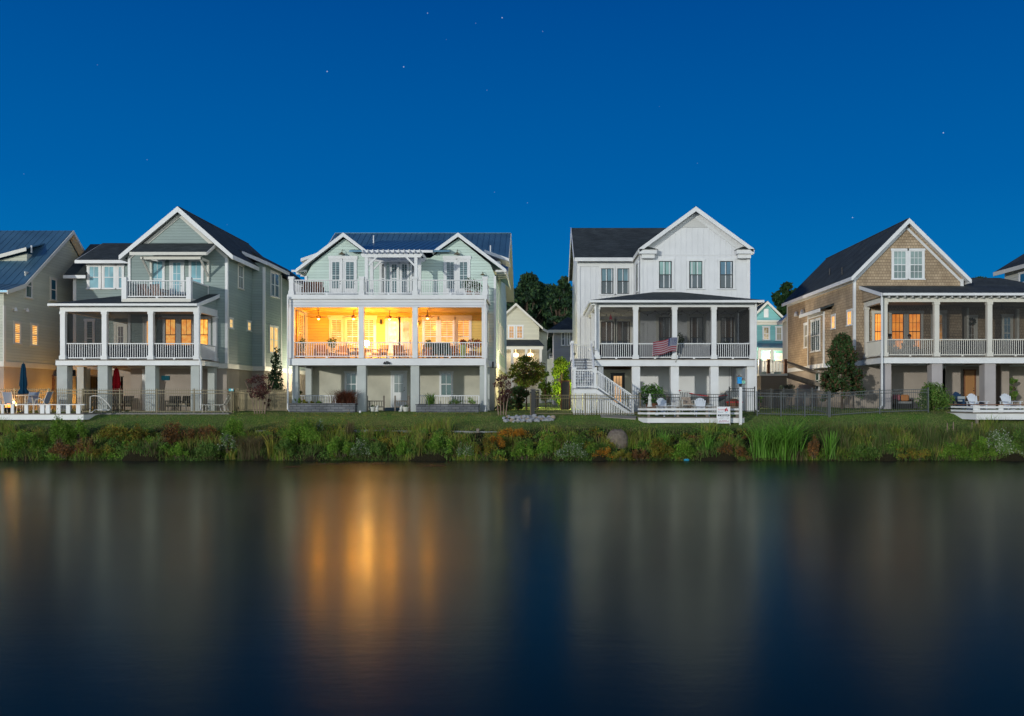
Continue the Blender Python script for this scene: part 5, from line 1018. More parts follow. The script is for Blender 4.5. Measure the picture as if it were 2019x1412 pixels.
# wood fence behind the patio at the left
m = MB(); wf = empty('wood_fence', (-27, 58, G1), 'tall grey board fence behind the blue umbrella', 'fence')
for k in range(38): xx = X(53, 56) + k * .16; m.box(xx, xx + .145, 56.0, 56.03, G1 - .1, G1 + 2.1)
m.box(X(53, 56), X(53, 56) + 6.1, 56.03, 56.08, G1 + 1.8, G1 + 1.9); m.build('boards', vary(mat('grey_boards', (.20, .17, .13), .8), .25, 4), wf)
m = MB(); m.box(X(53, 56) - .02, X(53, 56) + 6.1, 55.97, 56.1, G1 + 2.1, G1 + 2.15); m.build('cap_board', GREYWD, wf)
m = MB(); ax, az_ = X(99.5, 55.9), Z(747, 55.9)
for r_ in (.22, .12): m.tube([(ax - r_, 55.92, az_ - .75), (ax - r_, 55.92, az_)] + [(ax - r_ * math.cos(t), 55.92, az_ + r_ * math.sin(t)) for t in np.linspace(.3, 2.8, 7)] + [(ax + r_, 55.92, az_), (ax + r_, 55.92, az_ - .75)], .025, 6)
for k in range(5): m.bar((ax - .22, 55.92, az_ - .7 + k * .2), (ax + .22, 55.92, az_ - .6 + k * .2), .02, .03)
tag(m.build('wall_ornament', REDWD), 'arched rusty metal ornament hanging on the grey board fence', 'ornament')
# ------------------------------------------------------------------ decks at the waterside
def poly_deck(pts, zt, zb, label, legs=True):
    cx_ = sum(p_[0] for p_ in pts) / len(pts); cy_ = sum(p_[1] for p_ in pts) / len(pts)
    e = empty('waterside_deck', (cx_, cy_, gz1(cx_, cy_)), label, 'deck', 'white decks by the water')
    m = MB(); m.prism([(p_[0], p_[1], zt) for p_ in pts], (0, 0, -.05)); m.build('deck_floor', GREYWD, e)
    q = [(cx_ + (p_[0] - cx_) * (1 - .03 / max(.5, abs(p_[0] - cx_))), cy_ + (p_[1] - cy_) * .97) for p_ in pts]
    m = MB(); m.prism([(a, b_, zt - .052) for a, b_ in q], (0, 0, zb - zt + .052)); m.build('skirt', WHITE, e)
    for a, b_ in q: a = cx_ + (a - cx_) * .96; b_ = cy_ + (b_ - cy_) * .9; m = MB(); m.box(a - .06, a + .06, b_ - .06, b_ + .06, gz1(a, b_) - .2, zb); m.build('leg', GREYWD, e)
    return e
d3 = poly_deck([(5.47, 45.5), (10.5, 45.5), (10.5, 48), (5.15, 48), (5.1, 46.3)], H - .97, H - 1.27, 'white deck with two rail boards in front of the white farmhouse')
m = MB(); y = 45.68
for a, b_ in ((-.53, -.63), (-.74, -.84)): m.box(5.5, 10.25, y, y + .04, H + a, H + b_); m.bar((5.5, y + .02, H + (a + b_) / 2), (5.12, 46.4, H + (a + b_) / 2), .04, .1)
m.build('rail_board', WHITE, d3); m = MB(); m.box(5.4, 10.3, y - .05, y + .38, H - .485, H - .44); m.prism([(5.4, y - .05, H - .485), (5.05, 46.4, H - .485), (5.35, 46.5, H - .485), (5.75, y + .35, H - .485)], (0, 0, .04)); m.build('bench_seat', GREYWD, d3)
for x in (5.6, 7.1, 8.6, 10.15): m = MB(); m.box(x - .06, x + .06, y + .05, y + .2, H - .97, H - .486); m.build('post', GREYWD, d3)
d4 = poly_deck([(22.26, 45.3), (30, 45.3), (30, 49), (21.6, 49), (21.85, 47.3)], H - .74, H - 1.1, 'white deck with slotted rail at the right edge in front of the tan house')
m = MB(); m.box(22.25, 30, 45.4, 45.44, H - .42, H - .52); m.box(22.25, 30, 45.4, 45.44, H - .60, H - .72)
for x in np.arange(22.3, 30, 1.3): m.box(x - .12, x + .12, 45.44, 45.5, H - .735, H - .36)
for a, b_ in ((-.42, -.52), (-.60, -.72)): m.bar((22.25, 45.42, H + (a + b_) / 2), (21.9, 47.3, H + (a + b_) / 2), .04, .1)
m.build('rail_board', WHITE, d4); m = MB(); m.box(22.2, 30, 45.36, 45.7, H - .355, H - .315); m.prism([(22.2, 45.36, H - .355), (21.8, 47.4, H - .355), (22.05, 47.4, H - .355), (22.5, 45.7, H - .355)], (0, 0, .04)); m.build('cap_board', REDWD, d4)
for x in (22.5, 25, 27.5): m = MB(); m.box(x - .05, x + .05, 45.5, 45.62, H - .74, H - .356); m.build('post', WHITE, d4)
x1 = X(165, 45.8); d0 = poly_deck([(-31, 45.8), (x1, 45.8), (x1, 48), (-31, 48)], H - .80, H - 1.12, 'white deck with square gaps in its bench rail at the left edge')
for a, b_ in ((2, 7), (21, 27), (48, 55), (79, 87), (90, 98), (111, 119), (130, 138), (150, 158)): m = MB(); m.box(X(a, 45.9), X(b_, 45.9), 45.9, 45.96, H - .80, H - .36); m.build('baluster_board', WHITE, d0)
m = MB(); m.box(-31, x1, 45.86, 46.1, H - .36, H - .32); m.build('cap_board', WHITE, d0)
# ------------------------------------------------------------------ adirondack chairs
CH = vary(mat('white_chair_paint', (.66, .70, .74), .5), .06, 4)
def adirondack(mt, label, group):
    e = empty('adirondack_chair', (0, 0, 0), label, 'chair', group)
    m = MB()
    for k in range(-3, 4):
        t = k / 3; top = .98 - .13 * t * t; xb = .055 * k * 1.0; xt = .088 * k
        p0 = Vector((xb, .16, .30)); p1 = Vector((xt, .16 + .42 * (top - .3), top)); m.bar(p0, p1, .070, .02, (0, -1, 0))
    m.bar((-.26, .27, .46), (.26, .27, .46), .05, .03); m.bar((-.30, .42, .80), (.30, .42, .80), .05, .02); m.build('backrest', mt, e)
    m = MB()
    for k in range(6): y = -.42 + k * .105; m.box(-.27, .27, y, y + .09, .36 - k * .014, .38 - k * .014)
    m.build('seat', mt, e)
    for s_ in (-1, 1):
        m = MB(); m.prism([(s_ * .28, -.46, .55), (s_ * .43, -.46, .55), (s_ * .40, .34, .55), (s_ * .30, .34, .55)], (0, 0, .025)); m.build('arm', mt, e)
        m = MB(); m.bar((s_ * .33, -.38, 0), (s_ * .33, -.38, .55), .03, .10); m.build('leg', mt, e)
        m = MB(); m.bar((s_ * .29, -.44, .33), (s_ * .29, .55, .03), .03, .12); m.build('leg', mt, e)
        m = MB(); m.bar((s_ * .33, .30, .16), (s_ * .33, .30, .55), .03, .05); m.build('arm_support', mt, e)
    return e
GA = 'white adirondack chairs on the decks'; u = []; ac = adirondack(CH, '', GA)
for px, D_, rz, z, lab in ((1312, 46.9, .45, H - .97, 'white adirondack chair right of the statue, turned towards the other deck chair'), (1383, 46.9, 0, H - .97, 'white adirondack chair facing the water between the rocking chair and the canoe'), (1925, 46.9, .15, H - .74, 'white adirondack chair on the right deck, next to the blue chair'), (1991, 46.9, .1, H - .74, 'white adirondack chair nearest the right edge')):
    put(ac, u, (X(px, D_), D_, z), rz, lab, GA)
u = []; ac = adirondack(mat('blue_chair_paint', (.02, .06, .14), .5), 'dark blue adirondack chair under the tan house', 'dark blue adirondack chair'); put(ac, u, (X(1897, 50.5), 50.5, G4), .4)
m = MB(); m.box(X(1897, 50.3) - .2, X(1897, 50.3) + .2, 50.36, 50.46, G4 + .42, G4 + .72); tag(m.build('cushion', mat('grey_cushion', (.30, .34, .36), .9)), 'grey cushion on the dark blue chair', 'cushion')
GR = 'weathered rocking chairs'; u = []
def rocker():
    mt = vary(mat('chair_worn_white', (.55, .54, .50), .7), .1, 4); e = empty('rocking_chair', (0, 0, 0), '', 'chair', GR); m = MB()
    for k in range(-3, 4): m.bar((k * .075, .25, .42), (k * .085, .45, 1.15 - .02 * k * k), .045, .02, (0, -1, 0))
    m.bar((-.28, .44, 1.08), (.28, .44, 1.08), .03, .07); m.build('backrest', mt, e); m = MB(); m.box(-.28, .28, -.25, .27, .40, .43); m.build('seat', mt, e)
    m = MB(); m.box(-.25, .25, -.23, .22, .431, .50); m.prism([(-.23, .18, .5), (.23, .18, .5), (.23, .30, .80), (-.23, .30, .80)], (0, -.06, 0)); m.build('cushion', vary(mat('striped_cushion', (.35, .28, .22), .9), .4, 14), e)
    for s_ in (-1, 1):
        m = MB(); m.box(s_ * .27, s_ * .38, -.30, .32, .64, .67); m.build('arm', mt, e)
        for yy in (-.24, .26): m = MB(); m.bar((s_ * .31, yy, .06), (s_ * .31, yy, .65), .04, .04); m.build('leg', mt, e)
        m = MB(); m.tube([(s_ * .31, y_, .03 + .12 * (y_ * 1.1) ** 2) for y_ in np.linspace(-.45, .6, 7)], .022, 6); m.build('rocker', mt, e)
    return e
rk = rocker()
put(rk, u, (X(1355, 48.3), 48.3, gz1(8, 48.3)), .1, 'worn white rocking chair with striped cushions beside the canoe', GR, 1.1); put(rk, u, (X(1318, 50.8), 50.8, G3), .5, 'worn rocking chair in the shade behind the left deck chair', GR); put(rk, u, (X(1398, 50.9), 50.9, G3), -.6, 'worn rocking chair partly behind the third pier of the farmhouse', GR)
# patio set at the left
SL = mat('grey_blue_sling', (.24, .28, .36), .7); PW = mat('patio_white_metal', (.70, .68, .62), .4); GP_ = 'white framed sling chairs'
def sling():
    e = empty('patio_chair', (0, 0, 0), '', 'chair', GP_); m = MB(); m.prism([(-.24, .20, .52), (.24, .20, .52), (.24, .42, 1.12), (-.24, .42, 1.12)], (0, .012, 0)); m.build('backrest', SL, e); m = MB(); m.box(-.24, .24, -.25, .2, .50, .515); m.build('seat', SL, e)
    for s_ in (-1, 1):
        m = MB(); m.tube([(s_ * .26, -.30, 0), (s_ * .26, -.27, .45), (s_ * .26, -.20, .72), (s_ * .26, .05, .78), (s_ * .26, .25, .60), (s_ * .26, .34, .05)], .018, 6); m.tube([(s_ * .26, .18, .5), (s_ * .26, .44, 1.15)], .016, 6); m.build('frame', PW, e)
    return e
u = []; sl = sling(); zf = H - .80
for px, D_, rz, lab in ((24, 46.9, math.pi - .1, 'white framed sling chair left of the patio table with its back to the water'), (7, 47.3, math.pi * .8, 'white framed sling chair cut off by the left edge'), (60, 47.6, .1, 'blue grey sling chair on the far side of the patio table'), (83, 46.9, math.pi / 2 * -1, 'white framed sling chair at the right end of the patio table')):
    put(sl, u, (X(px, D_), D_, zf), rz, lab, GP_)
x, y = X(50, 47.2), 47.2; e = empty('patio_table', (x, y, zf), 'white patio table under the blue umbrella', 'table'); m = MB(); m.lathe((x, y, zf + .92), [(.55, 0), (.57, .02), (.55, .04)], 20); m.build('tabletop', PW, e)
for k in range(4): t = k * 1.57 + .5; m = MB(); m.tube([(x + .42 * math.cos(t), y + .42 * math.sin(t), zf), (x + .3 * math.cos(t), y + .3 * math.sin(t), zf + .92)], .02, 6); m.build('leg', PW, e)
def umbrella(x, y, g, zt, zb, r, col, label):
    e = empty('closed_umbrella', (x, y, g), label, 'umbrella', 'closed sun umbrellas'); m = MB(); m.tube([(x, y, g), (x, y, zt + .06)], .022, 8); m.build('pole', GREYWD, e); hh = zt - zb
    m = MB(); n = 16; prof = [(r * .25, hh), (r * .45, hh * .85), (r * .62, hh * .5), (r * .72, hh * .3), (r * .55, hh * .18), (r * 1.0, hh * .06), (r * .9, 0)]; vs = []
    for rr, z in prof:
        for k in range(n): t = 2 * math.pi * k / n; q = rr * (1 + (.22 if k % 2 else -.12)); vs.append((x + q * math.cos(t), y + q * math.sin(t), zb + z))
    m.add(vs, [(i * n + k, i * n + (k + 1) % n, (i + 1) * n + (k + 1) % n, (i + 1) * n + k) for i in range(len(prof) - 1) for k in range(n)] + [tuple(range(n))]); m.build('canopy', vary(mat('umbrella_cloth', col, .85, .1), .15, 5), e)
    m = MB(); m.lathe((x, y, g), [(.25, 0), (.25, .05), (.05, .09)], 12); m.build('base', DARKM, e); return e
umbrella(X(45, 47.2), 47.25, zf, Z(717, 47.2), Z(777, 47.2), .22, (.008, .045, .085), 'closed dark blue umbrella standing through the white patio table'); umbrella(X(229.5, 51), 51, G1, Z(726, 51), Z(772, 51), .27, (.32, .008, .015), 'closed red umbrella under the porch of the sage house')
x, y = X(24, 46.2), 46.35; e = empty('deck_lamp', (x, y, H - .32), 'bright star like lamp on the rail of the left deck', 'lamp'); m = MB(); m.tube([(x, y, H - .32), (x, y, H - .28)], .03, 8); m.build('lamp_base', DARKM, e); m = MB(); m.ell((x, y, H - .22), .06, .06, .07); m.build('lamp_glass', mat('deck_lamp_glow', (1, .8, .5), .5, emit=(1, .62, .25), es=7), e); light('lamp_light', (x, y + .12, H - .15), 7, (1, .5, .12), e, .04)
e = empty('lantern', (X(30, 48.5), 48.5, gz1(-29, 48.5)), 'glowing orange fire bowl behind the left patio chairs', 'fire bowl'); x = X(18, 48.6); y = 48.6; g = gz1(x, y); m = MB(); m.lathe((x, y, g), [(.18, 0), (.3, .25), (.32, .3)], 14); m.build('bowl', DARKM, e); m = MB()
for k in range(7): m.lathe((x + random.uniform(-.16, .16), y + random.uniform(-.16, .16), g + .28), [(.06, 0), (.075, .1), (.01, random.uniform(.25, .45))], 6)
m.build('flame', mat('flame', (1, .5, .1), .5, emit=(1, .42, .05), es=1.6), e); light('flame_light', (x, y - .1, g + .75), 18, (1, .40, .05), e, .15)
m = MB(); x0, x1 = X(164, 46.9), X(206, 46.9); gb = gz1(x0, 47.5); zt = Z(782, 46.9); y = 47.6
m.tube([(x0, y, gb), (x0 + .02, y, zt)] + [(x0 + .2, y, zt + .05), (x0 + .5, y, zt + .02), (x0 + .8, y, zt - .2), (x1 - .1, y, zt - .45), (x1, y, zt - .62), (x1 - .1, y, zt - .72), (x0 + .3, y, zt - .70), (x0, y, gb + .05)], .025, 6); gl = m.build('garden_bench', PW); tag(gl, 'curved white tube bench end behind the left deck rail', 'bench')
m = MB()
for k in range(5):
    for s_ in (0, 1): c = (x0 + .2 + k * .14, y, zt - .2 - s_ * .22); m.tube([(c[0] + .06 * math.cos(t), y, c[2] + .09 * math.sin(t)) for t in np.linspace(0, 5.2, 8)], .009, 5)
m.build('scroll_panel', DARKM, gl)
# chaise longue, dining set under the sage house
x0, x1 = X(397, 48.9), X(452, 48.9); g = gz1(-18.5, 48.9); m = MB()
for yy in (48.8, 49.3): m.tube([(x0, yy, g + .42), (x1 - .3, yy, g + .42), (x1, yy, g + .95)], .02, 6); m.tube([(x0 + .1, yy, g + .42), (x0 + .1, yy, g)], .018, 6); m.tube([(x1 - .5, yy, g + .42), (x1 - .42, yy, g + .1), (x1 - .3, yy, g), (x1 - .2, yy, g + .1), (x1 - .25, yy, g + .42)], .018, 6)
ch = m.build('chaise_longue', PW); tag(ch, 'white metal chaise longue behind the right end of the tan fence', 'lounger'); m = MB()
for k in range(12): xx = x0 + .05 + k * (x1 - x0 - .35) / 12; m.box(xx, xx + .05, 48.82, 49.28, g + .43, g + .445)
for k in range(7): t = k / 7; xx = x1 - .3 + .3 * t; zz = g + .44 + .52 * t; m.box(xx, xx + .02, 48.82, 49.28, zz, zz + .04)
m.build('strap', PW, ch)
GT = 'dark patio chairs under the sage house'; u = []; ac = armchair('', GT, DARKM, mat('beige_pad', (.4, .33, .24), .9))
for px, rz, lab in ((220, .2, 'dark patio chair left of the red umbrella'), (243, -.3, 'dark patio chair right of the red umbrella'), (341, .1, 'dark patio chair under the third bay of the sage house'), (362, -.2, 'dark patio chair beside the right pier of the sage house')): put(ac, u, (X(px, 51.6), 51.6, G1), rz, lab, GT)
m = MB(); x = X(326, 51); m.tube([(x - .35, 51, G1), (x + .02, 51, Z(752, 51))], .018, 6); pd = m.build('push_broom', GREYWD); tag(pd, 'long handled tool with a teal head leaning under the sage house', 'broom'); m = MB(); m.box(x - .2, x + .24, 50.92, 51.08, Z(748, 51), Z(741, 51)); m.box(x - .2, x + .24, 50.94, 51.06, Z(750, 51), Z(748, 51)); m.build('broom_head', mat('teal_plastic', (.02, .20, .26), .5), pd)
m = MB(); x, z = X(415.5, 53), Z(735, 53); m.box(x - .12, x + .12, 52.86, 53.0, z - .1, z + .06); m.prism([(x - .14, 52.85, z + .06), (x + .14, 52.85, z + .06), (x, 52.85, z + .15)], (0, .14, 0)); tag(m.build('hose_reel', mat('teal_box', (.02, .17, .22), .5)), 'small teal box mounted on the wall under the sage house', 'box')
m = MB(); x, z = X(455.5, 48.1), Z(769, 48.1); m.box(x - .13, x + .13, 48.12, 48.14, z - .06, z + .07); sg = m.build('fence_sign', mat('teal_sign', (.04, .42, .48), .5)); tag(sg, 'small teal sign on the right end of the tan fence', 'sign'); m = MB(); m.box(x, x + .1, 48.11, 48.119, z - .02, z + .06); m.build('sign_mark', WHITE, sg)
def bell(x, y, zt, zb, r, mt, label):
    m = MB(); m.tube([(x, y, zt), (x, y, zt - .12)], .006, 5); m.lathe((x, y, zb), [(r, 0), (r * .5, (zt - zb) * .45), (.015, (zt - zb) * .85)], 4, True); tag(m.build('hanging_bell', mt), label, 'bell', 'hanging bells')
bell(X(1204, 51), 51, Z(618, 51), Z(630, 51), .13, mat('red_enamel', (.38, .02, .04), .4), 'red triangular bell hanging on the farmhouse porch'); bell(X(140, 51), 51, Z(722, 51), Z(733, 51), .12, mat('navy_enamel', (.01, .015, .04), .4), 'dark triangular bell hanging between the left piers of the sage house')
# string lights on the farmhouse porch
m = MB(); zs = Z(612, 51); bl = MB(); x_ = [X(p_, 51) for p_ in (1182, 1210, 1240, 1262, 1292, 1318, 1345, 1375, 1400, 1430, 1455, 1478)]; pts = []
for a, b_ in zip(x_, x_[1:]):
    for t in np.linspace(0, 1, 7)[:-1]: pts.append((a + (b_ - a) * t, 51.1, zs - .22 * 4 * t * (1 - t)))
m.tube(pts, .008, 4); sl_ = m.build('string_light', DARKM); tag(sl_, 'drooping string of small bulbs along the farmhouse porch ceiling', 'string light')
for i in range(3, len(pts), 3): bl.tube([(pts[i][0], 51.1, pts[i][2]), (pts[i][0], 51.1, pts[i][2] - .09)], .022, 6)
bl.build('bulb', DARKM, sl_)
# canoe under the farmhouse
def canoe(x0, x1, y, zc, tilt, label):
    e = empty('canoe', ((x0 + x1) / 2, y, zc), label, 'canoe'); n = 15; V = []; rim = [[], []]
    for i in range(n):
        t = i / (n - 1) * 2 - 1; w = .40 * max(0.02, (1 - abs(t) ** 2.6)); d = .34 * max(.12, (1 - abs(t) ** 6)); sh = .18 * t * t; x = x0 + (x1 - x0) * i / (n - 1); zz = zc + tilt * t
        for k in range(9):
            a = math.pi * k / 8; V.append((x, y + w * math.cos(a), zz + sh - d * math.sin(a) ** .8))
        rim[0].append((x, y + w, zz + sh)); rim[1].append((x, y - w, zz + sh))
    m = MB(); m.add(V, [(i * 9 + k, i * 9 + k + 1, (i + 1) * 9 + k + 1, (i + 1) * 9 + k) for i in range(n - 1) for k in range(8)]); h_ = m.build('hull', vary(mat('grey_hull', (.16, .18, .20), .5), .15, 2), e, True); so_ = h_.modifiers.new('thick', 'SOLIDIFY'); so_.thickness = .02
    for r_ in rim: m = MB(); m.tube(r_, .03, 6); m.build('gunwale', mat('red_gunwale', (.55, .02, .03), .4), e)
    for px in (.3, .7): m = MB(); x = x0 + (x1 - x0) * px; m.bar((x, y - .36, zc - .02), (x, y + .36, zc - .02), .06, .03); m.build('thwart', REDWD, e)
    for px in (.22, .78): x = x0 + (x1 - x0) * px; m = MB(); m.box(x - .05, x + .05, y - .35, y + .35, G3, zc - .32 + tilt * (px * 2 - 1)); m.build('trestle', REDWD, e)
canoe(X(1338, 51.8), X(1434, 51.8), 51.8, Z(779, 51.8) - .04, -.14, 'grey canoe with a red rim stored under the white farmhouse')
m = MB(); m.ell((X(1447, 50.6), 50.6, G3 + .42), .42, .3, .3); m.cur = 1; m.box(X(1431, 50.6), X(1463, 50.6), 50.3, 50.9, G3 + .5, G3 + .56); tag(m.build('storage_bin', [REDWD, mat('red_lid', (.5, .03, .04), .5)], None, True), 'brown and red covered tub at the right end of the canoe', 'tub')
# statue, birdhouse, yard sign, flag
x, y, z = X(1281, 45.9), 45.88, H - .44; e = empty('statue', (x, y, z), 'white statue of a draped standing woman on the corner of the farmhouse deck bench', 'statue'); m = MB(); m.lathe((x, y, z), [(.13, 0), (.12, .07), (.10, .09)], 10); m.build('base', POTW, e)
m = MB(); m.lathe((x, y, z + .09), [(.105, 0), (.09, .12), (.075, .25), (.085, .33), (.095, .40), (.05, .46), (.03, .49)], 12); m.ell((x + .01, y - .01, z + .62), .045, .05, .06); m.bar((x - .08, y, z + .47), (x - .04, y - .09, z + .33), .04, .04); m.bar((x + .08, y, z + .47), (x + .06, y - .1, z + .38), .04, .04); m.bar((x + .06, y - .1, z + .38), (x - .02, y - .11, z + .36), .035, .035)
f_ = m.build('figure', POTW, e, True); rm = f_.modifiers.new('r', 'REMESH'); rm.mode = 'VOXEL'; rm.voxel_size = .012; rm.use_smooth_shade = True
x, y = X(1460, 45.4), 45.4; g = gz1(x, y); e = empty('birdhouse_post', (x, y, g), 'white post with bright blue and mint birdhouses beside the farmhouse deck', 'birdhouse'); m = MB(); zp = Z(763, y); m.box(x - .07, x + .07, y - .07, y + .07, g - .2, zp); m.build('post', WHITE, e)
m = MB(); m.lathe((x, y, zp), [(.05, 0), (.07, .1), (.10, .14)], 8); m.build('bracket', DARKM, e); m = MB(); m.box(x - .18, x + .25, y - .13, y + .13, zp + .14, zp + .165); m.build('platform', GREYWD, e)
for nm, a, b_, c, hh, col in (('birdhouse_box', -.16, .04, .10, .34, (.01, .32, .75)), ('birdhouse_box', .06, .22, .09, .16, (.25, .60, .45))):
    m = MB(); m.box(x + a, x + b_, y - c, y + c, zp + .166, zp + .166 + hh); q = m.build(nm, mat('birdhouse_paint', col, .5), e); q['label'] = 'tall bright blue box' if hh > .2 else 'small mint green box'
    m = MB(); xm = (a + b_) / 2; zz = zp + .166 + hh; m.prism([(x + a - .03, y - c - .03, zz), (x + b_ + .03, y - c - .03, zz), (x + xm, y - c - .03, zz + .12)], (0, 2 * c + .06, 0)); m.build('birdhouse_roof', GREYWD, q)
    m = MB(); m.lathe((x + xm, y, zz - .07), [(.02, 0), (.02, .001)], 8); m = MB(); m.tube([(x + xm, y - c - .004, zz - .08), (x + xm, y - c - .001, zz - .08)], .022, 10); m.build('entry_hole', DARKM, q)
x0, x1 = X(1413.5, 45.2), X(1439.5, 45.2); y = 45.2; z1_, z0_ = Z(802, y), Z(835, y); g = gz1(x0, y); e = empty('yard_sign', ((x0 + x1) / 2, y, g), 'white yard sign with a red sailboat emblem standing in front of the farmhouse deck', 'sign')
m = MB(); m.box(x0, x1, y, y + .02, z0_, z1_); m.build('sign_board', mat('sign_white', (.78, .80, .84), .5), e)
for x in (x0, x1): m = MB(); m.box(x - .012, x + .012, y - .002, y + .022, g - .1, z1_ + .01); m.build('leg', PW, e)
RED = mat('sign_red', (.55, .01, .03), .5); INK = mat('sign_ink', (.02, .02, .03), .5); SLATE = mat('sign_grey', (.14, .18, .22), .5); PINK = mat('sign_pink', (.45, .10, .20), .5); SEA = mat('sign_sea', (.02, .38, .52), .5)
W_ = x1 - x0; HH = z1_ - z0_
def su(u_, v_): return (x0 + u_ * W_, y - .003, z1_ - v_ * HH)
m = MB()
for pts in ([(.60, .14), (.72, .08), (.68, .28), (.60, .30)], [(.72, .03), (.86, .25), (.72, .28)]): m.prism([su(*p_) for p_ in pts], (0, .002, 0))
m.prism([su(.63, .11), su(.66, .26), su(.58, .31)], (0, .002, 0)); m.build('sail_emblem', RED, e)
m = MB(); m.prism([su(.63, .36), su(.85, .28), su(.84, .31), su(.66, .38)], (0, .002, 0)); m.build('wave_emblem', SEA, e)
def text(s, u_, v_, size, mt, w=None):
    c = bpy.data.curves.new('lettering', 'FONT'); c.body = s; c.size = size; c.extrude = .001; c.materials.append(mt); o = bpy.data.objects.new('lettering', c); sc.collection.objects.link(o)
    bpy.context.view_layer.update(); me = bpy.data.meshes.new_from_object(o.evaluated_get(bpy.context.evaluated_depsgraph_get())); k_ = w / o.dimensions.x if w else 1
    bpy.data.objects.remove(o); q = su(u_, v_); me.transform(Matrix.Translation(q) @ Matrix.Rotation(R(90), 4, 'X') @ Matrix.Diagonal((k_, 1, 1, 1)))
    o = bpy.data.objects.new('lettering', me); sc.collection.objects.link(o); attach(o, e); return o
text('Summer', .09, .215, .115, RED, W_ * .50); text('Brand', .10, .355, .10, SLATE, W_ * .36)
m = MB(); m.box(*[su(.07, 0)[0], su(.95, 0)[0]], y - .003, y - .001, su(0, .56)[2], su(0, .465)[2]); m.build('dark_band', INK, e)
m = MB()   # writing too small in the photo to read
def scribble(v0, v1, u0, u1, n):
    for i in range(n):
        if random.random() < .12: continue
        a = u0 + (u1 - u0) * i / n; w = (u1 - u0) / n * random.uniform(.4, .7); p0, p1 = su(a, v0), su(a + w, v1); k = random.uniform(0, .35) * (v1 - v0) * HH; m.box(p0[0], p1[0], y - .005, y - .0035, p1[2], p0[2] - k)
scribble(.48, .545, .12, .90, 12); m.build('lettering', WHITE, e); m = MB(); scribble(.59, .63, .12, .92, 16); m.build('lettering', INK, e); m = MB(); scribble(.68, .73, .14, .9, 20); m.build('lettering', mat('sign_faint', (.45, .42, .45), .5), e); m = MB(); scribble(.80, .845, .12, .92, 15); scribble(.865, .92, .12, .92, 14); m.build('lettering', PINK, e)
# flag
px0, pz0 = X(1332.7, 49.8), Z(714, 49.8); px1, pz1 = X(1337, 49.3), Z(665, 49.3); e = empty('flag', (px0, 49.88, pz0), 'striped national flag blown to the left from a pole on the farmhouse porch', 'flag')
m = MB(); m.tube([(px0, 49.88, pz0), (px1, 49.3, pz1)], .018, 6); m.ell((px1, 49.3, pz1 + .02), .03, .03, .03); m.build('pole', PW, e)
m = MB(); m.tube([(px0, 49.95, pz0 + .02), (px0, 49.86, pz0 + .02)], .035, 6); m.build('bracket', DARKM, e)
nu, nv = 26, 13; V = []
top = Vector((px1, 49.3, pz1 - .02)); bot = Vector((px0, 49.88, pz0)).lerp(Vector((px1, 49.3, pz1)), .42)
for j in range(nv + 1):
    s0 = top.lerp(bot, j / nv)
    for i in range(nu + 1):
        t = i / nu; V.append((s0.x - t * 1.38, s0.y + .10 * math.sin(t * 9 + j * .15) * (.3 + t), s0.z - .22 * t * t - .08 * t + .04 * math.sin(t * 8)))
m = MB(); fs = []; ms_ = []
for j in range(nv):
    for i in range(nu): fs.append((j * (nu + 1) + i, j * (nu + 1) + i + 1, (j + 1) * (nu + 1) + i + 1, (j + 1) * (nu + 1) + i)); ms_.append(2 if (j < 7 and i < 10) else (0 if j % 2 == 0 else 1))
m.add(V, fs); m.m = ms_; fl = m.build('flag_cloth', [mat('flag_red', (.28, .03, .05), .8), mat('flag_white', (.34, .31, .36), .8), mat('flag_blue', (.03, .05, .16), .8)], e, True); so_ = fl.modifiers.new('thick', 'SOLIDIFY'); so_.thickness = .006
m = MB()
for j in range(7):
    for i in range(8):
        q = V[j * (nu + 1) + i + 1]; m.box(q[0] - .012, q[0] + .012, q[1] - .012, q[1] - .007, q[2] - .035, q[2] - .011)
m.build('star', WHITE, fl)
# hanging swing
x, y = X(1440, 52.2), 52.2; m = MB()
for yy in (51.9, 52.5): m.tube([(x, yy, Z(722, 50)), (x, yy, Z(765, 52))], .008, 5); m.tube([(x, yy, Z(765, 52)), (x - .45, yy, Z(783, 52))], .008, 5); m.tube([(x, yy, Z(765, 52)), (x + .45, yy, Z(783, 52))], .008, 5)
rp = m.build('porch_swing', DARKM); tag(rp, 'pale porch swing on thin ropes in the right bay under the farmhouse', 'swing'); m = MB(); m.box(x - .5, x + .5, 51.9, 52.5, Z(786, 52), Z(784, 52)); m.prism([(x - .5, 52.5, Z(785, 52)), (x + .5, 52.5, Z(785, 52)), (x + .5, 52.62, Z(770, 52)), (x - .5, 52.62, Z(770, 52))], (0, .03, 0)); m.build('seat', POTW, rp)
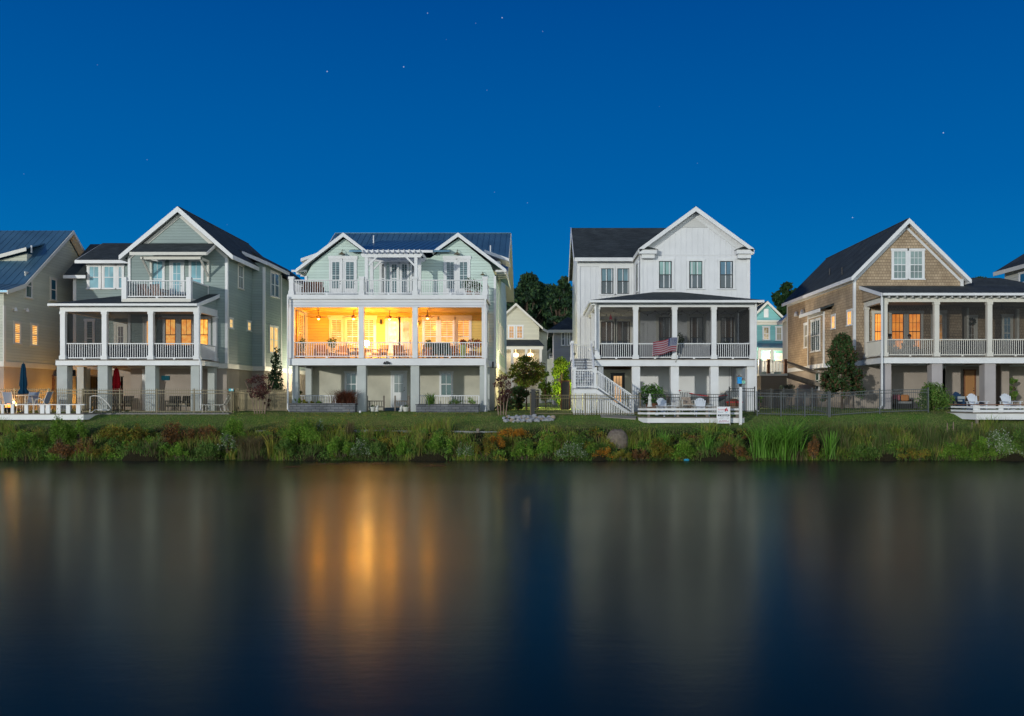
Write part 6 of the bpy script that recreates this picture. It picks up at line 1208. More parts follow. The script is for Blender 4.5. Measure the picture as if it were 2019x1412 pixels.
# sofa and cushions under the tan house, wreath, plants
x0, x1 = X(1762, 51.6), X(1797, 51.6); e = empty('outdoor_sofa', ((x0 + x1) / 2, 51.6, G4), 'dark outdoor sofa with a pale seat under the tan house', 'sofa'); m = MB(); m.box(x0, x1, 51.3, 52.0, G4, G4 + .30); m.box(x0, x1, 51.85, 52.05, G4 + .3, G4 + .72); m.box(x0, x0 + .1, 51.25, 51.9, G4 + .1, G4 + .55); m.box(x1 - .1, x1, 51.25, 51.9, G4 + .1, G4 + .55); m.build('frame', DARKM, e); m = MB(); m.box(x0 + .1, x1 - .1, 51.28, 51.85, G4 + .302, G4 + .42); m.build('seat', mat('grey_pad', (.34, .34, .33), .9), e)
for px, cm, lab in ((1769, vary(mat('red_pattern', (.35, .10, .12), .9), .5, 25), 'red and white patterned cushion on the left of the dark sofa'), (1786, mat('orange_cushion', (.42, .17, .05), .9), 'orange cushion on the right of the dark sofa')):
    m = MB(); x = X(px, 51.6); m.box(x - .22, x + .22, 51.66, 51.8, G4 + .44, G4 + .82); tag(m.build('cushion', cm, None, False, .05), lab, 'cushion')
m = MB(); x = X(1914, 53.8); m.box(x - .35, x + .35, 52.9, 53.7, G4, G4 + .75); m.build('wicker_box', WICK); tag(bpy.data.objects['wicker_box'], 'orange brown wicker cabinet beside the golden door', 'cabinet')
m = MB(); x, z = X(1914, 54.1), Z(634, 54.1)
for k in range(60): t = random.uniform(0, 6.28); r_ = random.uniform(.1, .24); m.bar((x + r_ * math.cos(t), 54.08, z + r_ * .7 * math.sin(t)), (x + (r_ + .1) * math.cos(t + .5), 54.03, z + (r_ + .1) * .7 * math.sin(t + .5)), .02, .03)
tag(m.build('wreath', mat('dark_wreath', (.02, .03, .02), .9)), 'dark twig wreath hanging on the tan house door', 'wreath')
potted(X(1881, 52.4), 52.4, Z(703, 50), 'spiky dark plant on the porch left of the wreath door', leafmat('dark_spikes', [(.02, .03, .02), (.03, .05, .03)]), POTM, .18, .4, [(0, 0, .75, .35, .3, .35)], 260, .09)
u = []; GE = 'dark chairs on the tan house porch'; ac = armchair('', GE, DARKM, DARKM)
for px, lab in ((1756, 'dark porch chair in which the person with the cap sits'), (1795, 'dark porch chair in which the bareheaded person sits')): put(ac, u, (X(px, 51.6), 51.6, Z(703, 50)), 0, lab, GE)
# ------------------------------------------------------------------ people on the tan house porch
SKIN = mat('skin', (.36, .20, .13), .6)
def person(x, y, z, label, shirt, hair, cap=None):
    """seated figure facing the water; z is the porch floor"""
    vs = []; es = []; rad = []
    def v(p_, r_, par=None): vs.append((x + p_[0], y + p_[1], z + p_[2])); rad.append(r_); i = len(vs) - 1; (es.append((par, i)) if par is not None else None); return i
    pel = v((0, .10, .56), .15); wa = v((0, .16, .74), .13, pel); cht = v((0, .20, .94), .155, wa); nk = v((0, .19, 1.10), .065, cht); nk2 = v((0, .175, 1.16), .055, nk); hd = v((0, .165, 1.25), .098, nk2); v((0, .165, 1.335), .085, hd)
    for s_ in (-1, 1):
        hip = v((s_ * .10, .04, .54), .095, pel); kn = v((s_ * .13, -.38, .53), .062, hip); an = v((s_ * .13, -.34, .10), .042, kn); v((s_ * .14, -.50, .05), .04, an)
        sh = v((s_ * .19, .20, 1.03), .062, cht); el = v((s_ * .26, .12, .76), .042, sh); wr = v((s_ * .20, -.12, .66), .028, el); pm = v((s_ * .17, -.20, .65), .034, wr)
        for k in range(4): a = v((s_ * (.135 + .022 * k), -.26, .645), .010, pm); b_ = v((s_ * (.135 + .022 * k), -.30 - .01 * (k in (1, 2)), .63), .009, a); v((s_ * (.135 + .022 * k), -.32, .605), .008, b_)
        a = v((s_ * .12, -.19, .655), .012, pm); v((s_ * .10, -.235, .64), .009, a)
    me = bpy.data.meshes.new('person'); me.from_pydata(vs, es, []); o = bpy.data.objects.new('person', me); sc.collection.objects.link(o); me.materials.append(SKIN)
    me.skin_vertices.new(name='') if hasattr(me.skin_vertices, 'new') and not me.skin_vertices else None
    sk = o.modifiers.new('skin', 'SKIN'); 
    for i, r_ in enumerate(rad): me.skin_vertices[0].data[i].radius = (r_, r_)
    me.skin_vertices[0].data[0].use_root = True
    sk.use_smooth_shade = True; sb = o.modifiers.new('sub', 'SUBSURF'); sb.levels = sb.render_levels = 1
    tag(o, label, 'person')
    m = MB(); m.lathe((x, y + .17, z + .54), [(.20, 0), (.175, .2), (.20, .42), (.17, .52), (.08, .57)], 14)
    for s_ in (-1, 1): m.tube([(x + s_ * .15, y + .20, z + 1.05), (x + s_ * .21, y + .19, z + 1.0), (x + s_ * .255, y + .13, z + .82)], [.08, .078, .066], 10)
    m.build('shirt', shirt, o, True)
    m = MB(); m.ell((x, y + .10, z + .55), .20, .22, .13)
    for s_ in (-1, 1): m.tube([(x + s_ * .10, y + .05, z + .55), (x + s_ * .13, y - .36, z + .54), (x + s_ * .13, y - .34, z + .2)], [.115, .082, .07], 10)
    m.build('trousers', mat('dark_cloth', (.03, .035, .05), .9), o, True)
    m = MB(); m.ell((x, y + .062, z + 1.245), .015, .02, .022); 
    m.build('nose', SKIN, o, True)
    for s_ in (-1, 1): m = MB(); m.ell((x + s_ * .035, y + .078, z + 1.275), .012, .008, .007); m.build('eye', DARKM, o, True); m = MB(); m.ell((x + s_ * .098, y + .17, z + 1.25), .012, .02, .03); m.build('ear', SKIN, o, True)
    m = MB(); m.box(x - .025, x + .025, y + .07, y + .08, z + 1.20, z + 1.208); m.build('mouth', REDWD, o)
    m = MB(); m.ell((x, y + .19, z + 1.30), .108, .112, .10); m.build('hair', hair, o, True)
    if cap: m = MB(); m.ell((x, y + .17, z + 1.345), .115, .125, .075); m.prism([(x - .08, y + .09, z + 1.335), (x + .08, y + .09, z + 1.335), (x + .06, y - .05, z + 1.325), (x - .06, y - .05, z + 1.325)], (0, 0, .012)); m.build('cap', cap, o, True)
    return o
person(X(1756, 51.6), 51.55, Z(703, 50), 'seated person with dark cap and blue shirt on the tan house porch', mat('blue_shirt', (.05, .22, .42), .9), DARKM, mat('dark_cap', (.02, .025, .03), .8)); person(X(1795, 51.6), 51.55, Z(703, 50), 'seated bareheaded person in dark clothes before the right orange window', mat('dark_shirt', (.04, .035, .04), .9), mat('brown_hair', (.05, .025, .015), .8))
# ------------------------------------------------------------------ retaining boards, rocks, path, gravel
rb = empty('retaining_board', (-11, 44.2, gz1(-11, 44.2)), 'weathered low board edging along the bank below the mint house', 'retaining wall')
for a, b_, y0_, y1_ in ((503, 560, 851, 851), (640, 700, 850, 851), (700, 756, 850, 850), (760, 850, 851, 852), (852, 943, 851, 853), (945, 995, 853, 853)): m = MB(); m.bar((X(a, 44.2), 44.2, Z(y0_, 44.2)), (X(b_, 44.2), 44.2, Z(y1_, 44.2)), .05, .13); m.build('board', vary(mat('bleached_board', (.26, .27, .27), .85), .25, 5), rb)
for px in (758, 850.5, 942): m = MB(); x = X(px, 44.2); m.box(x - .07, x + .07, 44.1, 44.22, Z(858, 44.2) - .3, Z(845, 44.2)); m.build('post', GREYWD, rb)
m = MB(); m.box(X(165, 48.3), X(460, 48.3), 47.55, 48.12, G1 - .5, H - .79); tag(m.build('gravel_edge', vary(grain(mat('gravel', (.22, .21, .20), .9), 18, .04), .4, 9)), kind='structure')
m = MB(); m.prism([(3.2, 46.75, H - 1.0), (5.0, 46.4, H - 1.06), (5.1, 46.9, H - .93), (3.2, 47.2, H - .87)], (0, 0, -.2)); tag(m.build('path', CONC), kind='structure')
RK = vary(grain(mat('grey_rock', (.34, .35, .37), .85), 25, .02), .3, 3); RK2 = vary(grain(mat('tan_rock', (.36, .29, .22), .85), 25, .02), .3, 3); protos = []
for k in range(4):
    m = MB(); m.ell((0, 0, 0), 1, .8, .62, 8, 6); m.v = [tuple(Vector(p_) * random.uniform(.82, 1.15)) for p_ in m.v]; protos.append(m)
first = {}
for i in range(46):
    px = 993 + 98 * (i % 23 + random.random()) / 23; row = i // 23; D_ = 45.9 + row * .45 + random.uniform(0, .25); x = X(px, D_); s_ = random.uniform(.11, .20) * (1.0 - .25 * abs(px - 1042) / 50)
    k = i % 4; km = (k, i % 7 == 3)
    if km not in first: o = protos[k].build('rock', RK2 if km[1] else RK); first[km] = o
    else: o = first[km].copy(); sc.collection.objects.link(o)
    o.location = (x, D_, gz1(x, D_) + s_ * .45 + row * .04); o.scale = (s_, s_, s_); o.rotation_euler = (random.uniform(-.4, .4), random.uniform(-.4, .4), random.uniform(0, 6))
    tag(o, 'tan stone in the rock pile on the lawn between the two middle houses' if km[1] else 'grey stone in the rock pile on the lawn between the two middle houses', 'rock', 'tan stones of the rock pile' if km[1] else 'grey stones of the rock pile')
# ------------------------------------------------------------------ trees and shrubs
BARK = vary(grain(mat('bark', (.12, .085, .06), .9), 20, .02), .3, 6); BARKL = vary(mat('pale_bark', (.26, .19, .14), .85), .2, 6)
DKL = leafmat('dark_tree_leaves', [(.03, .07, .035), (.045, .10, .04), (.07, .13, .045), (.025, .05, .03)]); PINEL = leafmat('pine_leaves', [(.02, .06, .018), (.03, .085, .025), (.045, .10, .03)])
YGL = leafmat('yellow_green_leaves', [(.13, .19, .02), (.19, .24, .03), (.09, .14, .02), (.16, .10, .03)]); LIME = leafmat('lime_leaves', [(.18, .30, .02), (.24, .36, .03), (.12, .24, .02)]); MAG = leafmat('magnolia_leaves', [(.03, .07, .02), (.045, .10, .03), (.06, .12, .035), (.14, .075, .04)])
G1L = leafmat('bright_green_leaves', [(.10, .23, .02), (.14, .30, .03), (.19, .34, .04), (.22, .32, .05)]); G2L = leafmat('mid_green_leaves', [(0.078, 0.171, 0.031), (0.116, 0.233, 0.039), (0.171, 0.248, 0.054)]); YEL = leafmat('olive_gold_leaves', [(0.225, 0.241, 0.032), (0.322, 0.274, 0.032), (0.145, 0.193, 0.032), (0.258, 0.161, 0.032)])
ORGL = leafmat('orange_flower_heads', [(0.575, 0.230, 0.023), (0.690, 0.299, 0.023), (0.437, 0.184, 0.023), (0.184, 0.161, 0.034)]); RUST = leafmat('rusty_leaves', [(0.216, 0.092, 0.031), (0.293, 0.139, 0.039), (0.154, 0.108, 0.039), (0.123, 0.077, 0.046)]); WFL = leafmat('white_flower_mix', [(.50, .54, .42), (.10, .22, .04), (.14, .26, .05), (.08, .18, .03), (.46, .50, .38), (.12, .24, .04), (.16, .26, .05)])
STRAW = leafmat('straw_blades', [(.15, .12, .06), (.11, .09, .045), (.20, .15, .08), (.08, .10, .03)]); GBL = leafmat('green_blades', [(0.104, 0.260, 0.026), (0.143, 0.351, 0.039), (0.195, 0.390, 0.065), (0.091, 0.195, 0.026)]); YBL = leafmat('yellow_blades', [(.28, .27, .04), (.20, .24, .03), (.33, .28, .06)]); MIXB = leafmat('bank_grass_blades', [(0.110, 0.206, 0.035), (0.166, 0.248, 0.055), (0.235, 0.206, 0.083), (0.276, 0.221, 0.110), (0.083, 0.152, 0.028), (0.138, 0.235, 0.041)]); REDG = leafmat('red_brown_grass', [(.13, .035, .02), (.18, .06, .03), (.09, .04, .02)])
def trunk(parent, pts, r0, r1, mt=BARK, n=8): m = MB(); k = len(pts); m.tube(pts, [r0 + (r1 - r0) * i / (k - 1) for i in range(k)], n); return m.build('trunk', mt, parent)
def tree(px, D_, y_top, y_bot, wpx, label, leaf, n, ls, cat='tree', name='tree', nb=16, base=None, mt=BARK, tr=.12, multi=1, shell=.35, irregular=.5, squash=1, sq=1.0):
    x = X(px, D_); zt, zb = Z(y_top, D_), Z(y_bot, D_); w = wpx * D_ / F / 2; g = gz1(x, D_) if base is None else base; hc = (zt - zb) / 2; zc = (zt + zb) / 2
    e = empty(name, (x, D_, g), label, cat); blobs = []
    for k in range(nb):
        a = random.uniform(0, 6.28); v_ = random.uniform(-1, 1); rr = math.sqrt(max(0, 1 - (abs(v_) ** 2))) * random.uniform(.35, 1.0); s_ = random.uniform(.22, .42) if nb < 90 else random.uniform(.12, .27)
        blobs.append((x + w * rr * math.cos(a) * .85, D_ + w * rr * math.sin(a) * .85, zc + v_ * hc * (.82), w * s_, w * s_, w * s_ * sq * .8))
    foliage('crown', blobs, n, ls, leaf, e, shell, squash, .16)
    for k in range(multi):
        dx = (k - (multi - 1) / 2) * .12; spread = w * .35 * (k - (multi - 1) / 2)
        trunk(e, [(x + dx, D_, g - .1), (x + dx + spread * .3, D_, g + (zc - g) * .5), (x + dx + spread, D_ + random.uniform(-.1, .1), zc + hc * .4)], tr / (1 + .5 * (multi > 1)), tr * .3, mt)
    if multi == 1:
        m = MB()
        for b_ in blobs[:nb]: m.tube([(x, D_, zc - hc * random.uniform(.2, 1.0) if zc - hc > g else zc - hc * .3), (b_[0], b_[1], b_[2])], [tr * .4, tr * .1], 5)
        m.build('limb', mt, e)
    return e
tree(1042, 128, 530, 720, 100, 'large dark tree behind the cream house between the middle houses', DKL, 17000, .30, nb=110, tr=.35, sq=1.0, shell=.05); tree(1108, 122, 532, 720, 82, 'large dark tree behind the small grey house', DKL, 14000, .30, nb=100, tr=.35, sq=1.0, shell=.05)
tree(1004, 134, 552, 700, 60, 'dark tree half hidden behind the roof of the mint house', DKL, 8000, .30, nb=90, tr=.3, sq=1.1, shell=.05); tree(1072, 138, 550, 740, 130, 'lower dark tree filling the gap between the two large ones', DKL, 17000, .32, nb=120, tr=.3, sq=1.1, shell=.05)
tree(1552, 105, 556, 625, 60, 'dark pine behind the teal house', PINEL, 8000, .2, name='pine_tree', nb=90, tr=.22); tree(1578, 108, 585, 640, 60, 'low dark pine behind the left end of the tan house roof', PINEL, 5500, .22, name='pine_tree', nb=20, tr=.22)
tree(1932, 96, 549, 566, 40, 'treetop peeping over the porch roof of the tan house', DKL, 1600, .2, nb=8, tr=.2)
tree(1038, 55.5, 700, 768, 86, 'small spreading yellow green tree lit from below between the middle houses', YGL, 3400, .085, nb=95, tr=.06, mt=BARK, sq=.8); tree(1106, 60, 698, 800, 54, 'bright lime green shrub left of the outside staircase', LIME, 5200, .08, 'shrub', 'shrub', nb=40, tr=.06, sq=1.1); tree(1076, 63, 728, 800, 30, 'narrow dark green shrub between the small tree and the lime shrub', G2L, 1800, .08, 'shrub', 'shrub', nb=22, tr=.05, sq=1.2)
tree(1022, 54, 762, 806, 46, 'dark green shrub at the foot of the small yellow green tree', MAG, 2200, .08, 'shrub', 'shrub', nb=20, tr=.05); tree(1000, 52, 780, 812, 50, 'low dark shrub at the right corner of the mint house', MAG, 1300, .07, 'shrub', 'shrub', nb=10, tr=.04)
tree(990, 47.2, 738, 800, 40, 'purple leaved crepe myrtle in front of the right corner of the mint house', PURP, 1500, .05, nb=34, multi=4, mt=BARKL, tr=.05, sq=1.0); tree(512, 48.0, 735, 790, 54, 'purple leaved crepe myrtle between the sage house and the mint house', PURP, 1300, .055, nb=32, multi=5, mt=BARKL, tr=.05, sq=.8)
tree(526, 51.8, 770, 808, 20, 'small purple shrub behind the fence left of the mint house', PURP, 500, .05, 'shrub', 'shrub', nb=6, tr=.03)
x, y = X(544, 55), 55; e = empty('cypress', (x, y, G1), 'dark narrow cone shaped evergreen left of the mint house', 'tree'); foliage('crown', [(x + random.uniform(-.08, .08), y, G1 + .3 + .36 * k, .62 * (1 - k / 11) + .1, .62 * (1 - k / 11) + .1, .42) for k in range(10)], 3200, .075, DKL, e, .3); trunk(e, [(x, y, G1 - .1), (x, y, G1 + 3)], .08, .02)
x, y = X(1660, 51), 51; g = gz1(x, y); e = empty('magnolia_tree', (x, y, g), 'dense dark magnolia in front of the side wall of the tan house', 'tree'); bl = []
for k_ in range(150):
    v_ = random.random() ** .8; rr = (1.25 * (1 - v_) ** .75 + .18) * math.sin(min(1, v_ * 5 + .45) * 1.57); a_ = random.uniform(0, 6.28); q_ = rr * random.uniform(.45, 1); s_ = random.uniform(.16, .30); bl.append((x + q_ * math.cos(a_), y + q_ * math.sin(a_), g + .55 + v_ * 3.6, s_, s_, s_ * 1.1))
foliage('crown', bl, 12500, .08, MAG, e, .1, 1, .15); trunk(e, [(x, y, g - .1), (x, y, g + 2.5)], .09, .03)
tree(1841, 48.6, 758, 812, 74, 'rounded green bush at the left end of the right deck', G2L, 5200, .06, 'shrub', 'shrub', nb=46, tr=.05, sq=1.0)
tree(1548, 56, 750, 795, 40, 'grey green shrub behind the side yard fence', leafmat('silver_leaves', [(.12, .15, .10), (.16, .19, .13), (.06, .09, .05)]), 1000, .06, 'shrub', 'shrub', nb=9, tr=.04); tree(1497, 50.5, 778, 802, 18, 'small green shrub against the right corner of the farmhouse', G2L, 400, .06, 'shrub', 'shrub', nb=5, tr=.03); tree(1998, 53, 740, 790, 34, 'dark leafy shrub under the right end of the tan house porch', G2L, 900, .07, 'shrub', 'shrub', nb=8, tr=.04)
tree(588, 54, 755, 785, 22, 'dark shrub seen past the left pier of the mint house', MAG, 600, .07, 'shrub', 'shrub', nb=6, tr=.03)
_yb = [785 - (b_) * F / a_ for a_, b_ in GP if a_ < 45.5]; _db = [a_ for a_, b_ in GP if a_ < 45.5]
def Dbank(yb): return float(np.interp(-yb, [-v_ for v_ in _yb], _db))
def shrub(px, D_, y_top, y_bot, wpx, label, leaf, n, ls, name='shrub', nb=14, base=None, depth=1, sq=1.0, shell=.25, stems=True, cat='shrub'):
    x = X(px, D_); zt, zb = Z(y_top, D_), Z(y_bot, D_); w = wpx * D_ / F / 2; e = empty(name, (x, D_, zb), label, cat); blobs = []
    for k in range(nb):
        t = random.uniform(-1, 1); r_ = random.uniform(.28, .45); hh = (zt - zb) * (1 - .45 * abs(t) ** 2) * random.uniform(.6, 1); lv = random.uniform(.25, .75); blobs.append((x + t * w * .8, D_ + random.uniform(-.25, .25) * depth, zb + hh * lv, w * r_ * .75, w * r_ * .75 * depth, hh * min(lv, 1 - lv) * .95))
    foliage('leaves', blobs, n, ls, leaf, e, .1, .75, .24)
    m = MB()
    for b_ in blobs: m.tube([(x + (b_[0] - x) * .4, D_, zb - .1), (b_[0], b_[1], b_[2] + b_[5] * .5)], [.012, .005], 4)
    m.build('stem', BARK, e); return e
def clump(px, D_, y_top, y_bot, wpx, label, mt, n, w=.012, lean=.35, bend=.6, name='grass_clump', cat='grass clump', rad=.35):
    D_ = Dbank(y_bot) if y_bot > 840 else D_
    x = X(px, D_); zt, zb = Z(y_top, D_), Z(y_bot, D_); r_ = wpx * D_ / F / 2 * rad; P = np.stack([x + rng.normal(0, r_ * .6, n), D_ + rng.normal(0, .12, n), np.full(n, zb - .05)], 1)
    V, Q = bladesV(P, (zt - zb) * 1.1, w, lean, bend); return tag(fast(name, V, Q, mt), label, cat)
# planters' plants
for px, y0_, w, lf, lab in ((590, 780, 16, G2L, 'dark green clump at the left end of the first planter'), (599, 783, 14, YEL, 'yellow green clump in the first planter'), (611, 785, 18, YEL, 'low golden clump in the middle of the first planter'), (636, 785, 30, G2L, 'low grey green clump left of the red brown grass'), (930, 780, 24, G1L, 'dense green clump at the right end of the right planter'), (896, 783, 34, G2L, 'green clump in the middle of the right planter')):
    shrub(px, 49.5, y0_, 797, w, lab, lf, 420, .035, nb=6, stems=False)
clump(682, 49.5, 769, 797, 50, 'large mounded red brown fountain grass in the first planter', REDG, 1400, .008, .55, .7, 'fountain_grass', 'ornamental grass', .6); clump(850, 49.5, 776, 798, 30, 'spiky leaves at the left end of the right planter', G2L, 160, .016, .4, .4)
# bank
BK = [(590, 43.9, 810, 880, 84, 'tall feathery green bush below the left stone planter', G1L, 3600, .045), (628, 43.7, 822, 862, 34, 'white flowering sprays on the right of the tall feathery bush', WFL, 900, .035), (115, 44.3, 806, 880, 46, 'tall wispy green bush in front of the right end of the left deck', G1L, 1500, .045), (150, 44.0, 815, 872, 50, 'leafy green bush right of the wispy bush', G1L, 1500, .045), (55, 43.8, 835, 890, 56, 'spreading green bush at the foot of the left deck', G1L, 1700, .045),
 (15, 43.4, 855, 895, 40, 'low dark bush at the left edge of the bank', G2L, 900, .045), (122, 43.1, 860, 900, 60, 'rusty brown mound of ferns by the water at the left', RUST, 1500, .04), (170, 43.1, 852, 898, 44, 'orange brown bush beside the rusty ferns', RUST, 1100, .04), (205, 43.0, 868, 902, 44, 'olive gold bush at the water edge', YEL, 1200, .04), (228, 44.0, 822, 870, 60, 'airy olive bush in front of the red umbrella', YEL, 1200, .045), (270, 43.9, 828, 880, 50, 'airy green gold bush left of the dry reeds', YEL, 1100, .045),
 (340, 43.9, 822, 878, 62, 'hazy rust and green bush in front of the tan fence', RUST, 1400, .045), (352, 43.2, 868, 900, 44, 'bright green low bush near the dry reeds', G1L, 900, .04), (398, 44.0, 822, 870, 60, 'hazy brownish bush right of the rust and green one', RUST, 1300, .045), (410, 43.2, 862, 902, 50, 'dark green bush by the water below the hazy one', G2L, 1200, .045), (470, 44.1, 812, 872, 66, 'tall feathery green bush below the purple crepe myrtle', G1L, 2200, .045), (450, 43.5, 850, 890, 40, 'small white flecked bush below the feathery one', WFL, 800, .04),
 (560, 43.2, 855, 900, 40, 'mid green bush right of the yellow iris leaves', G2L, 1200, .045), (672, 43.3, 850, 897, 54, 'rounded green bush under the first bleached board', G1L, 1600, .045), (712, 43.2, 862, 900, 50, 'green bush with a few white flowers left of the first board post', WFL, 1100, .04), (745, 43.4, 852, 900, 50, 'dark leafy bush below the first board post', G2L, 1300, .045), (790, 43.3, 860, 900, 44, 'leafy green bush between the first two board posts', G1L, 1200, .045), (822, 43.2, 864, 900, 44, 'pale feathery green bush by the water', G2L, 1100, .045), (868, 43.5, 850, 896, 60, 'dense bright green bush below the second board post', G1L, 2200, .045), (915, 43.3, 866, 900, 44, 'green bush with white flecks left of the orange flowers', WFL, 1000, .035),
 (958, 43.5, 852, 898, 44, 'golden bush left of the orange flower mass', YEL, 1300, .04), (1012, 44.2, 838, 862, 60, 'vivid orange flower mass on the bank', ORGL, 2600, .032), (975, 43.9, 852, 884, 46, 'orange and olive plant just left below the vivid orange flowers', ORGL, 900, .035), (1032, 43.4, 858, 902, 54, 'bright green bush with yellow tips below the orange flowers', G1L, 1600, .045), (1080, 43.5, 852, 896, 56, 'green bush between the orange flowers and the white asters', G1L, 1500, .045), (1130, 43.2, 868, 904, 72, 'mass of small white asters by the water', WFL, 2800, .032), (1150, 43.8, 856, 884, 50, 'dull green bush above the white asters', G2L, 900, .045),
 (1190, 43.2, 876, 904, 46, 'orange gold low plant left of the grey dirt mound base', ORGL, 900, .032), (1222, 43.1, 882, 905, 50, 'gold and olive low plant under the grey mound', YEL, 1000, .035), (1262, 43.2, 880, 905, 40, 'rusty low plant right of the gold one', RUST, 700, .035), (1300, 43.5, 860, 902, 56, 'yellow green bush below the farmhouse deck', YEL, 1500, .045), (1345, 43.4, 862, 904, 56, 'leafy green bush below the left part of the farmhouse deck', G1L, 1500, .045), (1440, 43.4, 862, 902, 60, 'brownish green bush below the yard sign', RUST, 1000, .045), (1455, 43.8, 856, 890, 36, 'dark bush below the birdhouse post', G2L, 700, .045),
 (1605, 43.5, 852, 900, 30, 'brown dried bush between the reeds and the iris clump', RUST, 700, .045), (1700, 43.3, 872, 904, 70, 'low mixed bush in the tall grass left', G2L, 1100, .045), (1800, 43.3, 870, 904, 70, 'low mixed bush in the middle of the tall grass', YEL, 1100, .04), (1880, 43.2, 866, 904, 60, 'leafy green bush right of the three dry stems', G1L, 1300, .045), (1975, 43.6, 838, 900, 80, 'large bush with white flowers at the right edge of the bank', WFL, 3000, .04), (1940, 43.5, 855, 902, 46, 'green bush left of the white flowering one', G1L, 1300, .045), (2010, 43.9, 842, 895, 50, 'dark green bush at the far right edge of the bank', G2L, 1300, .045)]
for a in BK: shrub(a[0], Dbank(a[3]), *a[2:7], int(a[7] * 1.9), a[8] * 1.1)
clump(535, 43.0, 856, 902, 40, 'yellow sword leaved clump at the water edge', YBL, 46, .022, .35, .25, rad=.3); clump(458, 42.9, 880, 904, 44, 'low arching yellow leaves left of the dry tuft', YBL, 26, .02, 1.0, .9, rad=.3); clump(495, 43.1, 858, 904, 52, 'rounded beige tuft of dry grass', STRAW, 900, .008, .5, .7, rad=.6); clump(303, 43.0, 866, 904, 40, 'fan of dry straw coloured reeds by the water', STRAW, 60, .014, .6, .1, rad=.25)
clump(1552, 43.2, 826, 905, 84, 'tall bright green reeds fanning out by the water', GBL, 420, .018, .55, .75, rad=.4); clump(1530, 43.4, 835, 900, 70, 'lighter reeds leaning left beside the tall bright green reeds', GBL, 200, .016, .7, .6, rad=.4); clump(1638, 43.1, 856, 902, 46, 'bright green iris clump at the water edge', GBL, 70, .024, .4, .15, rad=.3); clump(1500, 43.5, 838, 900, 50, 'green reeds left of the tallest reeds', GBL, 220, .014, .4, .4, rad=.5); clump(1560, 43.0, 884, 907, 60, 'dry tan grass skirt around the foot of the reeds', STRAW, 300, .012, .7, .7, rad=.6)
clump(1308, 43.8, 850, 890, 40, 'light green grass tuft below the left end of the farmhouse deck', GBL, 180, .01, .4, .4); clump(1395, 43.7, 854, 890, 34, 'pale green grass tuft below the middle of the farmhouse deck', GBL, 150, .01, .4, .4); clump(690, 44.0, 828, 860, 40, 'feathery tan grass above the first board', STRAW, 160, .008, .4, .4)
for px, yt in ((1867, 834), (1879, 832), (1916, 832)): 
    m = MB(); x = X(px, 43.9); m.tube([(x, 43.9, Z(880, 43.9)), (x + .02, 43.9, Z(yt, 43.9))], [.018, .012], 5); m.tube([(x + .015, 43.9, Z(yt + 14, 43.9)), (x + .02, 43.9, Z(yt, 43.9))], [.03, .02], 6); tag(m.build('dry_stem', BARKL), {1867: 'leftmost of the three dry stems in the tall grass', 1879: 'middle one of the three dry stems in the tall grass', 1916: 'dry stem standing apart on the right of its two neighbours'}[px], 'dry stem', 'dry stems in the tall grass')
m = MB(); x = X(1217, 42.9); m.ell((x, 42.9, Z(871, 42.9)), .56, .38, .62, 20, 14); m.v = [tuple(Vector(p_) + Vector(rng.normal(0, .02, 3))) for p_ in m.v]; tag(m.build('dirt_mound', vary(grain(mat('grey_brown_earth', (.20, .165, .13), .95), 30, .04), .35, 8), None, True), 'rounded grey brown mound on the bank', 'mound')
# stuff: grass and weeds nobody could count
n = 24000; px = rng.uniform(-40, 2060, n); D_ = 42.0 + 2.6 * rng.beta(1.1, 1.5, n); x = X(px, D_); P = np.stack([x, D_, ground(x, D_) - .03], 1); V, Q = bladesV(P, .20, .010, .45, .6); tag(fast('bank_grass', V, Q, MIXB), kind='stuff')
n = 9000; px = rng.uniform(1590, 2060, n); D_ = 42.2 + 1.7 * rng.random(n); x = X(px, D_); P = np.stack([x, D_, ground(x, D_) - .03], 1); V, Q = bladesV(P, .85 * (.75 + .35 * np.sin(x * 2.1) * np.sin(x * .7 + 1)), .009, .22, .4); tag(fast('tall_bank_grass', V, Q, leafmat('tall_blades', [(.09, .17, .03), (.14, .20, .05), (.18, .15, .07), (.10, .15, .03)])), kind='stuff')
n = 12000; px = rng.uniform(-40, 2060, n); D_ = 41.8 + .5 * rng.random(n); x = X(px, D_); P = np.stack([x, D_, ground(x, D_) - .05], 1); V, Q = bladesV(P, .20, .012, .7, .9); tag(fast('dry_edge_grass', V, Q, STRAW), kind='stuff')
n = 12000; px = rng.uniform(-40, 2060, n); D_ = 41.8 + .7 * rng.random(n); x = X(px, D_); P = np.stack([x, D_, ground(x, D_) - .05], 1); V, Q = bladesV(P, .34, .011, .6, .7); tag(fast('green_edge_grass', V, Q, G2L), kind='stuff')
n = 13000; k = 120; cxp = rng.uniform(-40, 2060, k); cd = 42.0 + 2.1 * rng.random(k); kk = rng.integers(0, k, n); D_ = cd[kk] + rng.normal(0, .12, n); x = X(cxp, cd)[kk] + rng.normal(0, .22, n); P = np.stack([x, D_, ground(x, D_) - .03], 1); V, Q = bladesV(P, .62 * rng.uniform(.5, 1.3, k)[kk], .010, .38, .5)
tag(fast('upright_bank_grass', V, Q, leafmat('yellow_green_blades', [(.22, .32, .035), (.28, .34, .045), (.34, .32, .08), (.15, .27, .03), (.30, .22, .08)])), kind='stuff')
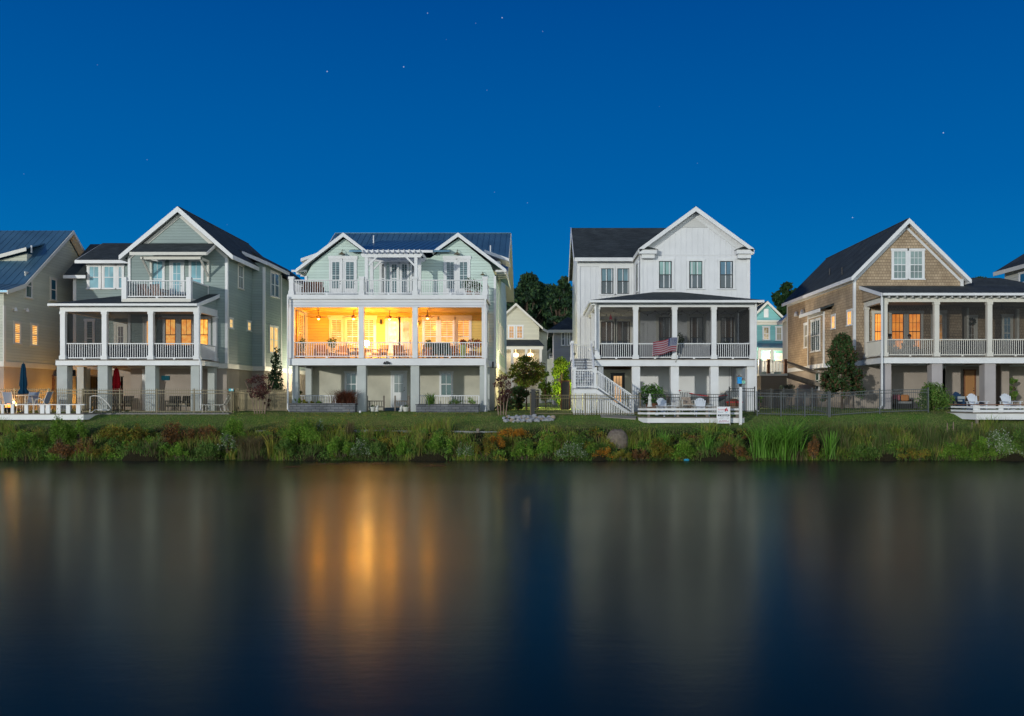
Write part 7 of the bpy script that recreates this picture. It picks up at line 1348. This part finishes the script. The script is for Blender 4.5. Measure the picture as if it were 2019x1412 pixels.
def mounds(name, mt, k, per, hs, size, d0=42.0, dr=2.0, lab=None):
    cxp = rng.uniform(-40, 2060, k); cd = d0 + dr * rng.random(k); hh = rng.uniform(.5, 1.2, k) * hs; kk = rng.integers(0, k, k * per); n = k * per
    u_ = rng.normal(size=(n, 3)); u_ /= np.linalg.norm(u_, axis=1)[:, None]; u_ *= rng.uniform(.5, 1.05, n)[:, None]
    C = np.stack([X(cxp, cd)[kk] + u_[:, 0] * hh[kk] * 1.1, cd[kk] + u_[:, 1] * hh[kk] * .6, ground(X(cxp, cd), cd)[kk] + np.abs(u_[:, 2]) * hh[kk]], 1); V, Q = leafV(C, size); return tag(fast(name, V, Q, mt), kind='stuff')
mounds('green_bank_weeds', G1L, 150, 170, .40, .045); mounds('olive_bank_weeds', YEL, 120, 160, .34, .042); mounds('dull_bank_weeds', G2L, 190, 170, .36, .045, 41.95, 1.9); mounds('rusty_bank_weeds', RUST, 34, 150, .26, .042)
n = 40000; x = rng.uniform(-30, 30, n); D_ = 44.4 + 4.4 * rng.random(n) ** 1.3; P = np.stack([x, D_, ground(x, D_) - .01], 1); V, Q = bladesV(P, .075, .008, .5, .5); tag(fast('lawn_grass', V, Q, leafmat('lawn_blades', [(.16, .26, .04), (.20, .28, .05), (.26, .27, .08), (.28, .22, .09)])), kind='stuff')
n = 60000; x = rng.uniform(-120, 120, n); z = np.abs(rng.normal(0, 1, n)) * (3.2 + 1.6 * np.sin(x * .25) + np.sin(x * .9)); C = np.stack([x, 165 + rng.uniform(-4, 4, n), 2.3 + np.minimum(z, 9)], 1); V, Q = leafV(C, .5); tag(fast('distant_woods', V, Q, DKL), kind='stuff')
k = 16; C = []
for cxp, cy_, w in ((650, 915, 40), (700, 912, 16), (745, 914, 12), (575, 921, 14), (850, 919, 16), (870, 918, 10)):
    D0 = H * F / (cy_ - VY); C.append(np.stack([X(rng.normal(cxp, w * .5, 260), D0), D0 + rng.normal(0, .3, 260), np.full(260, .012)], 1))
C = np.concatenate(C); V, Q = leafV(C, .05); V[:, 2] = .008 + .008 * rng.random(len(V)); tag(fast('floating_algae', V, Q, leafmat('algae', [(.20, .12, .04), (.14, .10, .04)])), kind='stuff')
m = MB(); m.ell((X(1353, 42), 41.9, .03), .14, .08, .06, 8, 6); tag(m.build('litter', mat('blue_plastic', (.03, .3, .5), .4)), 'small piece of blue plastic at the water edge', 'litter')
m = MB(); m.ell((X(710, 48.5), 48.5, gz1(-10, 48.5) + .07), .07, .07, .07, 10, 8); tag(m.build('ball', mat('white_ball', (.75, .75, .75), .4), None, True), 'small white ball on the lawn', 'ball')
